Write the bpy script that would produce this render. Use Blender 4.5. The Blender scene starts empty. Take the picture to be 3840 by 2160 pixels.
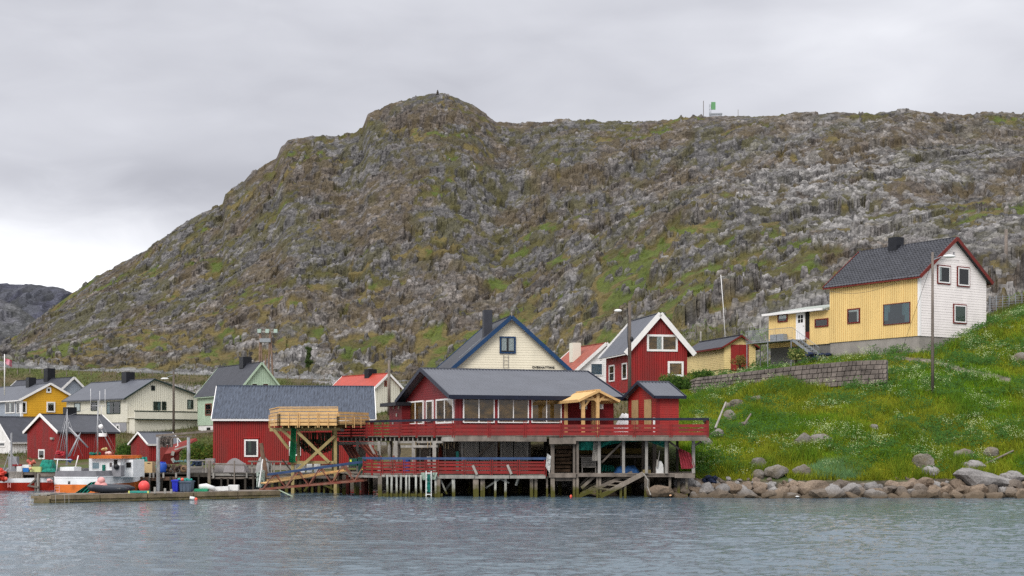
import bpy, math, random
import numpy as np
from mathutils import Vector, Matrix

random.seed(7)
RNG = np.random.default_rng(11)
SC = bpy.context.scene
COL = SC.collection

# ------------------------------------------------------------------ camera, sky, sun, exposure
FP = 5333.333      # focal length in photo pixels (50 mm on a 36 mm sensor, 3840 px wide)
HY = 1660.0        # horizon line of the level camera
CZ = 3.0           # eye height above the water
cam_d = bpy.data.cameras.new('camera')
cam_d.lens = 50; cam_d.sensor_width = 36
cam_d.shift_y = (HY - 1080) / 3840.0
cam_d.clip_start = 0.5; cam_d.clip_end = 20000
cam = bpy.data.objects.new('camera', cam_d); COL.objects.link(cam)
cam.location = (0, 0, CZ); cam.rotation_euler = (math.radians(90), 0, 0)
SC.camera = cam

SUN_EL, SUN_AZ = math.radians(38), math.radians(202)   # azimuth from +Y, clockwise: behind the boat
world = bpy.data.worlds.new('World'); SC.world = world; world.use_nodes = True
def build_world():
    nt = world.node_tree; nt.nodes.clear()
    N = nt.nodes.new; L = nt.links.new
    def M(op, a, b=None, c=None, clamp=False):
        n = N('ShaderNodeMath'); n.operation = op; n.use_clamp = clamp
        for i, v in enumerate((a, b, c)):
            if v is None: continue
            if isinstance(v, (int, float)): n.inputs[i].default_value = v
            else: L(v, n.inputs[i])
        return n.outputs[0]
    out = N('ShaderNodeOutputWorld')
    sky = N('ShaderNodeTexSky'); sky.sky_type = 'NISHITA'; sky.sun_disc = False
    sky.sun_elevation = SUN_EL; sky.sun_rotation = SUN_AZ
    bg1 = N('ShaderNodeBackground'); bg1.inputs[1].default_value = 0.07; L(sky.outputs[0], bg1.inputs[0])
    tc = N('ShaderNodeTexCoord')
    sep = N('ShaderNodeSeparateXYZ'); L(tc.outputs['Generated'], sep.inputs[0])
    x, y, z = sep.outputs
    az = M('ARCTAN2', x, y)
    el = M('ARCSINE', z)
    comb = N('ShaderNodeCombineXYZ'); L(az, comb.inputs[0]); L(el, comb.inputs[1])
    def noise(sx, sy, off, detail=4, rough=.5, dist=0.0):
        mp = N('ShaderNodeMapping'); mp.inputs['Scale'].default_value = (sx, sy, 1); mp.inputs['Location'].default_value = off
        L(comb.outputs[0], mp.inputs[0])
        t = N('ShaderNodeTexNoise'); t.inputs['Scale'].default_value = 1; t.inputs['Detail'].default_value = detail
        t.inputs['Roughness'].default_value = rough; t.inputs['Distortion'].default_value = dist
        L(mp.outputs[0], t.inputs[0]); return t.outputs[0]
    big = noise(4.5, 14, (3.1, 1.7, 0), 3, .5, .3)
    fine = noise(14, 34, (8.0, 2.2, 0), 5, .55, .5)
    # a long grey bank low in the west with the clear bright gap under it
    def blob(a0, e0, sa, se):
        da = M('DIVIDE', M('SUBTRACT', az, a0), sa); de = M('DIVIDE', M('SUBTRACT', el, e0), se)
        q = M('ADD', M('MULTIPLY', da, da), M('MULTIPLY', de, de))
        return M('EXPONENT', M('MULTIPLY', q, -1.0))
    wob = M('MULTIPLY', M('SUBTRACT', fine, .5), .07)
    el_w = M('ADD', el, wob)
    gap = M('MULTIPLY', M('SUBTRACT', 1.0, M('SMOOTH_MIN', M('MAXIMUM', M('MULTIPLY', M('SUBTRACT', el_w, .108), 13.0), 0.0), 1.0, .3)), M('SMOOTH_MIN', M('MAXIMUM', M('MULTIPLY_ADD', az, -4.2, -.1), 0.0), 1.0, .4))
    bank = blob(-.22, .172, .20, .026)
    bank2 = blob(-.10, .235, .16, .03)
    bright = blob(.26, .25, .10, .07)
    bright2 = blob(-.33, .215, .07, .03)
    bright3 = blob(.0, .27, .10, .03)
    v = M('ADD', .54, M('MULTIPLY', M('SUBTRACT', big, .5), .32))
    v = M('ADD', v, M('MULTIPLY', M('SUBTRACT', fine, .5), .10))
    v = M('MULTIPLY_ADD', gap, .42, v)
    v = M('MULTIPLY_ADD', bank, -.13, v)
    v = M('MULTIPLY_ADD', bank2, -.05, v)
    v = M('MULTIPLY_ADD', bright, .13, v)
    v = M('MULTIPLY_ADD', bright2, .07, v)
    v = M('MULTIPLY_ADD', bright3, .06, v)
    # overcast dome: three times as bright overhead as at the horizon
    up = M('MAXIMUM', M('SUBTRACT', z, .30), 0.0)
    v = M('MULTIPLY', v, M('MULTIPLY_ADD', up, 3.1, .92))
    cr = N('ShaderNodeValToRGB')
    cr.color_ramp.elements[0].position = .30; cr.color_ramp.elements[0].color = (.900, .915, 1.03, 1)
    cr.color_ramp.elements[1].position = .80; cr.color_ramp.elements[1].color = (.975, .985, 1.02, 1)
    L(v, cr.inputs[0])
    bg2 = N('ShaderNodeBackground'); L(cr.outputs[0], bg2.inputs[0]); L(v, bg2.inputs[1])
    mx = N('ShaderNodeMixShader'); mx.inputs[0].default_value = .97
    L(bg1.outputs[0], mx.inputs[1]); L(bg2.outputs[0], mx.inputs[2]); L(mx.outputs[0], out.inputs[0])
build_world()
sun_d = bpy.data.lights.new('sun', 'SUN'); sun_d.energy = 1.5; sun_d.angle = math.radians(25); sun_d.color = (1, .97, .93)
sun = bpy.data.objects.new('sun', sun_d); COL.objects.link(sun)
sd = Vector((math.sin(SUN_AZ)*math.cos(SUN_EL), math.cos(SUN_AZ)*math.cos(SUN_EL), math.sin(SUN_EL)))
sun.rotation_euler = sd.to_track_quat('Z', 'Y').to_euler(); sun.location = (0, 0, 200)
SC.view_settings.view_transform = 'Standard'; SC.view_settings.look = 'None'
SC.view_settings.exposure = 0.5; SC.view_settings.gamma = 1; SC.view_settings.use_curve_mapping = False
SC.cycles.max_bounces = 6; SC.cycles.transparent_max_bounces = 12
SC.cycles.use_denoising = False

# ------------------------------------------------------------------ helpers
def PX(px, d): return (px - 1920.0) * d / FP
def PZ(py, d): return CZ - (py - HY) * d / FP
def P(px, py, d): return Vector((PX(px, d), d, PZ(py, d)))

def srgb(r, g, b):
    f = lambda c: (c/255/12.92) if c/255 <= .04045 else ((c/255+.055)/1.055)**2.4
    return (f(r), f(g), f(b), 1)

MATS = {}
def mat(name, col, rough=.7, var=.25, scale=2.0, stretch=(1, 1, 1), bump=.0, bscale=20, col2=None, spec=.3, metal=0.0, detail=5, world_pos=True, attr=None):
    """painted / wooden / stone surface: base colour broken up by noise in object space"""
    if name in MATS: return MATS[name]
    m = bpy.data.materials.new(name); m.use_nodes = True; MATS[name] = m
    nt = m.node_tree; N = nt.nodes.new; L = nt.links.new
    b = nt.nodes['Principled BSDF']; b.inputs['Roughness'].default_value = rough
    b.inputs['Specular IOR Level'].default_value = spec; b.inputs['Metallic'].default_value = metal
    c1 = tuple(col[:3]) + (1,)
    if col2 is None: col2 = tuple(max(0, v * (1 - 1.6*var)) for v in c1[:3])
    c2 = tuple(col2[:3]) + (1,)
    g = N('ShaderNodeNewGeometry')
    mp = N('ShaderNodeMapping'); mp.inputs['Scale'].default_value = stretch; L(g.outputs['Position'], mp.inputs[0])
    t = N('ShaderNodeTexNoise'); t.inputs['Scale'].default_value = scale; t.inputs['Detail'].default_value = detail; t.inputs['Roughness'].default_value = .65
    L(mp.outputs[0], t.inputs[0])
    r = N('ShaderNodeMapRange'); r.inputs[1].default_value = .35; r.inputs[2].default_value = .7; L(t.outputs[0], r.inputs[0])
    mx = N('ShaderNodeMix'); mx.data_type = 'RGBA'; mx.inputs[6].default_value = c1; mx.inputs[7].default_value = c2
    L(r.outputs[0], mx.inputs[0])
    cur = mx.outputs[2]
    # each object a touch lighter or darker than the next
    oi = N('ShaderNodeObjectInfo'); mr = N('ShaderNodeMapRange'); mr.inputs[3].default_value = 1 - .35*var; mr.inputs[4].default_value = 1 + .35*var
    L(oi.outputs['Random'], mr.inputs[0])
    hv = N('ShaderNodeHueSaturation'); L(mr.outputs[0], hv.inputs['Value']); L(cur, hv.inputs['Color']); cur = hv.outputs[0]
    if attr:
        a = N('ShaderNodeAttribute'); a.attribute_name = attr
        mm = N('ShaderNodeMix'); mm.data_type = 'RGBA'; mm.blend_type = 'MULTIPLY'; mm.inputs[0].default_value = 1
        L(cur, mm.inputs[6]); L(a.outputs['Color'], mm.inputs[7]); cur = mm.outputs[2]
    L(cur, b.inputs['Base Color'])
    if bump:
        t2 = N('ShaderNodeTexNoise'); t2.inputs['Scale'].default_value = bscale; t2.inputs['Detail'].default_value = 6
        L(mp.outputs[0], t2.inputs[0])
        bp = N('ShaderNodeBump'); bp.inputs['Strength'].default_value = bump; bp.inputs['Distance'].default_value = .05
        L(t2.outputs[0], bp.inputs['Height']); L(bp.outputs[0], b.inputs['Normal'])
    return m

def glass_mat():
    m = bpy.data.materials.new('window_glass'); m.use_nodes = True
    nt = m.node_tree; N = nt.nodes.new; L = nt.links.new; nt.nodes.remove(nt.nodes['Principled BSDF'])
    out = nt.nodes['Material Output']
    gl = N('ShaderNodeBsdfGlossy'); gl.inputs['Roughness'].default_value = .02
    tr = N('ShaderNodeBsdfTransparent'); tr.inputs[0].default_value = (.80, .84, .82, 1)
    fr = N('ShaderNodeFresnel'); fr.inputs[0].default_value = 1.5
    mr = N('ShaderNodeMapRange'); mr.inputs[3].default_value = .04; mr.inputs[4].default_value = .9; L(fr.outputs[0], mr.inputs[0])
    t = N('ShaderNodeTexNoise'); t.inputs['Scale'].default_value = 1.3; g = N('ShaderNodeNewGeometry'); L(g.outputs['Position'], t.inputs[0])
    mx = N('ShaderNodeMixShader'); L(mr.outputs[0], mx.inputs[0]); L(tr.outputs[0], mx.inputs[1]); L(gl.outputs[0], mx.inputs[2])
    L(mx.outputs[0], out.inputs[0]); MATS['window_glass'] = m; return m
GLASS = glass_mat()

def tag(o, label=None, cat=None, group=None, kind=None):
    if label: o['label'] = label
    if cat: o['category'] = cat
    if group: o['group'] = group
    if kind: o['kind'] = kind
    return o

def empty(name, loc=(0, 0, 0), rz=0.0):
    o = bpy.data.objects.new(name, None); COL.objects.link(o)
    o.empty_display_size = .2
    o.location = loc; o.rotation_euler = (0, 0, rz); return o

def obj(name, verts, faces, m, parent=None, smooth=False):
    me = bpy.data.meshes.new(name); me.from_pydata([tuple(v) for v in verts], [], faces); me.update()
    if m: me.materials.append(m)
    if smooth:
        for p in me.polygons: p.use_smooth = True
    o = bpy.data.objects.new(name, me); COL.objects.link(o)
    if parent is not None: o.parent = parent
    return o

BOXF = [(0, 3, 2, 1), (4, 5, 6, 7), (0, 1, 5, 4), (1, 2, 6, 5), (2, 3, 7, 6), (3, 0, 4, 7)]
class MB:
    """collects geometry that becomes ONE mesh object"""
    def __init__(s): s.v = []; s.f = []
    def add(s, vs, fs):
        n = len(s.v); s.v += [tuple(v) for v in vs]; s.f += [tuple(n + i for i in f) for f in fs]; return s
    def box(s, x0, x1, y0, y1, z0, z1):
        return s.add([(x0, y0, z0), (x1, y0, z0), (x1, y1, z0), (x0, y1, z0), (x0, y0, z1), (x1, y0, z1), (x1, y1, z1), (x0, y1, z1)], BOXF)
    def beam(s, a, b, w, h, up=Vector((0, 0, 1))):
        a = Vector(a); b = Vector(b); d = (b - a).normalized()
        if abs(d.dot(up)) > .98: up = Vector((0, 1, 0))
        sx = d.cross(up).normalized() * (w/2); sz = sx.cross(d).normalized() * (h/2)
        return s.add([a-sx-sz, a+sx-sz, a+sx+sz, a-sx+sz, b-sx-sz, b+sx-sz, b+sx+sz, b-sx+sz], BOXF)
    def tube(s, pts, r, n=6, caps=True):
        pts = [Vector(p) for p in pts]; k = len(s.v); rs = r if isinstance(r, (list, tuple)) else [r]*len(pts)
        for i, p in enumerate(pts):
            d = (pts[min(i+1, len(pts)-1)] - pts[max(i-1, 0)]).normalized()
            u = Vector((0, 0, 1)) if abs(d.z) < .9 else Vector((0, 1, 0))
            a = d.cross(u).normalized(); b = a.cross(d)
            for j in range(n):
                t = 2*math.pi*j/n; s.v.append(tuple(p + (a*math.cos(t) + b*math.sin(t))*rs[i]))
        for i in range(len(pts)-1):
            for j in range(n):
                s.f.append((k+i*n+j, k+i*n+(j+1) % n, k+(i+1)*n+(j+1) % n, k+(i+1)*n+j))
        if caps:
            s.f.append(tuple(k+j for j in range(n))[::-1]); s.f.append(tuple(k+(len(pts)-1)*n+j for j in range(n)))
        return s
    def ball(s, c, rx, ry=None, rz=None, nu=12, nv=8, jit=0.0, rnd=None):
        ry = ry or rx; rz = rz or rx; k = len(s.v)
        for i in range(nv+1):
            ph = math.pi*i/nv
            for j in range(nu):
                th = 2*math.pi*j/nu; q = 1 + (rnd.uniform(-jit, jit) if rnd else 0)
                s.v.append((c[0]+rx*q*math.sin(ph)*math.cos(th), c[1]+ry*q*math.sin(ph)*math.sin(th), c[2]+rz*q*math.cos(ph)))
        for i in range(nv):
            for j in range(nu):
                s.f.append((k+i*nu+j, k+(i+1)*nu+j, k+(i+1)*nu+(j+1) % nu, k+i*nu+(j+1) % nu))
        return s
    def build(s, name, m, parent=None, smooth=False): return obj(name, s.v, s.f, m, parent, smooth)

def beam(name, a, b, w, h, m, parent=None, up=Vector((0, 0, 1))): return MB().beam(a, b, w, h, up).build(name, m, parent)
def tube(name, pts, r, m, parent=None, n=6): return MB().tube(pts, r, n).build(name, m, parent, smooth=n > 6)

# ------------------------------------------------------------------ numpy noise
def _h(ix, iy, s):
    h = (ix.astype(np.int64)*374761393 + iy.astype(np.int64)*668265263 + s*1442695041) & 0xffffffff
    h = ((h ^ (h >> 13)) * 1274126177) & 0xffffffff
    h = ((h ^ (h >> 16)) * 2246822519) & 0xffffffff
    return ((h ^ (h >> 13)) & 0xffffff) / float(0xffffff)
def vnoise(x, y, s=0):
    ix = np.floor(x); iy = np.floor(y); fx = x-ix; fy = y-iy
    fx = fx*fx*(3-2*fx); fy = fy*fy*(3-2*fy)
    a = _h(ix, iy, s); b = _h(ix+1, iy, s); c = _h(ix, iy+1, s); d = _h(ix+1, iy+1, s)
    return (a*(1-fx)+b*fx)*(1-fy) + (c*(1-fx)+d*fx)*fy
def fbm(x, y, s=0, o=4, g=.5):
    r = 0; a = 1; t = 0
    for i in range(o):
        r = r + a*vnoise(x*2**i + 17.3*i, y*2**i - 9.1*i, s+i); t += a; a *= g
    return r/t
def cells(x, y, s=0):
    """nearest-cell data: height in [-.5,.5] with a tilt, cell random, distance to border"""
    ix = np.floor(x); iy = np.floor(y)
    b1 = np.full(x.shape, 9.0); b2 = np.full(x.shape, 9.0); hx = np.zeros(x.shape); r1 = np.zeros(x.shape)
    for dx in (-1, 0, 1):
        for dy in (-1, 0, 1):
            cx = ix+dx; cy = iy+dy
            px = cx + .15+.7*_h(cx, cy, s); py = cy + .15+.7*_h(cx, cy, s+7)
            d = np.hypot(x-px, y-py)
            rr = _h(cx, cy, s+13)
            hh = rr - .5 + (x-px)*(_h(cx, cy, s+17)-.5)*.9 + (y-py)*(_h(cx, cy, s+19)-.25)*.6
            m = d < b1
            b2 = np.where(m, b1, np.minimum(b2, d)); hx = np.where(m, hh, hx); r1 = np.where(m, rr, r1); b1 = np.where(m, d, b1)
    return hx, r1, b2-b1
def sstep(a, b, x):
    t = np.clip((x-a)/(b-a), 0, 1); return t*t*(3-2*t)

def grid_obj(name, X, Y, Z, m, colors=None, smooth=False, parent=None):
    nr, nc = X.shape
    me = bpy.data.meshes.new(name)
    co = np.stack([X, Y, Z], -1).reshape(-1, 3).astype(np.float32)
    i = np.arange((nr-1)*(nc-1)); r = i//(nc-1); c = i % (nc-1); a = r*nc+c
    q = np.stack([a, a+1, a+nc+1, a+nc], -1).astype(np.int32)
    me.vertices.add(len(co)); me.vertices.foreach_set('co', co.ravel())
    me.loops.add(q.size); me.loops.foreach_set('vertex_index', q.ravel())
    me.polygons.add(len(q)); me.polygons.foreach_set('loop_start', np.arange(0, q.size, 4, dtype=np.int32))
    me.polygons.foreach_set('use_smooth', np.full(len(q), smooth))
    me.update(calc_edges=True)
    if colors is not None:
        ca = me.color_attributes.new('tint', 'FLOAT_COLOR', 'POINT')
        cc = np.ones((len(co), 4), np.float32); cc[:, :3] = colors.reshape(-1, 3); ca.data.foreach_set('color', cc.ravel())
    me.materials.append(m)
    o = bpy.data.objects.new(name, me); COL.objects.link(o)
    if parent: o.parent = parent
    return o

def attr_mat(name, rough=.9, stones=False, nscale=3.0, amt=.35, bump=.3, bscale=4.0, spec=.15):
    m = bpy.data.materials.new(name); m.use_nodes = True; MATS[name] = m
    nt = m.node_tree; N = nt.nodes.new; L = nt.links.new; b = nt.nodes['Principled BSDF']
    b.inputs['Roughness'].default_value = rough; b.inputs['Specular IOR Level'].default_value = spec
    a = N('ShaderNodeAttribute'); a.attribute_name = 'tint'
    g = N('ShaderNodeNewGeometry'); t = N('ShaderNodeTexNoise'); t.inputs['Scale'].default_value = nscale; t.inputs['Detail'].default_value = 6
    L(g.outputs['Position'], t.inputs[0])
    r = N('ShaderNodeMapRange'); r.inputs[1].default_value = .3; r.inputs[2].default_value = .7; r.inputs[3].default_value = 1-amt; r.inputs[4].default_value = 1+amt
    L(t.outputs[0], r.inputs[0])
    h = N('ShaderNodeHueSaturation'); L(a.outputs['Color'], h.inputs['Color']); L(r.outputs[0], h.inputs['Value']); L(h.outputs[0], b.inputs['Base Color'])
    if stones:
        # loose stone: every stone of its own tone, soil between them, at two sizes; fades out on pure grass through the tint's greenness
        cur = r.outputs[0]
        for sc_, lo, hi in ((.95, .74, 1.28), (.30, .74, 1.30)):
            mpp = N('ShaderNodeMapping'); mpp.inputs['Scale'].default_value = (1, .6, 1.25); L(g.outputs['Position'], mpp.inputs[0])
            vo = N('ShaderNodeTexVoronoi'); vo.inputs['Scale'].default_value = sc_; L(mpp.outputs[0], vo.inputs[0])
            sp = N('ShaderNodeSeparateColor'); L(vo.outputs['Color'], sp.inputs[0])
            q = N('ShaderNodeMapRange'); q.inputs[3].default_value = lo; q.inputs[4].default_value = hi; L(sp.outputs[0], q.inputs[0])
            mm = N('ShaderNodeMath'); mm.operation = 'MULTIPLY'; L(cur, mm.inputs[0]); L(q.outputs[0], mm.inputs[1]); cur = mm.outputs[0]
            vd = N('ShaderNodeTexVoronoi'); vd.feature = 'DISTANCE_TO_EDGE'; vd.inputs['Scale'].default_value = sc_; L(mpp.outputs[0], vd.inputs[0])
            q2 = N('ShaderNodeMapRange'); q2.inputs[1].default_value = .0; q2.inputs[2].default_value = .10; q2.inputs[3].default_value = .70; L(vd.outputs['Distance'], q2.inputs[0])
            m2 = N('ShaderNodeMath'); m2.operation = 'MULTIPLY'; L(cur, m2.inputs[0]); L(q2.outputs[0], m2.inputs[1]); cur = m2.outputs[0]
        sc3 = N('ShaderNodeSeparateColor'); L(a.outputs['Color'], sc3.inputs[0])
        ra = N('ShaderNodeMath'); ra.operation = 'DIVIDE'; L(sc3.outputs[2], ra.inputs[0]); L(sc3.outputs[1], ra.inputs[1])
        rk = N('ShaderNodeMapRange'); rk.inputs[1].default_value = .45; rk.inputs[2].default_value = .80; L(ra.outputs[0], rk.inputs[0])
        mf = N('ShaderNodeMix'); mf.data_type = 'FLOAT'; L(rk.outputs[0], mf.inputs[0]); L(r.outputs[0], mf.inputs[2]); L(cur, mf.inputs[3]); L(mf.outputs[0], h.inputs['Value'])
    if bump:
        t2 = N('ShaderNodeTexNoise'); t2.inputs['Scale'].default_value = bscale; t2.inputs['Detail'].default_value = 8; L(g.outputs['Position'], t2.inputs[0])
        bp = N('ShaderNodeBump'); bp.inputs['Strength'].default_value = bump; bp.inputs['Distance'].default_value = .3; L(t2.outputs[0], bp.inputs['Height']); L(bp.outputs[0], b.inputs['Normal'])
    return m
# ------------------------------------------------------------------ terrain
# skyline of the hill, photo pixels / 1.4907
SKY = [(-400, 960), (0, 872), (60, 832), (100, 797), (180, 740), (240, 697), (310, 660), (370, 625), (440, 577), (500, 542), (560, 512), (566, 490), (600, 470), (640, 430), (695, 402),
       (706, 376), (725, 352), (790, 342), (855, 346), (880, 336), (912, 322), (925, 287), (985, 256), (1050, 241), (1100, 234), (1140, 240), (1190, 262), (1225, 287), (1248, 305), (1290, 311), (1350, 310),
       (1420, 302), (1500, 301), (1600, 306), (1680, 301), (1750, 291), (1850, 291), (1900, 293), (2000, 286), (2100, 281), (2200, 284), (2290, 276), (2330, 286), (2420, 291), (2480, 281), (2576, 281), (2900, 300)]
SKX = np.array([p[0]*1.4907 for p in SKY]); SKYY = np.array([p[1]*1.4907 for p in SKY])
# ground profile per column of azimuth: (distance, height) rows from under water to the foot of the hill; then crest distance
PROF = {
 -700: ([(93, -2), (98, -.1), (103, .9), (135, 1.0), (162, 2.4), (205, 8), (228, 14.9), (240, 16.4)], 400),
 0:    ([(93, -2), (98, -.1), (103, .9), (135, 1.0), (162, 2.4), (205, 8), (228, 14.9), (240, 16.4)], 420),
 750:  ([(93, -2), (98, -.1), (102, .9), (135, 1.2), (160, 3.0), (200, 7.5), (226, 13.6), (238, 15.0)], 440),
 1250: ([(90, -2), (95, -.1), (100, 1.0), (125, 1.6), (150, 4.0), (190, 7.0), (224, 12.7), (236, 14.0)], 450),
 1500: ([(84, -2), (87, -.1), (91, 1.0), (105, 2.6), (135, 4.5), (180, 7.5), (222, 12.4), (234, 13.6)], 460),
 1900: ([(80, -2), (84, -.1), (89, 1.6), (96, 3.2), (112, 3.8), (150, 6.5), (205, 13.5), (222, 15)], 460),
 2350: ([(78, -2), (81.5, -.1), (87, 1.4), (94, 4.0), (110, 6.0), (125, 7.4), (160, 11.5), (190, 17)], 440),
 2600: ([(75.5, -2), (78, -.1), (81, 1.0), (90, 3.6), (110, 6.8), (126, 8.6), (150, 14), (180, 19.5)], 420),
 2850: ([(75, -2), (77.6, -.1), (80.5, 1.0), (88, 3.6), (101, 7.2), (116, 8.5), (135, 11.0), (170, 20)], 400),
 3100: ([(75, -2), (77.6, -.1), (80.5, 1.0), (87, 3.6), (98, 7.0), (110, 9.3), (132, 12.5), (160, 20)], 380),
 3330: ([(75, -2), (77.6, -.1), (80.5, 1.0), (87, 3.6), (96, 6.6), (104, 9.3), (124, 11.5), (150, 19)], 370),
 3500: ([(75, -2), (77.6, -.1), (80.5, 1.1), (86, 3.3), (95, 7.0), (103, 9.3), (118, 12.0), (145, 19.5)], 360),
 3840: ([(75, -2), (77.6, -.1), (80.5, 1.2), (86, 3.4), (95, 6.9), (108, 12.7), (122, 14.5), (140, 20)], 350),
 4600: ([(75, -2), (77.6, -.1), (80.5, 1.2), (86, 3.6), (95, 8.0), (108, 14.5), (122, 17), (140, 22)], 350),
}
NC = 1240
pxs = np.linspace(-420, 4260, NC)
pk = sorted(PROF)
prof_d = np.array([[p[0] for p in PROF[k][0]] for k in pk]); prof_z = np.array([[p[1] for p in PROF[k][0]] for k in pk])
pc_d = np.array([np.interp(pxs, pk, prof_d[:, i]) for i in range(8)])   # 8 x NC
pc_z = np.array([np.interp(pxs, pk, prof_z[:, i]) for i in range(8)])
crest_d = np.interp(pxs, pk, [PROF[k][1] for k in pk])
crest_y = np.interp(pxs, SKX, SKYY)
crest_z = CZ + (HY - crest_y) * crest_d / FP
rows_n = [6, 24, 60, 50, 20, 20, 18]
D = []; Z = []; MSK = []
for i in range(7):
    for j in range(rows_n[i]):
        t = j/rows_n[i]; D.append(pc_d[i]*(1-t)+pc_d[i+1]*t)
        tt = t; Z.append(pc_z[i]*(1-tt)+pc_z[i+1]*tt); MSK.append(np.full(NC, i+t))
NH = 470
for j in range(NH+1):
    s = j/NH; D.append(pc_d[7]*(1-s)+crest_d*s); Z.append(pc_z[7] + (crest_z-pc_z[7])*(s*(.80+.20*s))); MSK.append(np.full(NC, 7+s))
for j in range(1, 8):
    D.append(crest_d + j*6.0); Z.append(crest_z - j*j*.35); MSK.append(np.full(NC, 8+j/8))
D = np.array(D); Z = np.array(Z); K = np.array(MSK)
D0 = D.copy(); Zs = Z.copy()
PXG = np.broadcast_to(pxs, D.shape)
Xw = (PXG-1920)*D/FP
rx, ry = Xw*1.0, D*1.0
# where the ground is rock, where grass
slope_u = rx*.9 + ry*.35                    # bands run up to the right
patch = fbm(slope_u/26, (ry-rx*.35)/60, 3, 4)
patch2 = fbm(rx/9, ry/16, 9, 4)
hillm = np.where(PXG > 2420, sstep(5.5, 6.5, K), sstep(6.2, 7.05, K))
right = sstep(2300, 3200, PXG)
left = 1 - sstep(700, 1900, PXG)
low = 1 - sstep(7.0, 7.55, K)
patch3 = fbm(rx/3.2, ry/6, 12, 4)
gsc = patch*.24 + patch2*.36 + patch3*.40 + .028*left + .03*low*(1-right) - .01*right + .09*sstep(3480, 3700, PXG)*(1-sstep(7.25, 7.5, K)) + .065*(1-sstep(7.10, 7.30, K))*(1-sstep(2500, 2800, PXG))
gq = np.quantile(gsc[K > 7], (.70, .82, .90, .965))
grass = sstep(gq[0], gq[1], gsc)
rockm = (1-grass)
c1, r1, e1 = cells(rx/8.5+.35*fbm(rx/5, ry/5, 50, 2), ry/14, 21)
c2, r2, e2 = cells(rx/3.4+.5*fbm(rx/3, ry/3, 51, 2), ry/6.5, 22)
c3, r3, e3 = cells(rx/1.35+.6*fbm(rx, ry/2, 52, 2), ry/3.0, 23)
c4, r4, e4 = cells(rx/.62, ry/1.6, 24)
c5, r5, e5 = cells((rx*.94+ry*.30)/17+.5*fbm(rx/9, ry/9, 53, 3), (ry-rx*.32)/7.5+.8*fbm(rx/7, ry/12, 54, 3), 25)
swell = fbm(rx/38, ry/45, 40, 3) - .5
big_r = sstep(.35, .7, fbm(rx/30, ry/40, 60, 3))      # where the outcrops are bold
crestfade = 1 - .62*sstep(7.90, 8.0, K)
dz = hillm*(swell*9*sstep(7.0, 7.3, K)*(1-sstep(7.75, 8.0, K))
     + rockm*(c5*2.0 + c1*2.2*(.05+.95*big_r) + c2*1.4*(.15+.85*big_r) + c3*.72*(.5+.5*big_r) + c4*.42)*crestfade
     + grass*(c2*.5 + (fbm(rx/2, ry/4, 70, 4)-.5)*.9 + c3*.25))
# scattered boulders on the lower slope
bl, rb, eb = cells(rx/1.5+.9*fbm(rx/2,ry/3,33,2), ry/2.6, 31)
bould = (rb > .84 - .12*low)*sstep(.05, .35, eb)*hillm
bould = bould*(patch3 > .45)
dz += bould*(.15+.75*r3)*(grass*.8+.4)
# near bank: soft tussocks and mounds
bank = sstep(1.6, 2.4, K)*(1-sstep(5.2, 6.2, K))
nearr = sstep(2500, 2650, PXG)
dz += bank*nearr*((fbm(rx/3.0, ry/3.0, 80, 4)-.5)*1.0*sstep(2.0, 2.6, K)*(1-sstep(4.4, 4.95, K)) + (fbm(rx/.6, ry/.6, 81, 3)-.5)*.22)
dz += sstep(5.0, 5.6, K)*(1-sstep(6.2, 7, K))*((fbm(rx/5, ry/5, 82, 4)-.5)*1.6*(1-sstep(5.9, 6.0, K)*(1-sstep(6.9, 7.05, K))*(1-sstep(1900, 2100, PXG))))
Z = Z + dz
# base colours (albedo)
def C3(r, g, b): return np.array([r, g, b])[None, None, :]
shade = (.30+.45*r2+.25*r3)
brown = sstep(.42, .62, fbm(rx/14, ry/22, 90, 4))
rockcol = C3(.120, .114, .112)*(1-brown[..., None]) + C3(.120, .098, .080)*brown[..., None]
white = np.clip((right*.34+.62*np.exp(-((PXG-3060)/420)**2-((K-7.48)/.26)**2)+.30*low+.12+.75*np.exp(-((PXG-1230)/360)**2-((K-7.06)/.055)**2))*sstep(.52, .76, r3*.5+r2*.12+fbm(rx/6, ry/9, 91, 4)*.70)*1.1, 0, 1)
rockcol = rockcol*(.55+.9*shade[..., None])
rockcol = rockcol*(1-white[..., None]) + C3(.29, .275, .265)*(.6+.6*r4[..., None])*white[..., None]
crack = (1-.45*(1-sstep(.0, .10, e3)))*(1-.35*(1-sstep(0, .08, e2)))
rockcol = rockcol*(crack[..., None])            # darker along the cell joints
moss = sstep(.42, .56, fbm(rx/2.1, ry/3.6, 92, 5))*.88*(1-white*.9)
mosscol = C3(.088, .080, .034)*(1-brown[..., None]) + C3(.110, .084, .048)*brown[..., None]
rockcol = rockcol*(1-moss[..., None]) + mosscol*moss[..., None]
gg = sstep(gq[2], gq[3], gsc)*.85
g1 = fbm(rx/2.2, ry/3, 93, 4)
grasscol = C3(.088, .078, .024)*(.6+.8*g1[..., None]); vivid = C3(.080, .112, .016)*(.7+.6*g1[..., None])
grasscol = grasscol*(1-gg[..., None]) + vivid*gg[..., None]
heath = sstep(.5, .62, fbm(rx/7, ry/12, 94, 4)+.14*(1-sstep(7.1, 7.35, K))*(1-sstep(2500, 2800, PXG)))*(1-gg)
grasscol = grasscol*(1-.7*heath[..., None]) + C3(.165, .122, .046)*(.7+.6*g1[..., None])*.7*heath[..., None]
colr = rockcol*rockm[..., None] + grasscol*grass[..., None]
HILL = .69
bm = (bould*.9)[..., None]
colr = colr*(1-bm) + C3(.20, .185, .18)*(.3+r3[..., None]*.9)*bm
colr = colr*HILL
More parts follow.
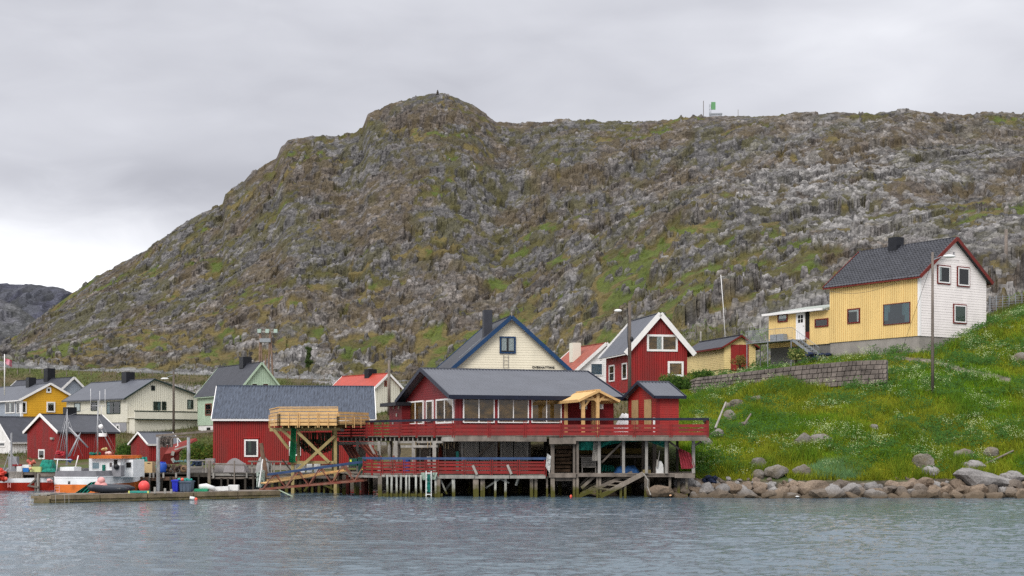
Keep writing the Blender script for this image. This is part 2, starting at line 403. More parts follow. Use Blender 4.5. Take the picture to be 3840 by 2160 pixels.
# dull meadow and bare rock behind the left houses
lowm = (1-hillm)[..., None]
mead_n = fbm(rx/6, ry/10, 95, 5)
mead = C3(.115, .092, .048)*(1-sstep(.45, .6, mead_n))[..., None] + C3(.085, .10, .025)*sstep(.45, .6, mead_n)[..., None]
rk = sstep(.56, .64, fbm(rx/4+5, ry/7, 96, 5))*sstep(5, 5.5, K)
mead = mead*.75
mead = mead*(1-rk[..., None]) + C3(.20, .19, .19)*rk[..., None]
# lush green on the right bank
lush_n = fbm(rx/1.7, ry/1.7, 97, 5)
lush = C3(.042, .082, .010)*(.6+.8*lush_n[..., None])
yel = sstep(.52, .66, fbm(rx/4, ry/4, 98, 4))
lush = lush*(1-.6*yel[..., None]) + C3(.14, .125, .022)*.6*yel[..., None]
lm = (sstep(2450, 2600, PXG)*(1-sstep(5.3, 6.0, K)))[..., None]
mead = mead*(1-lm) + lush*lm
colr = colr*(1-lowm) + mead*lowm
# shore: wet gravel below the grass
sh = (1-sstep(1.75, 2.1, K+(fbm(rx, ry, 99, 3)-.5)*.3))[..., None]
colr = colr*(1-sh) + C3(.10, .082, .058)*(.5+lush_n[..., None])*sh
# footpath up to the house
PYG = HY-(Z-CZ)*FP/D
def path_mask(px, py, k):
    f = np.interp(px, [3340, 3415, 3490, 3560, 3600, 3660, 3720, 3800], [1338, 1349, 1356, 1374, 1389, 1403, 1416, 1432])
    return np.exp(-((py-f)/(7+np.clip((px-3400)/300, 0, 1)*5))**4)*((px > 3350) & (px < 3790) & (k > 2.5) & (k < 5.2))
pth = path_mask(PXG, PYG, K)
colr = colr*(1-pth[..., None]) + C3(.24, .20, .17)*(.7+.6*lush_n[..., None])*pth[..., None]
# road
road = np.exp(-((K-6.5)/.36)**6)*(1-sstep(1900, 2050, PXG))
roadcol = C3(.145, .142, .14)
colr = colr*(1-road[..., None]) + roadcol*(.85+.3*lush_n[..., None])*road[..., None]
Xw2 = (PXG-1920)*D/FP
M_ground = attr_mat('ground_cover', stones=True, nscale=2.2, amt=.35, bump=.55, bscale=2.2)
ground = grid_obj('hillside', Xw2, D, Z, M_ground, np.clip(colr, .004, .8), smooth=False)
tag(ground, kind='structure')

def gz(px, d):
    """ground height under photo column px at distance d"""
    c = int(np.clip(round((px+420)/(4680)*(NC-1)), 0, NC-1))
    return float(np.interp(d, D0[:, c], Z[:, c]))
def hit(px, py, dmin=77.0, dmax=125.0):
    """nearest distance at which the ground under column px is seen at height py"""
    c = int(np.clip(round((px+420)/(4680)*(NC-1)), 0, NC-1)); d = D0[:, c]; y = HY-(Z[:, c]-CZ)*FP/D[:, c]
    ok = np.where((d > dmin) & (d < dmax) & (y <= py))[0]
    return float(d[ok[0]]) if len(ok) else dmax
def gz_xy(x, d): return gz(1920 + x*FP/d, d)

# far mountains on the left
def ridge(name, sky, d0, d1, zb, base, seed, rows=70, cols=240, rockc=(.075, .075, .088)):
    xs = np.linspace(sky[0][0], sky[-1][0], cols); yy = np.interp(xs, [p[0] for p in sky], [p[1] for p in sky])
    s = np.linspace(0, 1, rows)[:, None]
    dd = d0 + (d1-d0)*s + 0*xs[None, :]
    zt = CZ + (HY-yy)*d1/FP
    zz = zb + (zt-zb)[None, :]*(s*(.7+.3*s))
    px = np.broadcast_to(xs, dd.shape); X = (px-1920)*dd/FP; k = (d1-d0)/110
    h1, q1, _ = cells(X/(4*k), dd/(9*k), seed); h2, q2, _ = cells(X/(1.6*k), dd/(4*k), seed+1)
    zz = zz + (h1*1.3*k + h2*.8*k)*sstep(0, .1, s)*(1-.6*sstep(.93, 1, s))
    ddx = np.vstack([dd, dd[-1:]+60*k]); zz = np.vstack([zz, zz[-1:]-25*k]); X = np.vstack([X, (xs-1920)[None, :]*ddx[-1:]/FP])
    n = fbm(X/(6*k), ddx/(12*k), seed+3, 4); q = np.vstack([q2, q2[-1:]])
    c = np.array(rockc)[None, None, :]*(.55+.9*q[..., None])
    g = sstep(.50, .60, n)[..., None]*.18; c = c*(1-g) + np.array([.07, .075, .045])[None, None, :]*g
    o = grid_obj(name, X, ddx, zz, M_ground, c); tag(o, kind='structure'); return o
ridge('far_mountain', [(-1600, 1130), (-800, 1090), (0, 1071), (100, 1065), (160, 1075), (250, 1092), (420, 1150), (800, 1330)], 1100, 1900, 0, 0, 300, rockc=(.045, .046, .064))
ridge('near_mountain', [(-1600, 900), (-700, 1010), (-200, 1090), (0, 1127), (60, 1150), (130, 1190), (200, 1280), (420, 1420)], 520, 760, 2, 0, 320, rockc=(.075, .074, .082))

# ------------------------------------------------------------------ water
def water():
    nc, nr = 900, 860
    az = np.linspace(-.50, .50, nc)[None, :]
    # rows evenly spread over the picture, then far out
    py = np.concatenate([np.linspace(4200, 2210, 90, endpoint=False), np.linspace(2210, 1818, 700, endpoint=False), np.linspace(1818, 1662, 70)])
    d = (CZ*FP/(py-HY))[:, None]
    d = np.maximum(d, 2.0); d = np.broadcast_to(d, (len(py), nc)); X = az*d*1.0
    ang = [(.25, 1.0), (-.3, .9), (.9, .55), (-.85, .6), (.05, 1.0)]
    z = np.zeros(d.shape)
    # choppy water: ridged noise stretched across the view
    n1 = fbm(X/3.0, d/1.6+X*.12, 400, 2); n2 = fbm(X/1.1+d*.1, d/.62, 401, 2); n3 = fbm(X/.42-d*.12, d/.26, 402, 2)
    rid = lambda n: 1-np.abs(2*n-1)
    gust = sstep(.35, .65, fbm(X/14, d/22, 405, 3))
    z = (n1-.5)*.045 + (rid(n2)-.6)*.060*(.45+.9*gust) + (rid(n3)-.6)*.030*(.35+1.2*gust)
    # a few taller crests near the boat
    n4 = fbm(X/1.9-d*.15, d/.9+X*.2, 410, 3); z += (rid(n4)-.6)*.05*(1-.5*sstep(42, 60, d))
    z *= 1-.75*sstep(70, 160, d)
    o = grid_obj('water', X, d, z, water_mat(), smooth=True); tag(o, kind='structure')
def water_mat():
    m = bpy.data.materials.new('sea_water'); m.use_nodes = True
    nt = m.node_tree; N = nt.nodes.new; L = nt.links.new; b = nt.nodes['Principled BSDF']
    b.inputs['Base Color'].default_value = (.070, .104, .130, 1); b.inputs['Roughness'].default_value = .03
    b.inputs['IOR'].default_value = 1.33; b.inputs['Specular IOR Level'].default_value = .5
    g = N('ShaderNodeNewGeometry')
    mp = N('ShaderNodeMapping'); mp.inputs['Scale'].default_value = (.7, 1.6, 1); L(g.outputs['Position'], mp.inputs[0])
    t = N('ShaderNodeTexNoise'); t.inputs['Scale'].default_value = 4.5; t.inputs['Detail'].default_value = 5; t.inputs['Roughness'].default_value = .6; L(mp.outputs[0], t.inputs[0])
    bp = N('ShaderNodeBump'); bp.inputs['Strength'].default_value = .7; bp.inputs['Distance'].default_value = .035; L(t.outputs[0], bp.inputs['Height']); L(bp.outputs[0], b.inputs['Normal'])
    return m
water()
# ------------------------------------------------------------------ paint, timber, metal
def red_paint(name, c=(.30, .014, .014), **k): return mat(name, c, .62, .34, 1.1, (1, 1, .30), .15, 30, col2=(c[0]*.62, c[1]*2.2, c[2]*2.0), **k)
M_red = red_paint('falu_red_paint'); M_redd = red_paint('deep_red_paint', (.22, .010, .012)); M_redb = red_paint('bright_red_paint', (.33, .016, .014))
M_redrail = mat('weathered_red_rail_paint', (.25, .014, .013), .65, .3, 2.5, (1, 1, 1), .1, 30, col2=(.15, .022, .018))
M_yel = mat('ochre_yellow_paint', (.80, .57, .23), .6, .10, 1.2, (1, 1, .3), .1, 30)
M_yelp = mat('pale_yellow_paint', (.74, .58, .27), .6, .10, 1.2, (1, 1, .3), .1, 30)
M_gold = mat('golden_yellow_paint', (.68, .36, .022), .6, .10, 1.2, (1, 1, .3), .1, 30)
M_white = mat('white_paint', (.80, .78, .76), .55, .07, 1.5, (1, 1, .3))
M_whitew = mat('warm_white_boards', (.84, .78, .75), .6, .08, 1.1, (1, 1, .3))
M_cream = mat('cream_paint', (.78, .71, .55), .6, .07, 1.2, (1, 1, .3))
M_cream2 = mat('pale_cream_paint', (.68, .65, .55), .6, .07, 1.2, (1, 1, .3))
M_green = mat('sage_green_paint', (.42, .53, .40), .6, .08, 1.2, (1, 1, .3))
M_grey = mat('grey_blue_paint', (.33, .37, .43), .6, .10, 1.2)
M_greyr = mat('bare_grey_render', (.27, .27, .29), .85, .12, 2.0)
M_blue = mat('navy_blue_paint', (.010, .045, .12), .5, .2, 2)
M_black = mat('black_metal_sheet', (.012, .013, .018), .5, .3, 3)
M_slate = mat('dark_slate_roof', (.040, .042, .053), .55, .22, 1.0, (1, 1, 1), .2, 12)
M_roofg = mat('grey_sheet_roof', (.085, .090, .108), .5, .12, .8, (1, 1, 1))
M_roofd = mat('charcoal_roof', (.040, .042, .055), .6, .25, 1.0)
M_rooft = mat('dark_tile_roof', (.055, .057, .068), .5, .28, 1.5)
M_roofs = mat('streaked_black_corrugated_roof', (.020, .025, .038), .6, .3, 3.0, (6, .5, .5), 0, 20, col2=(.085, .105, .145))
M_roofr = mat('orange_red_roof', (.42, .055, .032), .5, .12, 1.0)
M_roofb = mat('faded_brick_red_roof', (.33, .085, .055), .7, .25, 2.0)
M_roofw = mat('mossy_grey_metal_roof', (.34, .36, .34), .5, .25, .9, (1, .4, 1), col2=(.20, .23, .17))
M_conc = mat('concrete', (.30, .275, .25), .9, .20, 1.3, (1, 1, .6), .3, 12)
M_concd = mat('dark_concrete_block', (.155, .15, .14), .9, .15, 2)
M_trimg = mat('dark_green_trim', (.018, .035, .030), .5, .2, 2)
M_brown = mat('red_brown_trim', (.16, .018, .012), .6, .2, 2)
M_rust = mat('rust_red_board', (.24, .07, .045), .7, .25, 2)
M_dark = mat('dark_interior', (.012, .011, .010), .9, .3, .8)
M_warm = mat('warm_brown_interior', (.50, .28, .075), .8, .35, 1.1, (1, 1, 2.5), col2=(.035, .022, .010))
M_blind = mat('pale_curtain', (.82, .86, .86), .9, .15, 6, (3, 3, .3))
M_curtb = mat('blue_green_curtain', (.18, .33, .38), .9, .25, 7, (4, 4, .3))
M_curtg = mat('green_curtain', (.14, .22, .16), .9, .25, 7, (4, 4, .3))
M_tim = mat('weathered_grey_timber', (.21, .175, .145), .85, .35, 2.2, (1, 1, .5), .3, 25)
M_timp = mat('pale_weathered_timber', (.36, .335, .30), .85, .3, 2.2, (1, 1, .5), .3, 25)
M_timd = mat('dark_timber', (.055, .045, .034), .7, .35, 2.5, (1, 1, .5), .3, 20)  # dark tone shared by posts, joists, back boards and small dark parts
M_pine = mat('fresh_pine', (.66, .41, .17), .6, .18, 3.0, (1, 1, 1), .1, 30)
M_pine2 = mat('treated_pine', (.36, .28, .12), .7, .22, 3.0)
M_ply = mat('plywood_sheet', (.40, .26, .125), .7, .12, 3.0)
M_steel = mat('galvanised_steel', (.30, .32, .34), .45, .2, 3, metal=.3)
M_pole = mat('tarred_pole_wood', (.13, .105, .085), .85, .3, 2, (1, 1, .3), .2, 20)

def algae(name, top, zt=.55, green=(.075, .070, .012), col2=None):
    """timber that turns yellow-green with weed towards the tide line (world height)"""
    m = mat(name, top, .8, .32, 2.4, (1, 1, .5), .35, 25, col2=col2)
    nt = m.node_tree; N = nt.nodes.new; L = nt.links.new; b = nt.nodes['Principled BSDF']
    src = b.inputs['Base Color'].links[0].from_socket
    g = N('ShaderNodeNewGeometry'); s = N('ShaderNodeSeparateXYZ'); L(g.outputs['Position'], s.inputs[0])
    t = N('ShaderNodeTexNoise'); t.inputs['Scale'].default_value = 3.5; L(g.outputs['Position'], t.inputs[0])
    a = N('ShaderNodeMath'); a.operation = 'MULTIPLY_ADD'; a.inputs[1].default_value = .7; L(t.outputs[0], a.inputs[0]); L(s.outputs[2], a.inputs[2])
    r = N('ShaderNodeMapRange'); r.inputs[1].default_value = zt+.15; r.inputs[2].default_value = zt+.55; L(a.outputs[0], r.inputs[0])
    mx = N('ShaderNodeMix'); mx.data_type = 'RGBA'; mx.inputs[6].default_value = green+(1,); L(src, mx.inputs[7]); L(r.outputs[0], mx.inputs[0]); L(mx.outputs[2], b.inputs['Base Color'])
    return m
M_pile = algae('piling_timber', (.25, .21, .17)); M_pilew = algae('pale_fender_timber', (.50, .50, .45), .45); M_piled = algae('dark_piling_timber', (.06, .048, .036))
M_pont = algae('mossy_pontoon_timber', (.22, .17, .105), .05)

# ------------------------------------------------------------------ houses
class House:
    """origin at the near corner; front face y=0 (to the right), left face x=0 (going away); all parts hang on one Empty"""
    def __init__(s, name, label, cat, px, d, ang, right_px, left_px, base_y, eave_y, axis, apex_y, frac=.5, eave2_y=None, W=None, D=None, group=None):
        s.A = Vector((PX(px, d), d)); s.th = math.radians(ang); s.cx = Vector((math.cos(s.th), math.sin(s.th))); s.cy = Vector((-math.sin(s.th), math.cos(s.th)))
        s.axis = axis; s.frac = frac
        s.W = W or s.uF(right_px); s.D = D or s.uL(left_px)
        s.zb = PZ(base_y, d); s.ze = PZ(eave_y, d) - s.zb; s.ze2 = s.ze
        n = (s.A + s.cx*s.W*frac) if axis == 'y' else (s.A + s.cy*s.D*frac)
        s.zr = CZ + (HY-apex_y)*n.y/FP - s.zb
        if eave2_y is not None:
            e = (s.A + s.cx*s.W) if axis == 'y' else (s.A + s.cy*s.D)
            s.ze2 = CZ + (HY-eave2_y)*e.y/FP - s.zb
        s.root = empty(name, (s.A.x, s.A.y, s.zb), s.th); tag(s.root, label, cat, group)
    def uF(s, px):
        k = (px-1920)/FP; return (k*s.A.y - s.A.x)/(s.cx.x - k*s.cx.y)
    def uL(s, px):
        k = (px-1920)/FP; return (k*s.A.y - s.A.x)/(s.cy.x - k*s.cy.y)
    def z(s, face, u, py):
        y = (s.A + (s.cx if face == 'F' else s.cy)*u).y; return CZ + (HY-py)*y/FP - s.zb
    def top(s, p):
        """roof height above base at gable coordinate p"""
        G = s.W if s.axis == 'y' else s.D; r = s.frac*G
        return s.ze + (s.zr-s.ze)*p/r if p <= r else s.zr + (s.ze2-s.zr)*(p-r)/(G-r)
    def fb(s, mb, face, u0, u1, z0, z1, o0, o1):
        if face == 'F': mb.box(u0, u1, -o1, -o0, z0, z1)
        else: mb.box(-o1, -o0, u0, u1, z0, z1)
        return mb
    def pt(s, face, u, z, o): return (u, -o, z) if face == 'F' else (-o, u, z)
    def shell(s, mF, mL=None, zlow=0.0, clad=('v', 'v'), pitch=(.16, .16), boards=(False, False)):
        """backing walls plus the boards that stand proud of them"""
        mL = mL or mF; W, D = s.W, s.D
        def prof(face):
            gable = (face == 'F') == (s.axis == 'y'); G = W if face == 'F' else D
            if gable: r = s.frac*G; return [(0, zlow), (G, zlow), (G, s.ze2), (r, s.zr), (0, s.ze)]
            h = s.ze; return [(0, zlow), (G, zlow), (G, h), (0, h)]
        def flat(name, pts3, m): obj(name, pts3, [tuple(range(len(pts3)))], m, s.root)
        for face, m in (('F', mF), ('L', mL)):
            pp = prof(face); flat('wall', [s.pt(face, u, z, 0) for u, z in (pp if face == 'F' else pp[::-1])], m)
        pp = prof('F'); back = [(u, D, (z if s.axis == 'y' else (z if z < s.ze-.01 else s.ze2))) for u, z in pp]; flat('wall', back[::-1], mF)
        pp = prof('L'); rt = [(W, u, (z if s.axis == 'x' else (z if z < s.ze-.01 else s.ze2))) for u, z in pp]; flat('wall', rt, mL)
        for i, (face, m) in enumerate((('F', mF), ('L', mL))):
            kind = clad[i]; pit = pitch[i]; G = W if face == 'F' else D; gable = (face == 'F') == (s.axis == 'y')
            mb = MB(); rnd = random.Random(3)
            if kind == 'v':
                n = max(2, int(G/pit)); w = G/n
                for k in range(n):
                    a, b = k*w, (k+1)*w-min(.05, .22*w); o = .042+rnd.uniform(0, .006)
                    ta, tb = (s.top(a)-.02, s.top(b)-.02) if gable else (s.ze-.01, s.ze-.01)
                    vs = []
                    for uu, tt in ((a, ta), (b, tb)):
                        for zz in (zlow, tt):
                            for oo in (.002, o): vs.append(s.pt(face, uu, zz, oo))
                    # order: a-low-in,a-low-out,a-top-in,a-top-out,b...
                    fs = [(1, 5, 7, 3), (0, 1, 3, 2), (5, 4, 6, 7), (2, 3, 7, 6), (0, 4, 5, 1)]
                    if boards[i]: obj('plank', vs, fs, m, s.root)
                    else: mb.add(vs, fs)
            elif kind == 'h':
                top = max(s.ze, s.ze2, s.zr) if gable else s.ze; n = int((top-zlow)/pit)+1
                for k in range(n):
                    z0 = zlow+k*pit; z1 = min(z0+pit, top-.01)
                    if z1-z0 < .02: continue
                    def ext(zq):
                        lo, hi = 0.0, G
                        if gable:
                            r = s.frac*G
                            if zq > s.ze: lo = r*(zq-s.ze)/(s.zr-s.ze)
                            if zq > s.ze2: hi = G-(G-r)*(zq-s.ze2)/(s.zr-s.ze2)
                        return lo, hi
                    l0, h0 = ext(z0); l1, h1 = ext(z1)
                    o = .019+rnd.uniform(-.003, .003)
                    vs = [s.pt(face, l0, z0, .003), s.pt(face, h0, z0, .003), s.pt(face, l0, z0, o), s.pt(face, h0, z0, o), s.pt(face, l1, z1, .006), s.pt(face, h1, z1, .006)]
                    fs = [(0, 1, 3, 2), (2, 3, 5, 4)]
                    if boards[i]: obj('plank', vs, fs, m, s.root)
                    else: mb.add(vs, fs)
            if mb.f: tag(mb.build('cladding', m, s.root), kind='stuff')
        return s
    def roof(s, m, og=.35, oe=.35, th=.10, rib=None, ribh=.035, barge=None, bw=.22, fascia=None, og2=None, mfascia_w=.16, gutter=None):
        G, Q = (s.W, s.D) if s.axis == 'y' else (s.D, s.W); r = s.frac*G; og2 = og if og2 is None else og2
        Mp = (lambda p, q, z: (p, q, z)) if s.axis == 'y' else (lambda p, q, z: (q, p, z))
        kl = (s.zr-s.ze)/r; kr = (s.zr-s.ze2)/(G-r)
        for side, (p0, z0, p1, z1) in enumerate((((-oe), s.ze-kl*oe, r, s.zr), (G+oe, s.ze2-kr*oe, r, s.zr))):
            ln = math.hypot(p1-p0, z1-z0); nx, nz = -(z1-z0)/ln*(1 if p1 > p0 else -1), abs(p1-p0)/ln
            q0, q1 = -og, Q+og2
            n = max(1, int((q1-q0)/rib)*2) if rib else 1
            vs = []; fs = []
            for k in range(n+1):
                q = q0+(q1-q0)*k/n; a = ribh if (rib and k % 2) else 0
                for (pp, zz) in ((p0, z0), (p1, z1)):
                    vs.append(Mp(pp+nx*(th+a), q, zz+nz*(th+a)))
            b0 = len(vs)
            for q in (q0, q1):
                for (pp, zz) in ((p0, z0), (p1, z1)): vs.append(Mp(pp, q, zz))
            for k in range(n): fs.append((2*k, 2*k+1, 2*k+3, 2*k+2))
            fs.append((b0, b0+2, b0+3, b0+1)); fs.append((0, b0, b0+1, 1)); fs.append((2*n, 2*n+1, b0+3, b0+2)); fs.append((b0, 0, 2*n, b0+2))
            rf = obj('roof', vs, fs, m, s.root)
            if side == 0: s.roofobj = rf
            mf = fascia or barge
            if mf:
                sx = -.02 if p1 > p0 else .02
                MB().beam(Mp(p0+sx, q0, z0+.03), Mp(p0+sx, q1, z0+.03), .04, mfascia_w, ).build('fascia', mf, s.root)
            if gutter and side == 0:
                MB().tube([Mp(p0-.07, q0, z0+.03), Mp(p0-.07, q1, z0+.03)], .055, 6).build('gutter', gutter, s.root)
            if barge:
                for qq in ((q0-.03), (q1+.03)):
                    MB().beam(Mp(p0, qq, z0+th*.4), Mp(p1, qq, z1+th*.4), .05 if s.axis == 'y' else bw, bw if s.axis == 'y' else .05,
                              up=Vector((0, 0, 1)) if s.axis == 'y' else Vector((1, 0, 0))).build('barge_board', barge, s.root)
        # ridge cap
        MB().beam(Mp(r, -og, s.zr+th+.03), Mp(r, Q+og2, s.zr+th+.03), .22, .07).build('ridge_cap', m, s.root)
        return s
    def window(s, face, x0, y0, x1, y1, frame=M_white, fw=.07, mull=(), hmull=(), curtain=None, back=M_dark, trim=None, tw=.09, uz=False, name='window', proud=.05):
        if uz: u0, u1, z0, z1 = x0, x1, y0, y1
        else:
            u = s.uF if face == 'F' else s.uL
            u0, u1 = sorted((u(x0), u(x1))); um = (u0+u1)/2; z0, z1 = s.z(face, um, y1), s.z(face, um, y0)
        o = proud
        w = MB(); fb = lambda a, b, c, d, e, f: s.fb(w, face, a, b, c, d, e, f)
        fb(u0, u0+fw, z0, z1, .004, o+.06); fb(u1-fw, u1, z0, z1, .004, o+.06); fb(u0+fw, u1-fw, z0, z0+fw, .004, o+.06); fb(u0+fw, u1-fw, z1-fw, z1, .004, o+.06)
        for t in mull: um = u0+(u1-u0)*t; fb(um-fw*.4, um+fw*.4, z0+fw, z1-fw, .005, o+.055)
        for t in hmull: zm = z0+(z1-z0)*t; fb(u0+fw, u1-fw, zm-.02, zm+.02, .005, o+.05)
        win = w.build(name, frame, s.root)
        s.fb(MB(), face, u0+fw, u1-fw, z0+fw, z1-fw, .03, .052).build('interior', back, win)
        if curtain:
            c, spans = curtain
            for (a, b, zt) in spans:
                ua, ub = u0+fw+(u1-u0-2*fw)*a, u0+fw+(u1-u0-2*fw)*b
                n = max(4, int((ub-ua)/.05)); vs = []; fs = []
                for k in range(n+1):
                    uu = ua+(ub-ua)*k/n; oo = .056+.006*(k % 2)
                    vs += [s.pt(face, uu, z0+fw+(z1-z0-2*fw)*(1-zt), oo), s.pt(face, uu, z1-fw, oo)]
                for k in range(n): fs.append((2*k, 2*k+2, 2*k+3, 2*k+1))
                obj('curtain', vs, fs, c, win)
        pf = [s.pt(face, u0+fw, z0+fw, o+.025), s.pt(face, u1-fw, z0+fw, o+.025), s.pt(face, u1-fw, z1-fw, o+.025), s.pt(face, u0+fw, z1-fw, o+.025)]
        obj('pane', pf if face == 'F' else pf[::-1], [(0, 1, 2, 3)], GLASS, win)
        if trim:
            t = MB()
            for q in ((u0-tw, u0, z0-.08, z1+tw), (u1, u1+tw, z0-.08, z1+tw), (u0, u1, z1, z1+tw), (u0, u1, z0-tw, z0)):
                s.fb(t, face, q[0], q[1], q[2], q[3], .004, o+.03)
            t.build('window_trim', trim, win)
        return win
    def chimney(s, x, y, w, h, zlow, m=M_black, cap=True, name='chimney', wy=None):
        mb = MB(); wy = wy or w; mb.box(x-w/2, x+w/2, y-wy/2, y+wy/2, zlow, zlow+h)
        c = mb.build(name, m, s.roofobj)
        if cap: MB().box(x-w/2-.05, x+w/2+.05, y-wy/2-.05, y+wy/2+.05, zlow+h, zlow+h+.07).build('chimney_cap', m, c) if False else None
        return c
    def found(s, m, depth, out=.0, faces=('F', 'L')):
        MB().box(.04, s.W-.04, .04, s.D-.04, -depth, .0).build('foundation', m, s.root)
        return s
    def corner(s, m, w=.12, zlow=0.0):
        MB().box(-.045, w, -.045, w, zlow, s.ze-.02).build('corner_board', m, s.root)
        return s
# ================================================================== the village
# ---- yellow and white house on the right
h = House('yellow_house', 'big yellow and white two storey house with tiled roof on the grassy bank', 'house', 3448, 105, 33.5, 3698, 3111, 1259, 1029, 'y', 898)
h.shell(M_whitew, M_yel, clad=('h', 'v'), pitch=(.19, .21), boards=(False, True))
h.roof(M_rooft, og=.35, oe=.35, rib=.30, ribh=.05, barge=M_brown, bw=.26, fascia=M_brown)
# tile courses across the long slope
cm = MB(); kl = (h.zr-h.ze)/(h.W*.5); nco = 17
for k in range(1, nco):
    t = k/nco; x = -.33+(h.W*.5+.33)*t; z = h.ze-kl*.33+(h.zr-h.ze+kl*.33)*t
    cm.beam((x-.10, -.33, z+.142), (x-.10, h.D+.33, z+.142), .05, .022)
tag(cm.build('tile_courses', M_rooft, h.roofobj), kind='stuff')
h.corner(M_white, .14)
h.window('F', 3516, 999, 3560, 1062, M_white, .09, trim=M_brown, curtain=(M_blind, [(.0, .25, .9)]))
h.window('F', 3590, 1005, 3632, 1072, M_white, .09, trim=M_brown)
h.window('F', 3576, 1145, 3620, 1210, M_white, .09, trim=M_brown, curtain=(M_curtg, [(.0, .95, 1)]))
h.window('L', 3315, 1137, 3416, 1216, M_brown, .05, curtain=(M_curtb, [(0, .20, .95), (.20, .30, .6), (.84, 1, .8), (.76, .84, .4)]), back=mat('painted_sky_reflection', (.055, .085, .12), .6, .3, 1.5))  # backing panel coloured blue to stand for sky reflected in the pane
h.window('L', 3180, 1157, 3227, 1213, M_brown, .10, curtain=(M_blind, [(.0, .2, 1), (.0, 1, .16)]))
h.found(M_conc, 2.6)
h.chimney(h.W*.5-.2, h.D*.60, .85, 1.12, h.zr-.35, M_black)
MB().box(h.W*.5-.05, h.W*.5+.05, -.06, -.02, h.zr-1.25, h.zr-.95).build('vent', M_greyr, h.root)
# low wing with the door
wd = h.uL(2883); y0 = h.D; wing_top = h.z('L', h.D, 1152); wt2 = h.z('L', wd, 1172)
L = h.z('L', wd, 1301); wz = -.05
obj('wing_wall', [(0, y0, wz), (0, wd, wz), (0, wd, 2.62), (0, y0, 2.62)][::-1], [(0, 1, 2, 3)], M_yel, h.root)
n = 34
for k in range(n):
    a = y0+(wd-y0)*k/n; b = y0+(wd-y0)*(k+1)/n-.022
    h.fb(MB(), 'L', a, b, wz, 2.60, .002, .026).build('plank', M_yel, h.root)
MB().box(0, 4.6, wd-.05, wd, wz, 2.62).build('wing_wall', M_yel, h.root)
rb = MB(); rb.add([(-.45, y0+.02, 2.66), (-.45, wd+.3, 2.66), (4.6, wd+.3, 3.55), (4.6, y0+.02, 3.55), (-.45, y0+.02, 2.76), (-.45, wd+.3, 2.76), (4.6, wd+.3, 3.65), (4.6, y0+.02, 3.65)], [(0, 1, 2, 3), (7, 6, 5, 4), (0, 4, 5, 1), (1, 5, 6, 2), (2, 6, 7, 3), (3, 7, 4, 0)])
wr = rb.build('wing_roof', M_roofw, h.root)
MB().box(-.54, -.46, y0+.3, wd+.3, 2.60, 2.78).build('gutter', M_white, wr)
MB().box(.1, 4.5, y0, wd-.1, -2.6, wz).build('wing_foundation', M_concd, h.root)
h.window('L', 2919, 1178, 2955, 1208, M_brown, .08, curtain=(M_blind, [(0, 1, .6)]))
h.window('L', 3058, 1195, 3108, 1226, M_brown, .09)
u1, u0 = sorted((h.uL(2987), h.uL(3021)))[::-1]; zt = h.z('L', u0, 1170); zb_ = h.z('L', u0, 1273)
dr = h.fb(MB(), 'L', u0, u1, zb_, zt, .03, .075).build('door', M_white, h.root)
for i in range(2):
    for j in range(2):
        h.fb(MB(), 'L', u0+(u1-u0)*(.22+.30*i), u0+(u1-u0)*(.46+.30*i), zt-.50-.33*j, zt-.22-.33*j, .076, .082).build('door_pane', M_dark, dr)
MB().beam(h.pt('L', u0+.1, (zt+zb_)/2, .10), h.pt('L', u0+.2, (zt+zb_)/2, .10), .03, .03).build('handle', M_steel, dr)
ua, ub = sorted((h.uL(3022), h.uL(3037)))
h.fb(MB(), 'L', ua, ub, zb_+.6, zt+.02, .03, .05).build('sidelight', M_dark, h.root); h.fb(MB(), 'L', ua, ub, zb_, zb_+.6, .03, .055).build('sidelight_panel', M_brown, h.root)
# steel landing and stair
zl = zb_-.06
la, lb = h.uL(3000)-.6, wd+.9
ld = empty('steel_landing', (0, 0, 0)); ld.parent = h.root
st = tag(empty('entrance_stair', (h.A.x, h.A.y, h.zb), h.th), 'galvanised steel entrance landing with railing and stair against the yellow wing', 'stair')
bpy.data.objects.remove(ld)
sm = st
MB().box(-1.75, -.08, u0-.2, lb, zl-.08, zl).build('landing_grate', M_steel, sm)
for (xx, yy) in ((-1.7, u0-.1), (-1.7, (u0+lb)/2), (-1.7, lb-.1), (-.2, lb-.1)):
    MB().tube([(xx, yy, -2.9), (xx, yy, zl)], .045, 6).build('support_post', M_steel, sm)
rail = MB(); k = 0
yy = u0-.2
rail.tube([(-1.72, yy, zl+.95), (-1.72, lb, zl+.95)], .022, 5); rail.tube([(-1.72, lb, zl+.95), (-.1, lb, zl+.95)], .022, 5); rail.tube([(-1.72, yy, zl+.12), (-1.72, lb, zl+.12)], .015, 4)
while yy <= lb: rail.tube([(-1.72, yy, zl), (-1.72, yy, zl+.95)], .013, 4); yy += .14
xx = -1.72
while xx < -.1: rail.tube([(xx, lb, zl), (xx, lb, zl+.95)], .013, 4); xx += .14
rail.build('railing', M_steel, sm)
ys = u0-.2; ye = ys-2.9; ze_ = zl-1.75
for xx in (-1.65, -.85): MB().beam((xx, ys, zl-.05), (xx, ye, ze_), .05, .22).build('stringer', M_steel, sm)
for k in range(9):
    t = (k+.5)/9; MB().box(-1.62, -.88, ys+(ye-ys)*t-.13, ys+(ye-ys)*t+.13, zl-.05+(ze_-zl)*t-.02, zl-.05+(ze_-zl)*t+.02).build('tread', M_steel, sm)
sr = MB()
for xx in (-1.68,):
    sr.tube([(xx, ys, zl+.95), (xx, ye, ze_+.95)], .02, 5)
    for k in range(16): t = k/15; sr.tube([(xx, ys+(ye-ys)*t, zl+(ze_-zl)*t), (xx, ys+(ye-ys)*t, zl+.95+(ze_-zl)*t)], .012, 4)
sr.build('handrail', M_steel, sm)
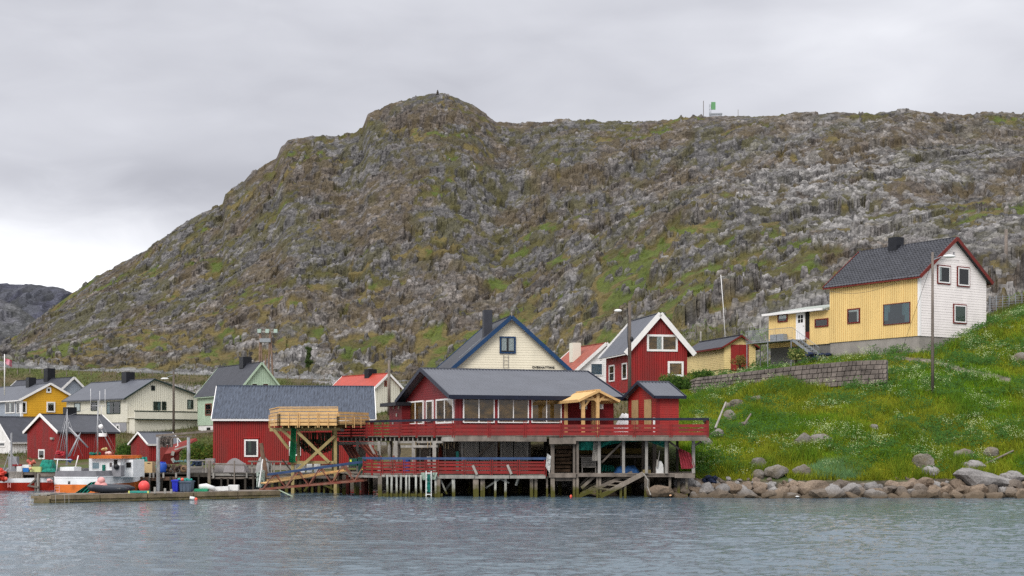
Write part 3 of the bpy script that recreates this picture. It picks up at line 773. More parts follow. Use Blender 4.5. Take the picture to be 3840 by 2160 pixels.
for yy, m_ in ((u1+.9, M_steel), (u1+1.7, M_steel)):
    g = MB(); g.box(-.62, -.15, yy, yy+.72, zl, zl+.62)
    b = g.build('heat_pump' if yy < u1+1 else 'storage_box', M_steel, None); b.location = (h.A.x, h.A.y, h.zb); b.rotation_euler = (0, 0, h.th)
    tag(b, 'right hand grey metal box on the steel landing beside the white door' if yy < u1+1 else 'left hand grey metal box on the steel landing by the small window', 'box')
# blue bundle at the foot of the stair
HH = h
def world_of(hh, x, y, z): return Vector((hh.A.x+hh.cx.x*x+hh.cy.x*y, hh.A.y+hh.cx.y*x+hh.cy.y*y, hh.zb+z))
rn = random.Random(4)
c = world_of(h, -1.9, ye-.1, ze_); mb = MB()
for i in range(16):
    mb.ball((c.x+rn.uniform(-.95, .95), c.y+rn.uniform(-.3, .3), c.z+.10+rn.uniform(0, .3)), rn.uniform(.16, .3), None, rn.uniform(.08, .16), 7, 5, .15, rn)
tag(mb.build('fishing_net_bundle', mat('navy_net', (.02, .03, .07), .9, .5, 9)), 'dark blue folded net bundle at the foot of the steel stair', 'net')

# ---- retaining wall of stone blocks
def retaining_wall():
    r = tag(empty('retaining_wall', P(3000, 1400, 100)), 'long retaining wall of grey stone blocks below the yellow house', 'wall')
    inv = Matrix.Translation(-r.location)
    top = [(2560, 1446), (2600, 1417), (2793, 1393), (3000, 1369), (3200, 1352), (3330, 1348)]; bot = [(2560, 1452), (2845, 1446), (2983, 1438), (3155, 1426), (3330, 1412)]
    dd = [(2560, 112), (2850, 101.5), (3100, 98.2), (3330, 96.2)]
    I = lambda t, x: np.interp(x, [p[0] for p in t], [p[1] for p in t])
    M_blk = mat('grey_brown_stone_block', (.185, .155, .135), .9, .42, 1.3, (1, 1, 1), .3, 10)
    rnd = random.Random(9)
    vb = MB(); N = 40
    for i in range(N+1):
        x = 2560+(3330-2560)*i/N; d = I(dd, x); vb.v += [tuple(P(x, I(bot, x)+30, d+.10)-r.location), tuple(P(x, I(top, x)+4, d+.10)-r.location), tuple(P(x, I(top, x)+4, d+.7)-r.location)]
    for i in range(N): a = 3*i; vb.f += [(a, a+3, a+4, a+1), (a+1, a+4, a+5, a+2)]
    vb.build('backfill', M_concd, r)
    rows = 5; cnt = 0
    for j in range(rows):
        x = 2566 + (j % 2)*9
        while x < 3322:
            w = rnd.uniform(13, 30); x2 = min(x+w, 3326); q = []
            for xx in (x+1.2, x2-1.2):
                d = I(dd, xx)-(.05+.09*(rows-j))-rnd.uniform(0, .07)
                t, b = I(top, xx), I(bot, xx)+22; ht = (b-t)/rows
                slant = 2.5
                q.append((P(xx-slant, b-ht*j-.8, d)-r.location, P(xx+slant*.2, b-ht*(j+1)+1.2, d+.03)-r.location))
            if (q[0][1]-q[0][0]).length > .08:
                bk = Vector((0, .28, 0)); f = [q[0][0], q[1][0], q[1][1], q[0][1]]
                obj('stone_block', f+[v+bk for v in f], [(0, 1, 2, 3), (3, 2, 6, 7), (0, 3, 7, 4), (1, 5, 6, 2), (0, 4, 5, 1)], M_blk, r); cnt += 1
            x = x2
retaining_wall()

# ---- small yellow shed with red doors
h = House('yellow_shed', 'small pale yellow shed with dark roof and red double door', 'shed', 2716, 122, 16, 2833, 2574, 1384, 1298, 'y', 1262)
h.shell(M_yelp, clad=('h', 'h'), pitch=(.15, .15)).roof(M_roofd, og=.3, oe=.35, barge=M_brown, bw=.14).found(M_yelp, 1.4)
for a, b in ((2740, 2772), (2773, 2806)):
    u0, u1 = h.uF(a), h.uF(b); h.fb(MB(), 'F', u0, u1, -.1, h.z('F', u0, 1292), .034, .08).build('door', M_red, h.root)

# ---- red two storey house with wide white verge
h = House('red_house', 'dark red two storey house with broad white bargeboards and a utility pole in front', 'house', 2365, 118, 12.5, 2577, 2274, 1470, 1302, 'y', 1180)
h.shell(M_red, clad=('v', 'v'), pitch=(.20, .20), boards=(True, False)).roof(M_roofg, og=.35, oe=.55, barge=M_white, bw=.42, rib=None).found(M_conc, 2)
h.window('F', 2425, 1255, 2540, 1318, M_white, .17, mull=(.5,), curtain=(M_blind, [(.30, .46, 1)]), back=M_warm)
h.window('F', 2503, 1355, 2562, 1412, M_white, .17, back=M_warm)
h.window('L', 2287, 1369, 2307, 1431, M_white, .11, hmull=(.5,)); h.window('L', 2336, 1361, 2354, 1423, M_white, .11)

# ---- white house with brick red roof
h = House('white_cottage', 'white cottage with faded brick red roof and white masonry chimney', 'house', 2166, 140, 20, 2372, 2060, 1440, 1383, 'y', 1290, D=8)
h.shell(M_white, clad=('h', 'h'), pitch=(.18, .18)).roof(M_roofb, og=.3, oe=.4, barge=M_white, bw=.30).found(M_conc, 2)
h.window('F', 2213, 1362, 2259, 1408, M_white, .08, curtain=(mat('light_blue_curtain', (.30, .42, .58), .9, .2, 7, (4, 4, .3)), [(0, 1, 1)]))
mb = MB(); q = h.W*.5*.42; mb.box(q-.45, q+.45, 3.2, 4.1, h.top(q)-.2, h.top(q)+1.75); mb.build('chimney', M_cream2, h.roofobj)

# ---- cream house with blue verge
h = House('cream_house', 'cream gabled guesthouse with navy blue verge, tall dark chimney and sign lettering', 'house', 1664, 95.8, 12, 2160, 1500, 1640, 1412, 'y', 1192, D=9.2)
h.shell(M_cream, clad=('h', 'h'), pitch=(.17, .17)).roof(M_slate, og=.4, oe=.5, barge=M_blue, bw=.26, rib=.3, ribh=.02)
h.found(M_conc, 2.5)
h.window('F', 1873, 1262, 1933, 1326, M_blue, .10, curtain=(M_blind, [(.05, .42, .9), (.58, .97, .9)]))
w_ = h.roofobj
q = h.W*.5; qq = h.uF(1830)
MB().box(q-1.62, q-1.04, 1.1, 1.75, h.top(q-1.85)-.3, h.top(q)+.62).build('chimney', M_slate, h.roofobj)
mb = MB(); t0, t1 = .28, .62; kk = (h.zr-h.ze)/q
mb.beam((q*t0, 1.6, h.ze+kk*q*t0+.20), (q*t1, 1.6, h.ze+kk*q*t1+.20), .05, .05); mb.build('roof_ladder', M_steel, h.roofobj)
MB().tube([(q, -.42, h.zr-.2), (q, -.42, h.zr+.35)], .035, 6).build('finial', M_timp, h.root)
# sign lettering
cv = bpy.data.curves.new('sign_lettering', 'FONT'); cv.body = 'OVERNATTING'; cv.size = .40; cv.extrude = .01; cv.offset = .012; cv.space_character = 1.12; cv.align_x = 'LEFT'
cv.materials.append(M_black); so = bpy.data.objects.new('sign_lettering', cv); COL.objects.link(so); so.parent = h.root
ul = h.uF(1995); so.location = (ul, -.05, h.z('F', ul, 1381)); so.rotation_euler = (math.radians(90), 0, 0)
bpy.context.view_layer.update(); so.scale = ((h.uF(2078)-ul)/max(.1, so.dimensions.x),)*2 + (1,); 
bpy.context.view_layer.update(); _me = bpy.data.meshes.new_from_object(so); _o = bpy.data.objects.new('sign_lettering', _me); COL.objects.link(_o); _o.parent = h.root
_o.location = so.location; _o.rotation_euler = so.rotation_euler; _o.scale = so.scale; bpy.data.objects.remove(so)
# rungs and fittings on the wall
mb = MB()
for uu in (h.uF(1887), h.uF(1905)): mb.tube([(uu, -.10, h.z('F', uu, 1382)), (uu, -.10, h.z('F', uu, 1330))], .02, 5)
for k in range(4): z = h.z('F', h.uF(1890), 1338+14*k); mb.tube([(h.uF(1887), -.10, z), (h.uF(1905), -.10, z)], .015, 5)
mb.build('wall_ladder', M_timp, h.root)

# ---- pale green house
h = House('green_house', 'pale sage green house with steep dark roof behind the long red boathouse', 'house', 893, 163, 33, 1062, 742, 1592, 1468, 'y', 1362)
h.shell(M_green, clad=('v', 'v'), pitch=(.22, .22)).roof(M_slate, og=.3, oe=.35, barge=M_green, bw=.22)
h.found(M_white, 1.9)
h.window('F', 941, 1436, 966, 1470, M_green, .12, back=M_brown); h.window('F', 982, 1436, 1008, 1470, M_green, .12, back=M_brown)
h.window('L', 772, 1513, 796, 1558, M_rust, .12, hmull=(.5,))
MB().box(h.W*.5-.55, h.W*.5+.55, 4.0, 5.2, h.zr-.4, h.zr+.95).build('chimney', M_black, h.roofobj)
h.fb(MB(), 'L', h.uL(776), h.uL(788), -1.4, -.2, -.035, -.02).build('cellar_window', M_dark, h.root) if False else None
ua, ub = sorted((h.uL(775), h.uL(788))); h.fb(MB(), 'L', ua, ub, -1.15, -.25, -.035, .01).build('cellar_window', M_dark, h.root)

# ---- big cream house left
h = House('pale_cream_house', 'large pale cream house with grey roof, dark green verge and wide balcony', 'house', 475, 172, 44, 740, 250, 1583, 1488, 'y', 1424, frac=.37, eave2_y=1484)
h.shell(M_cream2, clad=('v', 'v'), pitch=(.28, .28)).roof(M_roofg, og=.35, oe=.5, barge=M_trimg, bw=.18, fascia=M_roofg).corner(M_cream2)
h.window('F', 702, 1499, 723, 1534, M_trimg, .08, curtain=(M_blind, [(0, .7, 1)]))
h.window('F', 574, 1506, 601, 1538, M_trimg, .08, curtain=(M_curtb, [(.6, 1, 1)])); h.window('F', 606, 1506, 622, 1538, M_trimg, .08)
h.window('F', 566, 1446, 580, 1464, M_trimg, .08)
h.window('L', 402, 1506, 453, 1552, M_trimg, .08, mull=(.5,), hmull=(.7,), curtain=(M_curtb, [(.8, 1, 1)]))
h.window('L', 343, 1508, 366, 1540, M_trimg, .08); h.window('L', 281, 1511, 303, 1543, M_trimg, .08, curtain=(M_blind, [(0, 1, 1)]))
MB().box(0.05, h.W-.05, .05, h.D-.05, -2.8, 0).build('basement_wall', M_cream2, h.root)
MB().box(-.02, .04, .06, h.D*.62, -2.8, -.06).build('basement_panel', M_greyr, h.root)
h.window('L', 438, 1592, 450, 1613, M_white, .12)
z0 = h.z('F', h.W*.4, 1569); z1 = h.z('F', h.W*.4, 1541)
MB().box(.1, h.W+.2, -1.7, -.05, z0, z0+.15).build('balcony_floor', M_cream2, h.root)
bp_ = MB().box(.1, h.W+.2, -1.78, -1.70, z0-.1, z1-.15).build('balcony_parapet', M_cream2, h.root)
MB().box(.06, h.W+.24, -1.82, -1.66, z1-.15, z1-.03).build('parapet_cap', M_trimg, bp_); MB().box(.08, h.W+.22, -1.80, -1.68, z0-.22, z0-.1).build('parapet_sill', M_trimg, bp_)
MB().box(.3, h.W-.3, -1.4, -.05, -2.9, z0-.01).build('porch_wall', M_cream2, h.root)
MB().box(h.W*.37-.6, h.W*.37+.6, 5.6, 6.8, h.zr-.4, h.zr+1.15).build('chimney', M_black, h.roofobj)

# ---- golden house far left
h = House('golden_house', 'golden yellow gabled house with white trim and grey side at the left edge', 'house', 79, 186, 40, 292, -160, 1600, 1497, 'y', 1440)
h.shell(M_gold, M_grey, clad=('h', 'v'), pitch=(.24, .24)).roof(M_roofg, og=.3, oe=.4, barge=M_white, bw=.28, fascia=M_white).corner(M_white, .25).found(M_conc, 2)
h.window('F', 174, 1507, 206, 1546, M_white, .18, curtain=(M_blind, [(0, 1, .2)])); h.window('F', 173, 1452, 191, 1473, M_white, .18); h.window('F', 80, 1506, 99, 1550, M_white, .14)
h.window('L', 22, 1507, 58, 1550, M_white, .14, mull=(.5,), curtain=(M_blind, [(.4, .6, 1)])); h.window('L', 64, 1507, 76, 1550, M_white, .10)
MB().box(h.W*.5-.8, h.W*.5+.2, 5.2, 6.3, h.zr-.6, h.zr+1.05).build('chimney', M_black, h.roofobj)

# ---- grey house behind it
h = House('grey_house', 'grey boarded house with near black roof behind the golden house', 'house', 236, 203, 46, 312, 30, 1520, 1453, 'y', 1417)
h.shell(M_grey, clad=('v', 'v'), pitch=(.3, .3)).roof(M_roofd, og=.3, oe=.5, barge=M_white, bw=.30).found(M_conc, 3)
MB().box(h.W*.5-.6, h.W*.5+.6, 6.3, 7.5, h.zr-.6, h.zr+1.6).build('chimney', M_black, h.roofobj)

# ---- white boathouse left edge
h = House('white_boathouse', 'white boathouse with charcoal roof at the far left quay', 'boathouse', 44, 150, 44, 132, -60, 1718, 1652, 'x', 1566, W=9.5, D=6.5)
h.shell(M_white, clad=('v', 'v'), pitch=(.3, .3)).roof(M_roofd, og=.3, oe=.35, barge=M_white, bw=.2).found(M_conc, 1.2)
h.window('L', -6, 1657, 22, 1676, M_white, .14)

# ---- red boathouse left
h = House('red_boathouse', 'red boathouse with white verge and dark roof behind the orange fishing boat', 'boathouse', 221, 138, 44, 433, 103, 1724, 1617, 'x', 1557)
h.shell(M_red, clad=('v', 'v'), pitch=(.22, .22)).roof(M_slate, og=.3, oe=.35, barge=M_white, bw=.28, fascia=M_roofd).found(M_conc, 1.2)
h.window('L', 147, 1685, 170, 1722, M_white, .14); h.fb(MB(), 'L', h.uL(196), h.uL(206), h.z('L', 2, 1648), h.z('L', 2, 1640), .03, .25).build('wall_lamp', M_timp, h.root)
MB().box(2.6, 3.6, 3.4, 4.4, h.zr-.9, h.zr+.85).build('chimney', M_black, h.roofobj)

# ---- small red shed left
h = House('small_red_shed', 'small red shed with grey roof and white verge behind the fish rack', 'shed', 559, 125, 43, 672, 492, 1730, 1664, 'x', 1624)
h.shell(M_red, clad=('v', 'v'), pitch=(.22, .22)).roof(M_roofg, og=.2, oe=.2, barge=M_white, bw=.16).found(M_conc, 1)

# ---- long red boathouse
h = House('long_red_boathouse', 'long red boathouse with streaked black corrugated roof behind the pine terrace', 'boathouse', 801, 103, 7, 1402, 770, 1742, 1567, 'x', 1452, D=8.5)
h.shell(M_redb, clad=('v', 'v'), pitch=(.15, .15)).roof(M_roofs, og=.12, oe=.30, rib=.22, ribh=.05, barge=M_white, bw=.12, fascia=M_white).found(M_conc, 1.0)
h.window('F', 916, 1648, 968, 1713, M_white, .11, curtain=(M_curtg, [(.25, .5, .8)]))
h.window('F', 1084, 1655, 1128, 1709, M_white, .11)
h.fb(MB(), 'F', h.uF(912), h.uF(972), h.z('F', 2, 1644), h.z('F', 2, 1640), .02, .12).build('window_hood', M_redb, h.root)
for a, b in ((806, 900), (905, 922)): h.fb(MB(), 'F', h.uF(a), h.uF(b), -.55, .10, .01, .06).build('skirting_board', M_timp, h.root)

# ---- orange-red roof house
h = House('orange_roof_house', 'cream boarded house with bright orange red roof behind the long boathouse', 'house', 1408, 172, 38, 1500, 1244, 1585, 1449, 'y', 1403)
h.shell(M_cream2, clad=('v', 'v'), pitch=(.3, .3)).roof(M_roofr, og=.3, oe=.3, barge=M_white, bw=.26, fascia=M_white).found(M_cream2, 2)
h.window('F', 1440, 1427, 1450, 1449, M_rust, .12)
MB().box(h.W*.5-.6, h.W*.5+.6, 3.4, 4.4, h.zr-.5, h.zr+.75).build('chimney', M_black, h.roofobj)
# ================================================================== the wharf cafe
def Wp(px, d, z): return Vector((PX(px, d), d, z))
def Wy(px, py, d): return P(px, py, d)
M_navy = mat('navy_handrail_paint', (.012, .016, .034), .5, .25, 3); M_bluer = mat('faded_blue_handrail_paint', (.045, .085, .19), .6, .25, 3)
M_bag = mat('black_plastic', (.014, .014, .017), .4, .3, 5)
M_gnet = mat('green_fishing_net', (.015, .23, .17), .9, .45, 7, (1, 1, 1), .5, 18)
M_gnet2 = mat('bright_green_net', (.02, .26, .11), .9, .3, 8, (4, 4, .5), .4, 18)
M_teal = mat('teal_plastic', (.03, .30, .25), .6, .2, 5); M_whitep = mat('white_plastic', (.74, .74, .72), .5, .12, 3)
M_orangeb = mat('orange_buoy_plastic', (.75, .11, .07), .45, .12, 3); M_pinkb = mat('faded_pink_buoy_plastic', (.78, .36, .34), .5, .2, 3)
M_tubb = mat('royal_blue_plastic', (.02, .035, .50), .5, .15, 3); M_tubg = mat('slate_grey_plastic', (.085, .115, .16), .55, .15, 3)
M_cafer = mat('cafe_red_boards', (.185, .008, .011), .6, .22, 1.2, (1, 1, 1), .1, 25)

ZU, ZL, ZR = 3.40, 1.27, 1.33      # upper deck, lower deck, right hand landing
cafe = House('wharf_cafe', 'red wharf cafe with grey sheet roof and wide white framed windows on the upper deck', 'cafe', 1712, 80, 20, 2301, 1522, 1633, 1481, 'x', 1387)
h = cafe; h.shell(M_cafer, clad=('h', 'h'), pitch=(.14, .14))
h.roof(M_roofg, og=.55, oe=.50, th=.07, rib=.20, ribh=.04, barge=M_navy, bw=.24, fascia=M_navy, mfascia_w=.24)
MB().box(-.03, h.W*.70, -.045, -.030, h.ze-.26, h.ze-.02).build('eave_panel', M_redd, h.root)
for a, b in ((1735, 1853), (1865, 1981), (1991, 2104)): h.window('F', a, 1493, b, 1586, M_white, .06, mull=(.5,), back=M_warm, proud=.05)
h.window('F', 2172, 1500, 2199, 1534, M_white, .08); h.window('F', 2235, 1500, 2260, 1534, M_white, .08, curtain=(M_blind, [(0, 1, 1)]))
h.window('L', 1533, 1504, 1592, 1592, M_white, .09, mull=(.5,), back=M_warm, proud=.05); h.window('L', 1603, 1501, 1628, 1580, M_white, .09, back=M_warm, proud=.05); h.window('L', 1640, 1495, 1705, 1588, M_white, .09, mull=(.5,), back=M_warm, proud=.05)
for uu in (h.uF(1859), h.uF(1986), h.uF(1724), h.uF(2112)): h.fb(MB(), 'F', uu-.08, uu+.08, 0, h.ze-.02, .035, .075).build('wall_post', M_redd, h.root)
for uu in (h.uL(1597), h.uL(1634), h.uL(1528)): h.fb(MB(), 'L', uu-.10, uu+.10, 0, h.ze-.3, .035, .075).build('wall_post', M_redd, h.root)
h.corner(M_redd, .13)
# annex with flat black roof
an = House('cafe_annex', 'small red annex with flat black roof left of the cafe gable', 'annex', 1508, 88.5, 20, 1530, 1440, 1636, 1520, 'x', 1518, W=1.6, D=3.0)
an.shell(M_cafer, clad=('h', 'h'), pitch=(.14, .14)); MB().box(-.5, 1.9, -.3, 3.5, an.ze-.02, an.ze+.20).build('flat_roof', M_black, an.root)
rn = random.Random(2)
for i, (a, b) in enumerate(((.5, 1.7), (1.0, 1.25), (1.7, 1.75), (1.9, .7))): an.fb(MB(), 'L', a, a+.28, b, b+.20, .035, .06).build('notice', M_timp, an.root)

hut = House('deck_hut', 'small red hut with two plywood boarded windows at the right end of the upper deck', 'hut', 2466, 79.3, 20, 2545, 2357, 1633, 1484, 'x', 1436)
h = hut; h.shell(M_redb, clad=('h', 'h'), pitch=(.12, .12)); h.roof(M_roofg, og=.30, oe=.28, th=.06, rib=.20, ribh=.04, barge=M_navy, bw=.17, fascia=M_navy)
for a, b, c in ((2372, 2396, 1500), (2419, 2445, 1497)):
    ua, ub = sorted((h.uL(a), h.uL(b))); h.fb(MB(), 'L', ua, ub, .25, h.z('L', ua, c), .034, .06).build('plywood_panel', M_ply, h.root)
h.corner(M_redd, .10)

can = House('pine_canopy', 'new pine canopy with gabled roof on posts in front of the cafe', 'canopy', 2180, 78.9, 16, 2300, 2100, 1632, 1497, 'y', 1468, D=3.2)
h = can; W_, D_ = h.W, h.D
h.roof(M_pine, og=.25, oe=.28, th=.05, rib=.14, ribh=.03, barge=M_pine, bw=.13)
for (x, y) in ((.12, .05), (W_*.5, -.02), (W_-.12, D_-.1), (.12, D_-.1)):
    MB().box(x-.085, x+.085, y-.085, y+.085, 0, h.top(x)-.02).build('post', M_pine, h.root)
for sx in (-1, 1):
    MB().beam((W_*.5, -.02, h.zr-.62), (W_*.5+sx*.42, -.02, h.zr-.24), .10, .10).build('brace', M_pine, h.root)
MB().beam((.12, .05, h.ze-.5), (.5, .05, h.ze-.02), .09, .09).build('brace', M_pine, h.root); MB().beam((.12, .05, h.ze-.5), (.12, .5, h.ze-.05), .09, .09).build('brace', M_pine, h.root)
MB().beam((.05, -.02, h.ze-.0), (W_-.05, -.02, h.ze-.0), .09, .12).build('tie_beam', M_pine, h.root)
MB().beam((.12, 0, h.ze-.06), (.12, D_, h.ze-.06), .10, .12).build('purlin', M_pine, h.root); MB().beam((W_-.12, 0, h.ze-.06), (W_-.12, D_, h.ze-.06), .10, .12).build('purlin', M_pine, h.root)

# ---------------------------------------------------------------- railings
def railing(root, a, b, z, heights, hand, mboard=M_redrail, spacing=1.9, hand_h=.87, rnd=random.Random(5), o=None, ptop=.80, pend=-.12, hw=.12, hh=.13, gapset=()):
    """boards bay by bay, double battens at the joints, one broad handrail"""
    a = Vector((a[0], a[1], 0)); b = Vector((b[0], b[1], 0)); L = (b-a).length; n = max(1, round(L/spacing)); d = (b-a)/L
    nrm = Vector((d.y, -d.x, 0))
    loc = root.location
    za = Vector((0, 0, z))
    for k in range(n):
        p, q = a+d*(L*k/n), a+d*(L*(k+1)/n)
        for i, (lo, hi) in enumerate(heights):
            jz = rnd.uniform(-.006, .006)
            beam('rail_board', p+d*.006+za+Vector((0, 0, (lo+hi)/2+jz))-loc, q-d*.006+za+Vector((0, 0, (lo+hi)/2+jz+rnd.uniform(-.006, .006)))-loc, .028, hi-lo, mboard, root)
    for k in range(n+1):
        p = a+d*(L*k/n)
        for s in (-.055, .055):
            if (k == 0 and s < 0) or (k == n and s > 0): continue
            q = p+d*s+nrm*(.035)
            MB().beam(q+za+Vector((0, 0, pend))-loc, q+za+Vector((0, 0, ptop))-loc, .045, .035, up=Vector((0, 1, 0))).build('rail_post', mboard, root)
    m = max(1, round(n/3))
    for k in range(m):
        beam('handrail', a+d*(L*k/m)+za+Vector((0, 0, hand_h))-loc, a+d*(L*(k+1)/m)+za+Vector((0, 0, hand_h))-loc, hw, hh, hand, root)

UA, UB, UC = Wp(1262, 88, 0), Wp(1700, 78, 0), Wp(2655, 76.4, 0)
UD = Wp(2640, 84, 0)
ud = tag(empty('upper_deck', (0, 80, 0)), 'high timber deck on posts that carries the red cafe, with joists and rim beams', 'deck')
def slab(name, pts, z0, z1, m, root):
    n = len(pts); l = root.location; vs = [(p[0]-l.x, p[1]-l.y, z0-l.z) for p in pts]+[(p[0]-l.x, p[1]-l.y, z1-l.z) for p in pts]
    return obj(name, vs, [tuple(range(n))[::-1], tuple(range(n, 2*n))]+[(i, (i+1) % n, n+(i+1) % n, n+i) for i in range(n)], m, root)
back = [UD, Vector((8, 92, 0)), Vector((-8, 96, 0)), Vector((-12.5, 93, 0))]
slab('deck_surface', [UA, UB, UC]+back, ZU-.06, ZU, M_tim, ud)
o80 = ud.location
def ub(name, a, b, w, h_, m): return beam(name, Vector(a)-o80, Vector(b)-o80, w, h_, m, ud)
rnd = random.Random(12)
# rim beams in lengths
def rim(pa, pb, z, hh, n, m, off=.0):
    for k in range(n):
        a = pa.lerp(pb, k/n); b = pa.lerp(pb, (k+1)/n); dz = rnd.uniform(-.015, .015)
        ub('rim_beam', (a.x, a.y+off, z+dz), (b.x, b.y+off, z+dz), .07, hh, m)
rim(Wp(1660, 78.95, 0), Wp(1704, 77.98, 0), ZU-.20, .26, 1, M_timp); rim(UB, Wp(2050, 77.4, 0), ZU-.20, .26, 3, M_tim); rim(Wp(2060, 77.4, 0), Wp(2160, 77.25, 0), ZU-.28, .36, 2, M_tim); rim(Wp(2160, 77.2, 0), UC, ZU-.19, .22, 4, M_tim)
rim(Wp(1475, 83.1, 0), Wp(1660, 78.98, 0), ZU-.37, .12, 2, M_timp, .05); rim(Wp(1270, 87.9, 0), Wp(1450, 83.8, 0), ZU-.44, .22, 3, M_timp, .05)
# joist ends along the slanting front
for k in range(26):
    t = (k+.3)/26; p = UA.lerp(UB, t)
    ub('joist', (p.x+.1, p.y+.04, ZU-.19), (p.x+1.6, p.y+4.0, ZU-.19), .07, .22, M_timp)
for k in range(16):
    p = UB.lerp(UC, (k+.5)/16); ub('joist', (p.x, p.y+.15, ZU-.19), (p.x, p.y+6, ZU-.19), .07, .2, M_timd)
# posts between lower and upper deck (and further back)
def upost(px, d, z0, z1, w=.17, m=M_tim, name='post'): p = Wp(px, d, 0); return MB().box(p.x-w/2-o80.x, p.x+w/2-o80.x, p.y-w/2-o80.y, p.y+w/2-o80.y, z0, z1).build(name, m, ud)
for px, d, w, m in ((1266, 88, .16, M_timp), (1341, 86.2, .16, M_timp), (1422, 84.3, .18, M_timp), (1485, 82.6, .20, M_timp), (1494, 83.2, .12, M_tim), (1551, 81.2, .20, M_timp), (1629, 79.6, .20, M_timp), (1466, 86, .16, M_tim), (1727, 80.6, .14, M_timp), (1865, 81, .16, M_rust), (1982, 81, .26, M_timp), (2072, 77.8, .20, M_tim)):
    upost(px, d, ZL, ZU-.3, w, m)
for px, d, w, m in ((2153, 77.6, .13, M_tim), (2166, 77.5, .13, M_tim), (2247, 77.5, .16, M_timp), (2338, 77.4, .15, M_timp), (2424, 77.3, .15, M_timp), (2454, 79, .20, M_tim), (2498, 77.2, .15, M_timp), (2505, 77.4, .09, M_tim), (2600, 77.6, .17, M_timp), (2330, 80.5, .12, M_tim), (2410, 80.5, .12, M_tim), (2415, 82, .1, M_tim), (2245, 81, .14, M_tim), (2382, 83, .12, M_timd), (2540, 82, .14, M_timd), (2600, 82, .14, M_timd)):
    upost(px, d, ZR, ZU-.3, w, m)
for a, b in (((1310, 1668, 86.4), (1340, 1727, 86)), ((1386, 1668, 84.6), (1418, 1727, 84.2)), ((1860, 1645, 80), (1780, 1722, 79.8)), ((2336, 1655, 77.9), (2255, 1735, 77.9)), ((2504, 1652, 77.6), (2548, 1684, 77.4)), ((2630, 1655, 79), (2592, 1680, 79))):
    A, B = Wy(*a), Wy(*b); ub('brace', A, B, .10, .10, M_timp if a[0] < 1500 else M_tim)
ub('cross_beam', Wp(1505, 82, ZU-.62), Wp(1640, 79.4, ZU-.60), .10, .14, M_timp)
ub('cross_beam', Wp(2160, 80.5, ZL+.95), Wp(2410, 80.5, ZL+.95), .08, .16, M_tim); ub('cross_beam', Wp(2160, 82, ZL+1.25), Wp(2420, 82, ZL+1.25), .1, .30, mat('old_yellow_board', (.19, .13, .03), .8, .3, 2))
ur = tag(empty('upper_railing', (0, 80, 0)), 'red board railing with navy handrail around the upper deck', 'railing')
H3 = [(.02, .18), (.235, .385), (.44, .59), ]
railing(ur, UA, UB, ZU, [(.04, .16), (.215, .345), (.40, .53), (.585, .66)], M_navy, spacing=1.75)
railing(ur, UB, UC, ZU, [(.0, .17), (.205, .375), (.415, .585)], M_navy, spacing=1.9)
railing(ur, UC, UD, ZU, [(.0, .17), (.205, .375), (.415, .585)], M_navy, spacing=1.9)

# ---------------------------------------------------------------- lower deck and pilings
ldk = tag(empty('lower_wharf', (0, 80, 0)), 'lower timber wharf on algae stained pilings under the cafe', 'wharf')
LA, LB_, LC = Wp(1362, 80.2, 0), Wp(1432, 78.6, 0), Wp(2046, 78, 0)
slab('deck_surface', [Wp(1240, 84.5, 0), LA, LB_, LC, Vector((2, 88, 0)), Vector((-11, 91, 0))], ZL-.06, ZL, M_tim, ldk)
def lb(name, a, b, w, h_, m): return beam(name, Vector(a)-o80, Vector(b)-o80, w, h_, m, ldk)
lb('rim_beam', Wp(1640, 78.2, ZL-.14), Wp(1780, 78.1, ZL-.14), .08, .20, M_timp); lb('rim_beam', Wp(1782, 78.1, ZL-.15), Wp(1910, 78, ZL-.15), .08, .18, M_timp); lb('rim_beam', Wp(1912, 78, ZL-.15), Wp(2046, 77.9, ZL-.15), .08, .17, M_timp)
lb('rim_beam', Wp(1310, 81.2, ZL-.16), Wp(1432, 78.6, ZL-.16), .08, .13, M_timp)
lb('rim_beam', Wp(1432, 78.5, ZL-.10), Wp(1640, 78.2, ZL-.10), .08, .12, M_timp)
for k in range(24):
    x = 1445+k*25; lb('joist', Wp(x, 78.15, ZL-.10), Wp(x, 84, ZL-.10), .07, .12, M_tim)
def pile(px, d, z1, w, m, lean=0.0, root=None):
    p = Wp(px, d, 0); r = root or ldk
    MB().tube([(p.x-o80.x+lean, p.y-o80.y, -1.6), (p.x-o80.x, p.y-o80.y, z1)], w/2, 8).build('piling', m, r)
def sqpile(px, d, z0, z1, w, m, lean=0.0, name='piling', root=None):
    a = Wp(px, d, z0)+Vector((lean, 0, 0)); b = Wp(px, d, z1); MB().beam(a-o80, b-o80, w, w, up=Vector((0, 1, 0))).build(name, m, root or ldk)
fx = [1452, 1469, 1487, 1504, 1523, 1535, 1560, 1578, 1600, 1617, 1633]
for i, x in enumerate(fx): sqpile(x, 78.2, -.5, ZL-.05, .105 if i not in (5,) else .07, M_pilew, rnd.uniform(-.03, .03), 'fender_post')
lb('fender_beam', Wp(1432, 78.32, .12), Wp(1660, 78.32, .12), .10, .16, M_pile)
for x, w, m in ((1425, .22, M_pile), (1645, .20, M_pile), (1700, .17, M_pilew), (1784, .30, M_pile), (1806, .11, M_pile), (1814, .13, M_pile), (1858, .12, M_pilew), (1896, .13, M_pilew), (1993, .18, M_pile), (2010, .16, M_pile), (2051, .10, M_pile)):
    sqpile(x, 78.3, -1.2, ZL-.1, w, m, rnd.uniform(-.04, .04))
for x in (1290, 1341, 1372): sqpile(x, 81+rnd.uniform(0, 2), -1.2, ZL-.1, .20, M_pile, 0)
M_pipe = mat('rusty_red_steel', (.10, .016, .010), .6, .35, 2)
for x in (1300, 1368): pile(x, 82.3, ZL-.15, .42, M_pipe)
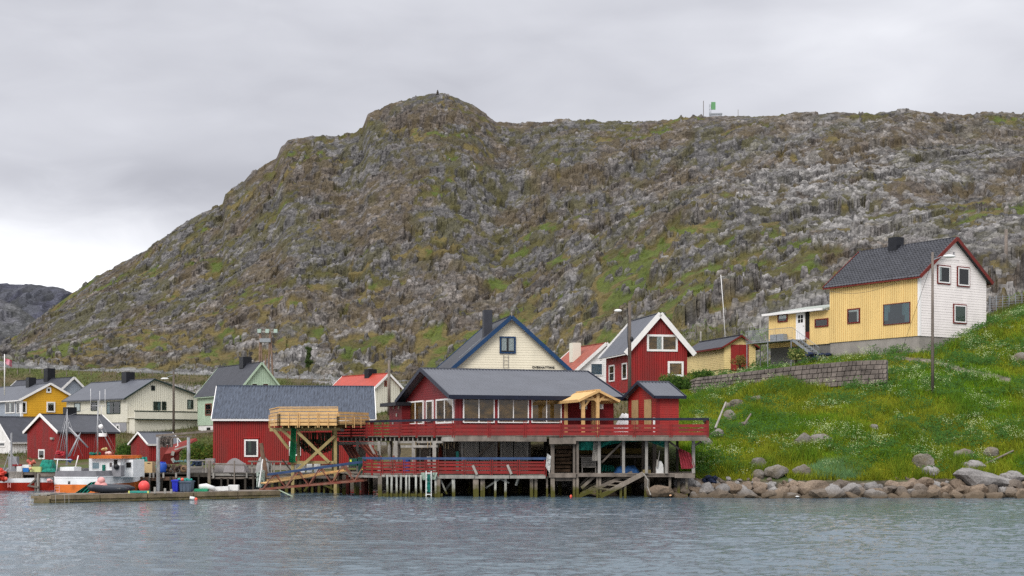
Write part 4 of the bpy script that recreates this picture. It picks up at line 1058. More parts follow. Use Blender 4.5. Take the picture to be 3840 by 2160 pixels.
for x in range(1270, 2050, 62): pile(x+rnd.uniform(-14, 14), 83.2+rnd.uniform(0, 1.5), ZL-.1, .24, M_piled)
for a, b in (((1652, 1800, 78.5), (1675, 1852, 78.6)), ((1875, 1795, 78.6), (1822, 1830, 78.8)), ((1700, 1800, 79.2), (1672, 1835, 79.4)), ((1945, 1790, 78.5), (1935, 1820, 78.6)), ((1862, 1790, 79), (1910, 1812, 79))):
    lb('brace', Wy(*a), Wy(*b), .11, .09, M_pilew)
for a, b in (((1773, 1745, 78), (1789, 1780, 77.95)), ((1903, 1743, 78), (1918, 1778, 77.95))):
    lb('prop', Wy(*a), Wy(*b), .07, .13, M_timp)
# dark back wall under the cafe
sw = tag(empty('wharf_store', (0, 80, 0)), 'dark boarded store under the cafe with diagonal lattice panels on its front', 'store')
def sb(name, a, b, w, h_, m): return beam(name, Vector(a)-o80, Vector(b)-o80, w, h_, m, sw)
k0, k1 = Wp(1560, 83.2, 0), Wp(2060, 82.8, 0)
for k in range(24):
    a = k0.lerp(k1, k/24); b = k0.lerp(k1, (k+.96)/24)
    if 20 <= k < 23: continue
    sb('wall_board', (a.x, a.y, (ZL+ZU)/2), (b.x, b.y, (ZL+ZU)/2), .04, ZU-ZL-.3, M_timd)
for k in range(22):
    px = 1440+k*29+rnd.uniform(-8, 8); d = rnd.uniform(81.6, 82.8); sb('leaning_board', Wp(px, d, ZL), Wp(px+rnd.uniform(-26, 26), d+.2, ZL+rnd.uniform(.7, 1.7)), .04, rnd.uniform(.06, .16), (M_timd, M_tim, M_rust, M_pine2)[k % 4])
def lattice(px0, px1, d, direction, m):
    mb = MB(); x0, x1 = PX(px0, d), PX(px1, d); z0, z1 = ZL+.05, ZU-.35; Hh = z1-z0; st = .125; t = x0-Hh
    while t < x1:
        # 45 degree slat clipped to the panel
        pa, pb = (t, z0), (t+Hh, z1)
        if pa[0] < x0: pa = (x0, z0+(x0-t))
        if pb[0] > x1: pb = (x1, z0+(x1-t))
        if pb[0]-pa[0] > .08:
            if direction < 0: pa, pb = (x0+x1-pa[0], pa[1]), (x0+x1-pb[0], pb[1])
            mb.beam((pa[0]-o80.x, d-o80.y, pa[1]), (pb[0]-o80.x, d-o80.y, pb[1]), .03, .065)
        t += st
    tag(mb.build('lattice_slats', m, sw), kind='stuff')
    for px in (px0, px1): sb('lattice_post', Wp(px, d-.03, ZL), Wp(px, d-.03, ZU-.3), .09, .06, M_timp)
for a, b in ((1733, 1797), (1799, 1862), (1880, 1925), (1927, 1978)): lattice(a, b, 80.0, -1, M_timp)
lattice(1575, 1612, 82.2, -1, M_tim); lattice(1670, 1722, 82.2, 1, M_tim)
lr = tag(empty('lower_railing', (0, 80, 0)), 'faded red board railing with blue handrail along the lower wharf', 'railing')
HB = [(.04, .16), (.22, .34), (.40, .52), (.58, .68)]
railing(lr, LA, LB_, ZL, HB, M_bluer, spacing=1.2, hand_h=.86)
railing(lr, LB_, Wp(1640, 78.2, 0), ZL, HB, M_bluer, spacing=.62, hand_h=.86)
railing(lr, Wp(1640, 78.2, 0), LC, ZL, [(.02, .18), (.23, .38), (.43, .56), (.60, .70)], M_bluer, spacing=1.5, hand_h=.86)
railing(lr, LC, LC+Vector((0, 2.2, 0)), ZL, HB, M_bluer, spacing=1.1, hand_h=.86)
for a, b in ((1404, 1420),):
    pass
# right hand landing
rl = tag(empty('right_landing', (0, 80, 0)), 'open timber landing without railing under the right end of the upper deck', 'landing')
slab('deck_surface', [Wp(2056, 77.5, 0), Wp(2600, 77.2, 0), Wp(2600, 82, 0), Wp(2056, 84, 0)], ZR-.06, ZR, M_tim, rl)
def rb_(name, a, b, w, h_, m): return beam(name, Vector(a)-o80, Vector(b)-o80, w, h_, m, rl)
rb_('rim_beam', Wp(2058, 77.45, ZR-.13), Wp(2160, 77.45, ZR-.13), .08, .2, M_tim); rb_('rim_beam', Wp(2165, 77.4, ZR-.11), Wp(2400, 77.4, ZR-.11), .08, .15, M_tim)
rb_('rim_beam', Wp(2420, 77.4, ZR-.12), Wp(2530, 77.3, ZR-.12), .08, .15, M_tim); rb_('rim_beam', Wp(2530, 77.25, ZR-.13), Wp(2606, 77.2, ZR-.15), .08, .22, M_tim); rb_('cross_beam', Wp(2072, 77.7, ZR-.34), Wp(2150, 77.7, ZR-.34), .08, .16, M_tim)
for x, w, m in ((2072, .22, M_pile), (2153, .14, M_pile), (2166, .14, M_pile), (2240, .12, M_pile), (2250, .12, M_pile), (2422, .16, M_pile), (2430, .14, M_pile), (2512, .13, M_pile), (2575, .12, M_pile), (2545, .14, M_piled)):
    sqpile(x, 77.6, -1.0, ZR-.1, w, m, rnd.uniform(-.03, .03), root=rl)
for x in (2100, 2190, 2290, 2360, 2460, 2520): sqpile(x, 81.5, -1.0, ZR-.1, .2, M_piled, root=rl)
rb_('brace', Wy(2236, 1780, 77.7), Wy(2180, 1830, 77.7), .12, .16, M_pile); rb_('brace', Wy(2215, 1780, 78.3), Wy(2175, 1820, 78.3), .1, .1, M_pile)
sl = tag(empty('broken_slipway', (0, 80, 0)), 'broken wooden slipway ladder leaning from the landing down into the water', 'slipway')
def sp(name, a, b, w, h_, m): return beam(name, Wy(*a)-o80, Wy(*b)-o80, w, h_, m, sl)
sp('stringer', (2250, 1862, 76.2), (2412, 1776, 76.9), .08, .24, M_pile); sp('stringer', (2170, 1862, 77.0), (2370, 1772, 77.9), .08, .18, M_pile); sp('stringer', (2184, 1838, 78.0), (2330, 1770, 79.0), .08, .18, M_pile); sp('stringer', (2175, 1852, 77.6), (2318, 1778, 78.2), .06, .10, M_pile)
for t in (.12, .30, .46, .6, .74, .88):
    a = Vector((2170+200*t, 1858-88*t, 77.2+.9*t)); sp('rung', (a.x+6, a.y, a.z), (a.x+60+18*t, a.y+6*(1-t), a.z-.6), .10, .06, M_pile)
for t in (.2, .5, .8): a = Vector((2184+146*t, 1838-68*t, 78+t)); sp('rung', (a.x-8, a.y+4, a.z), (a.x+34, a.y-2, a.z-.9), .10, .05, M_pile)
for x in (2328, 2344): MB().beam(Wp(x, 76.7, -.6)-o80, Wy(x, 1810, 76.7)-o80, .13, .13, up=Vector((0, 1, 0))).build('prop', M_pile, sl)
for x in (2240, 2252): MB().beam(Wp(x, 76.4, -.6)-o80, Wy(x, 1838, 76.4)-o80, .10, .10, up=Vector((0, 1, 0))).build('prop', M_pile, sl)
tag(MB().tube([Wy(2412, 1774, 76.7), Wy(2430, 1800, 76.6), Wy(2428, 1825, 76.7), Wy(2440, 1856, 76.6)], .035, 5).build('mooring_rope', M_timp), 'pale rope hanging from the top of the slipway to the water', 'rope')

# ---------------------------------------------------------------- things on and under the wharf
def tarp(name, label, cat, px0, px1, ztop, zbase, d, depth, m, seed=1, jag=.12, group=None, n=14):
    """a draped, lumpy cover: a grid pulled down at its edges"""
    rn = random.Random(seed); x0, x1 = PX(px0, d), PX(px1, d); vs = []; fs = []; nv = 8
    for j in range(nv+1):
        for i in range(n+1):
            u, v = i/n, j/nv; e = min(1, 3.2*min(u, 1-u)*1.6) * min(1, 3.5*min(v, 1-v)+.0)
            e = max(0, min(1, e)); e = e**.6
            vs.append((x0+(x1-x0)*u, d+depth*v, zbase+(ztop-zbase)*e*(1-jag*rn.random()*2)))
    for j in range(nv):
        for i in range(n): a = j*(n+1)+i; fs.append((a, a+1, a+n+2, a+n+1))
    o = obj(name, vs, fs, m, None, smooth=False); tag(o, label, cat, group); return o
def hanging(name, label, cat, pts_top, pts_bot, d, m, nv=7, sag=.08, seed=1, bulge=.12):
    """a hanging net: strips between an upper and a lower outline, with folds"""
    rn = random.Random(seed); vs = []; fs = []; n = 22
    xs = np.linspace(0, 1, n+1)
    tx = np.interp(xs, np.linspace(0, 1, len(pts_top)), [p[0] for p in pts_top]); ty = np.interp(xs, np.linspace(0, 1, len(pts_top)), [p[1] for p in pts_top])
    bx = np.interp(xs, np.linspace(0, 1, len(pts_bot)), [p[0] for p in pts_bot]); by = np.interp(xs, np.linspace(0, 1, len(pts_bot)), [p[1] for p in pts_bot])
    ph = [rn.uniform(0, 6) for _ in range(3)]
    for j in range(nv+1):
        v = j/nv
        for i in range(n+1):
            dd = d + bulge*math.sin(i*1.5+ph[0]+v*2) + bulge*.5*math.sin(i*3.1+ph[1]-v*4)
            vs.append(P(tx[i]*(1-v)+bx[i]*v, ty[i]*(1-v)+by[i]*v, dd))
    for j in range(nv):
        for i in range(n): a = j*(n+1)+i; fs.append((a, a+1, a+n+2, a+n+1))
    o = obj(name, vs, fs, m, None, smooth=True); tag(o, label, cat); return o
def netted(m, name, hole=9.0, amt=.45):
    """mesh fabric: real see-through holes between the cords"""
    c = m.copy(); c.name = name; nt = c.node_tree; N = nt.nodes.new; L = nt.links.new; b = nt.nodes['Principled BSDF']
    g = N('ShaderNodeNewGeometry'); mp = N('ShaderNodeMapping'); mp.inputs['Scale'].default_value = (1, .3, 1); L(g.outputs['Position'], mp.inputs[0])
    v = N('ShaderNodeTexVoronoi'); v.inputs['Scale'].default_value = hole; L(mp.outputs[0], v.inputs[0])
    r = N('ShaderNodeMapRange'); r.inputs[1].default_value = .28; r.inputs[2].default_value = .40; r.inputs[3].default_value = 1-amt; r.inputs[4].default_value = 1; L(v.outputs[0], r.inputs[0]); L(r.outputs[0], b.inputs['Alpha']); return c
M_gneth = netted(M_gnet, 'green_net_mesh', 9, .15); M_rnet = netted(mat('red_net', (.36, .045, .065), .9, .4, 8, (1, 1, 1), .4, 18), 'red_net_mesh', 8, .12)
hanging('green_net', 'green fishing net slung under the right part of the upper deck', 'net', [(2166, 1640), (2300, 1636), (2420, 1634), (2480, 1640), (2500, 1650)], [(2168, 1688), (2230, 1688), (2300, 1664), (2420, 1652), (2496, 1680)], 77.9, M_gneth, bulge=.14)
hanging('grey_tarpaulin', 'thin grey translucent sheet hanging in front of the green net', 'sheet', [(2228, 1638), (2246, 1638)], [(2220, 1728), (2250, 1728)], 77.75, netted(M_timp, 'grey_mesh_sheet', 14, .4), bulge=.04)
hanging('red_net', 'red fishing net hanging from a leaning plank at the right end of the landing', 'net', [(2541, 1676), (2556, 1684), (2590, 1700)], [(2555, 1758), (2585, 1758), (2606, 1752)], 77.5, M_rnet, bulge=.12, seed=4)
hanging('green_net_heap', 'dark green net heap lying on the landing behind the bench', 'net', [(2255, 1742), (2300, 1746)], [(2250, 1768), (2310, 1768)], 79.5, M_gnet, bulge=.2, seed=5)
hanging('clear_plastic', 'clear torn plastic sheet at the right end of the lower railing', 'sheet', [(2052, 1700), (2068, 1712)], [(2046, 1750), (2062, 1776)], 77.7, netted(M_whitep, 'torn_plastic_sheet', 10, .6), bulge=.06)
tarp('covered_dinghy', 'blue tarpaulin covered dinghy lying on the landing', 'boat cover', 2305, 2402, ZR+.42, ZR, 78.2, 1.3, mat('blue_tarpaulin', (.02, .075, .20), .5, .5, 2.5), 3, .15)
tarp('black_bag', 'black plastic bag on a wooden crate on the landing', 'bag', 2411, 2445, ZR+.50, ZR+.20, 77.9, .6, M_bag, 7, .2)
tag(MB().box(PX(2412, 77.9), PX(2440, 77.9), 77.85, 78.4, ZR, ZR+.19).build('wooden_crate', M_pine2), 'low wooden crate under the black bag on the landing', 'crate')
# white rounded hull standing on end
mb = MB(); x0, x1 = PX(2460, 77.9), PX(2487, 77.9); prof = [(0, 0), (1, 0), (1.02, .35), (.93, .75), (.68, 1), (.38, 1), (.12, .72), (-.02, .35)]
n = len(prof); Hh = .66
mb.v = [(x0+(x1-x0)*a, 77.75, ZR+Hh*b) for a, b in prof]+[(x0+(x1-x0)*a, 78.1, ZR+Hh*b) for a, b in prof]
mb.f = [tuple(range(n)), tuple(range(n, 2*n))[::-1]]+[(i, n+i, n+(i+1) % n, (i+1) % n) for i in range(n)]
o = mb.build('white_pulk', M_whitep); tag(o, 'white plastic sled standing on end on the landing', 'sled')
tag(MB().tube([Wp(2466, 77.65, ZR+.45), Wp(2474, 77.65, ZR+1.25)], .025, 5).tube([Wp(2466, 77.65, ZR+.75), Wp(2464, 77.65, ZR+.35)], .05, 6).build('pole', M_timp), 'thin pale pole leaning on the white sled', 'pole')
# slatted bench
bn = tag(empty('bench', Wp(2208, 79, ZR)), 'grey slatted bench in front of the dark back wall of the landing', 'bench'); bl_ = bn.location
w = PX(2236, 79)-PX(2180, 79)
for k in range(5): MB().box(-w/2, w/2, .2, .24, .38+k*.1, .46+k*.1).build('backrest_slat', M_timp, bn)
MB().box(-w/2, w/2, -.25, .2, .30, .35).build('seat', M_timp, bn)
for sx in (-w/2+.02, w/2-.06): MB().box(sx, sx+.05, -.22, -.17, 0, .30).build('leg', M_timp, bn); MB().box(sx, sx+.05, .17, .22, 0, .88).build('leg', M_timp, bn)
# logs stacked on the landing
ORD = ['first', 'second', 'third', 'fourth', 'fifth', 'sixth', 'seventh', 'eighth', 'ninth', 'tenth', 'eleventh', 'twelfth', 'thirteenth', 'fourteenth', 'fifteenth', 'sixteenth', 'seventeenth', 'eighteenth', 'nineteenth', 'twentieth']
def ordinal(k): return ORD[k] if k < 20 else 'twenty '+ORD[k-20]
rn = random.Random(3)
lg = []
for r_ in range(7):
    for k in range(2):
        p = Wp(2112+rn.uniform(-4, 4), 79+k*.5, ZR+.12+r_*.21); L_ = rn.uniform(.38, .46)
        o = MB().beam((p.x-L_, p.y, p.z), (p.x+L_, p.y+rn.uniform(-.15, .15), p.z+rn.uniform(-.04, .04)), .2, .14).build('firewood_plank', mat('dark_brown_plank', (.10, .060, .035), .9, .4, 3))
        tag(o, ordinal(r_)+' brown plank from the bottom in the '+('front' if k == 0 else 'rear')+' stack on the landing', 'plank', 'stacked planks on the landing')
# teal ladder on the fender posts
def ladder(name, label, px0, px1, z0, z1, d, m, rungs, lean=.0, w=.05):
    r = tag(empty(name, Wp((px0+px1)/2, d, z0)), label, 'ladder'); hw = (PX(px1, d)-PX(px0, d))/2
    for sx in (-hw, hw): MB().beam((sx, 0, 0), (sx, lean, z1-z0), w, w, up=Vector((0, 1, 0))).build('stile', m, r)
    for k in range(rungs): t = (k+.5)/rungs; MB().beam((-hw, lean*t, (z1-z0)*t), (hw, lean*t, (z1-z0)*t), w*.8, w).build('rung', m, r)
    return r
ladder('wharf_ladder', 'pale ladder wrapped in teal net between the fender posts of the wharf', 1598, 1617, .05, 1.45, 77.95, M_whitep, 6)
hanging('teal_net', 'teal net tangled in the pale wharf ladder', 'net', [(1602, 1780), (1613, 1780)], [(1601, 1846), (1614, 1846)], 77.85, netted(M_teal, 'teal_net_mesh', 8, .5), bulge=.04, seed=8)
hanging('pale_rope_bundle', 'tangled pale green rope hung over the fender posts', 'rope', [(1578, 1772), (1640, 1772)], [(1585, 1800), (1632, 1798)], 78.05, netted(mat('pale_green_rope', (.36, .45, .38), .9, .3, 9), 'rope_tangle', 6, .75), bulge=.05, seed=9)
# clothes and odds hanging under the deck
hanging('orange_oilskin', 'dull orange oilskin hanging under the deck left of the lattice', 'oilskin', [(1645, 1680), (1655, 1676)], [(1638, 1775), (1666, 1775)], 80.6, mat('dull_orange_cloth', (.20, .035, .015), .8, .3, 4), bulge=.06, seed=2)
tag(MB().box(PX(1710, 80.3), PX(1721, 80.3), 80.2, 80.4, ZL, ZL+1.25).build('turquoise_board', M_teal), 'turquoise board standing beside the lattice', 'board')
mb = MB()
for k in range(14): x = 1560+k*11; p = Wy(x, 1656, 79.8 if x > 1600 else 81); mb.beam(p, p-Vector((0, 0, rn.uniform(.2, .42))), .05, .07)
tag(mb.build('drying_fish', mat('dried_fish', (.36, .27, .16), .8, .4, 6)), 'row of pale dried fish hanging under the deck joists', 'drying fish', kind='stuff')
bk = tag(MB().tube([Wp(1524, 80.4, ZL+.0), Wp(1524, 80.4, ZL+.9)], .22, 12).build('blue_barrel', mat('blue_barrel_plastic', (.02, .07, .25), .4, .2, 3), smooth=False), 'blue barrel in the dark opening behind the lower railing', 'barrel')
tag(MB().tube([Wp(1609, 80, ZL+.5), Wp(1609, 80, ZL+.95)], .13, 10).build('bucket', M_timp), 'pale bucket on a stand behind the lower railing', 'bucket')
for i, (px, z) in enumerate(((1460, .9), (1479, 1.1), (1497, .8))):
    p = Wp(px, 83.5, 0); o = MB().ball((p.x, p.y, ZU-.45-z/2), .10, .05, z/2, 8, 8).build('hanging_cloth', M_timp); tag(o, ('left', 'middle', 'right')[i]+' of three grey cloths hanging under the deck left of the blue barrel', 'cloth', 'grey cloths under the deck')
# striped plank stacks leaning under the left deck
for i, (a, b) in enumerate((((1284, 1668, 86.2), (1314, 1716, 85.2)), ((1350, 1668, 85.2), (1400, 1722, 83.8)))):
    r = tag(empty('leaning_planks', Wy(*a)), ('short' if i == 0 else 'long')+' stack of red brown planks leaning under the deck '+('behind the dark prop' if i == 0 else 'beside the green life jackets'), 'planks')
    A, B = Wy(*a)-r.location, Wy(*b)-r.location
    for k in range(6): off = Vector((.11*k, .02*k, .0)); beam('plank', A+off, B+off, .05, .085, M_rust if k % 2 else M_pipe, r)
MB_ = MB().box(PX(1308, 86.5), PX(1372, 86.5), 86.4, 86.5, ZL+.2, ZL+1.5); tag(MB_.build('grey_sheet', mat('beige_grey_board', (.24, .22, .19), .9, .15, 2)), 'plain grey board behind the leaning planks', 'board')
# green life jackets on the rail
for px, lab in ((1326, 'left'), (1357, 'right')):
    r = tag(empty('life_jacket', Wy(px, 1730, 81.6)), 'green life jacket with yellow patch, the '+lab+' one of two on the rail', 'life jacket')
    MB().box(-.26, .26, -.12, .12, -.25, .16).build('jacket', mat('dark_green_cloth', (.008, .085, .055), .8, .3, 4), r)
    MB().box(-.20 if lab == 'left' else -.10, -.10 if lab == 'left' else .0, -.14, -.12, -.02, .10).build('reflective_patch', mat('yellow_patch', (.62, .68, .06), .6, .1, 3), r)
r = tag(empty('wheelie_bin', Wp(1358, 80.7, ZL)), 'tall dark green bin at the top of the gangway', 'bin')
MB().box(-.20, .20, -.2, .2, 0, .84).build('body', mat('bin_green', (.005, .06, .045), .5, .2, 3), r); MB().box(-.22, .22, -.23, .22, .84, .90).build('lid', mat('bin_green2', (.01, .09, .06), .5, .2, 3), r); MB().box(-.03, .05, -.215, -.205, .18, .30).build('reflective_patch', MATS['yellow_patch'], r)
# life ring on upper rail
tag(MB().ball(Wp(1284, 87.2, ZU+.42), .13, .08, .13, 10, 8).build('white_buoy', M_whitep), 'small white buoy hung on the left end of the upper railing', 'buoy')
# people-less cafe furniture: white boarded fence between cafe and hut
wf = tag(empty('white_screen', Wp(2310, 84.5, ZU)), 'leaning white slatted screen between the cafe and the small hut', 'screen')
for k in range(7):
    x = PX(2296, 84.5)-PX(2310, 84.5)+k*.20
    MB().beam((x-.25, 0, -.3), (x+.75, 1.2, 1.35), .17, .03, up=Vector((0, -1, .6))).build('slat', M_white, wf)
tag(MB().tube([Wp(2453, 78.6, ZU), Wp(2453, 78.6, ZU+.98)], .06, 8).build('gas_bottle', M_whitep), 'narrow white cylinder standing by the right plywood panel', 'cylinder')

# ---------------------------------------------------------------- pine terrace on tall props
pt = tag(empty('pine_terrace', (0, 80, 0)), 'new unpainted pine terrace with board railing on crossed props', 'terrace')
ZT = 4.10
TA, TB, TC, TD = Wp(1046, 83, 0), Wp(1268, 82.6, 0), Wp(1382, 85.5, 0), Wp(1013, 86.5, 0)
def tb(name, a, b, w, h_, m=M_pine): return beam(name, Vector(a)-o80, Vector(b)-o80, w, h_, m, pt)
slab('deck_surface', [TA, TB, TC, Wp(1380, 90, 0), Wp(1030, 90, 0), TD], ZT-.05, ZT, M_pine2, pt)
def prail(a, b, lo, hi, n, bays, m=M_pine, z=ZT):
    for k in range(bays):
        p, q = a.lerp(b, k/bays), a.lerp(b, (k+1)/bays)
        for i in range(n):
            zz = z+lo+(hi-lo)*(i+.5)/n
            tb('rail_board', (p.x, p.y, zz), (q.x, q.y, zz+rnd.uniform(-.008, .008)), .03, (hi-lo)/n*.80, m)
    for k in range(bays*2+1):
        p = a.lerp(b, k/(bays*2)); q = Vector((p.x, p.y-.05, 0))
        for s in ((-.05, .05) if k % 2 == 0 else (0,)):
            MB().beam(Vector((q.x+s, q.y, z-.22))-o80, Vector((q.x+s, q.y, z+hi-.30 if True else 0))-o80, .045, .05, up=Vector((0, 1, 0))).build('rail_post', m, pt)
prail(TA, TB, -.12, .92, 5, 3); prail(TD, TA, -.12, .88, 5, 1); prail(TB, TC, -.0, .72, 4, 2)
beam('handrail', Vector((TA.x, TA.y, ZT+.97))-o80, Vector((TB.x, TB.y, ZT+.97))-o80, .14, .05, M_pine, pt); beam('handrail', Vector((TD.x, TD.y, ZT+.92))-o80, Vector((TA.x, TA.y, ZT+.96))-o80, .14, .05, M_pine, pt)
for k in range(9): p = TA.lerp(TB, (k+.5)/9); tb('joist', (p.x, p.y+.1, ZT-.16), (p.x, p.y+5.5, ZT-.16), .06, .2, M_pine2)
tb('rim_beam', (TD.x, TD.y, ZT-.30), (TA.x+2, TA.y+1.0, ZT-.32), .09, .22, M_pine2)
tb('rim_beam', (TA.x+1.2, TA.y+1, ZT-.30), (TB.x, TB.y+.8, ZT-.30), .09, .18, M_pine2)
for a, b in (((1028, 1612, 84.5), (1083, 1683, 84.5)), ((1052, 1606, 83.6), (1112, 1662, 83.6)), ((1117, 1620, 83.4), (1235, 1734, 83.4)), ((1256, 1634, 83.6), (1112, 1765, 83.2)), ):
    tb('brace', Wy(*a), Wy(*b), .12, .17, M_pine2)
tb('cross_beam', Wy(1090, 1734, 83.7), Wy(1252, 1734, 83.5), .12, .17, M_pine2)
for px in (1098, 1258): MB().beam(Wp(px, 83.8, -1)-o80, Wp(px, 83.8, ZT-.2)-o80, .18, .18, up=Vector((0, 1, 0))).build('post', M_pine2, pt)
for px in (1120, 1250): MB().beam(Wp(px, 87.5, -1)-o80, Wp(px, 87.5, ZT-.2)-o80, .18, .18, up=Vector((0, 1, 0))).build('post', M_pine2, pt)
hanging('green_net_column', 'bright green net wrapped round the left prop of the pine terrace', 'net', [(1092, 1604), (1112, 1602)], [(1083, 1734), (1108, 1734)], 83.5, M_gnet2, bulge=.10, seed=11)
mb = MB()
for k in range(30):
    p = Wy(1125+k*4.1, 1621, 84.6); mb.beam(p, p-Vector((rnd.uniform(-.05, .05), 0, rnd.uniform(.5, 1.3))), rnd.uniform(.03, .08), .05)
tag(mb.build('hung_net_strands', mat('dark_net_strands', (.035, .04, .018), .9, .5, 8)), 'dark net strands hanging under the pine terrace', 'net', kind='stuff')
hanging('brown_net', 'dark brown net draped between the crossed props', 'net', [(1120, 1650), (1180, 1645), (1250, 1660)], [(1128, 1680), (1175, 1712), (1240, 1690)], 85, netted(mat('brown_net', (.05, .04, .02), .9, .4, 8), 'brown_net_mesh', 10, .5), bulge=.12, seed=12)

# ---------------------------------------------------------------- quay added under the terrace; its dark back boards stand in for shade
mq = tag(empty('added_dark_quay', (0, 80, 0)), 'small quay on stub pilings with added dark back boards below the pine terrace', 'quay')
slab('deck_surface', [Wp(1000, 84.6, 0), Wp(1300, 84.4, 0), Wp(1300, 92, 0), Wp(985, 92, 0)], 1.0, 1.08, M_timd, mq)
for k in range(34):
    px = 990+k*9.3; a = Wp(px, 87, 0); b = Wp(px+8.6, 87, 0); beam('back_board', Vector((a.x, a.y, .3))-o80, Vector((b.x, b.y, .3))-o80, .05, 1.5, M_timd, mq)  # dark boards added to close the gap with painted shade
for px, w, m in ((1076, .18, M_pile), (1105, .13, M_piled), (1128, .15, M_piled), (1150, .12, M_pile), (1172, .14, M_piled), (1196, .16, M_piled), (1215, .11, M_pile), (1240, .16, M_piled), (1262, .18, M_pile), (1048, .14, M_piled), (1020, .14, M_piled)):
    p = Wp(px, 84.7, 0); MB().beam(Vector((p.x, p.y, -1))-o80, Vector((p.x+rnd.uniform(-.04, .04), p.y, 1.0))-o80, w, w, up=Vector((0, 1, 0))).build('piling', m, mq)
for a, b in (((1080, 1800, 84.5), (1125, 1838, 84.5)), ((1170, 1805, 84.5), (1140, 1842, 84.5)), ((1200, 1812, 84.4), (1258, 1838, 84.4))):
    beam('brace', Wy(*a)-o80, Wy(*b)-o80, .09, .11, M_piled, mq)
beam('edge_beam', Wp(1000, 84.5, .96)-o80, Wp(1298, 84.3, .96)-o80, .1, .16, M_tim, mq)

# ---------------------------------------------------------------- gangway
gw = tag(empty('gangway', (0, 80, 0)), 'rust red truss gangway sloping from the wharf down to the pontoon', 'gangway')
def gb(name, a, b, w, h_, m): return beam(name, Wy(*a)-o80, Wy(*b)-o80, w, h_, m, gw)
M_truss = mat('rust_red_steel', (.20, .040, .024), .6, .35, 3, (1, 1, 1), 0, 20, col2=(.22, .13, .09))
dA, dB = 78.0, 80.4
for off, dd in ((0, 0), (7, 1.0)):
    gb('bottom_chord', (972+off, 1836, dA+dd), (1376, 1800-off, dB+dd), .08, .12, M_truss)
    gb('handrail', (1003+off, 1780-off*.3, dA+dd), (1372, 1731-off*.3, dB+dd), .07, .11, M_bluer)
    n = 9
    for k in range(n):
        xa = 985+(1372-985)*k/n; xb = 985+(1372-985)*(k+1)/n; ta, tb_ = k/n, (k+1)/n
        lo = lambda x: 1836+(1800-1836)*(x-972)/404; hi = lambda x: 1780+(1731-1780)*(x-1003)/369
        da = dA+dd+(dB-dA)*ta; db = dA+dd+(dB-dA)*tb_
        if k % 2 == 0: gb('diagonal', (xa+off, lo(xa), da), (xb+off, hi(xb), db), .055, .06, M_truss)
        else: gb('diagonal', (xa+off, hi(xa), da), (xb+off, lo(xb), db), .055, .06, M_truss)
gb('walkway', (985, 1812, dA+.5), (1290, 1766, dB+.3), .8, .06, M_pine); gb('walkway', (985, 1834, dA+.5), (1376, 1800, dB+.5), .85, .07, M_tim)
gb('side_board', (1000, 1803, dA+.2), (1290, 1764, dB), .03, .13, M_pine)
# ================================================================== harbour side: quay, pontoon, boats, gear
M_orange = mat('orange_boat_paint', (.62, .15, .018), .5, .18, 2); M_boatw = mat('white_boat_paint', (.84, .85, .85), .45, .12, 2); M_boatg = mat('grey_boat_paint', (.24, .235, .25), .5, .18, 3)
M_redhull = mat('red_boat_paint', (.50, .030, .012), .5, .15, 2); M_alu = mat('dull_aluminium', (.38, .38, .39), .5, .2, 3, metal=.4); M_rubber = mat('black_rubber', (.022, .028, .040), .5, .25, 2, spec=.5)
M_redc = mat('red_oilskin', (.45, .02, .03), .6, .3, 5); M_bluec = mat('blue_cloth', (.04, .08, .28), .8, .3, 5)

def W3(px, py, d): return P(px, py, d)
# ---- pontoon
pn = tag(empty('pontoon', (0, 75, 0)), 'long moss edged timber pontoon floating in front of the boats', 'pontoon'); o75 = pn.location
PA, PB = Wp(190, 70.4, 0), Wp(1052, 77.2, 0); pd = (PB-PA).normalized(); pnn = Vector((-pd.y, pd.x, 0))
zp = .42
def pb(name, a, b, w, h_, m): return beam(name, Vector(a)-o75, Vector(b)-o75, w, h_, m, pn)
Lp = (PB-PA).length
nb = int(Lp/.62)
slabm = MB()
for k in range(nb):
    a = PA+pd*(Lp*k/nb); b = PA+pd*(Lp*(k+.96)/nb); z = zp-.02+rnd.uniform(-.008, .008)
    vs = [a, b, b+pnn*2.4, a+pnn*2.4]; v8 = [(v.x-o75.x, v.y-o75.y, z-.05) for v in vs]+[(v.x-o75.x, v.y-o75.y, z) for v in vs]
    obj('deck_board', v8, BOXF, M_tim, pn)
for k in range(5):
    a = PA+pd*(Lp*k/5); b = PA+pd*(Lp*(k+.985)/5)
    pb('side_beam', (a.x, a.y, zp-.13+rnd.uniform(-.01, .01)), (b.x, b.y, zp-.13), .10, .22, M_pont); pb('lower_beam', (a.x, a.y+.06, zp-.33), (b.x, b.y+.06, zp-.33), .10, .13, M_pont)
slab('float', [PA+pnn*.15, PB+pnn*.15, PB+pnn*2.2, PA+pnn*2.2], -.35, zp-.08, M_piled, pn)
EA = Wp(122, 70.6, 0)
for k in range(6):
    a = EA+Vector((.16*k+.03, .0, 0)); MB().beam((a.x, a.y-.1, zp+.0+rnd.uniform(-.04, .05))-o75, (a.x+.02, a.y+2.4, zp-.02)-o75, .14, .07).build('end_board', M_tim, pn) if False else beam('end_board', Vector((a.x, a.y-.1, zp+rnd.uniform(-.03, .04)))-o75, Vector((a.x+.02, a.y+2.4, zp-.02))-o75, .15, .07, M_timp, pn)
pb('end_beam', (EA.x-.05, EA.y, zp-.12), (PA.x+.05, PA.y, zp-.13), .12, .15, M_pont); pb('end_beam', (EA.x+.12, EA.y+.1, zp-.34), (PA.x, PA.y+.05, zp-.34), .3, .28, M_pont)
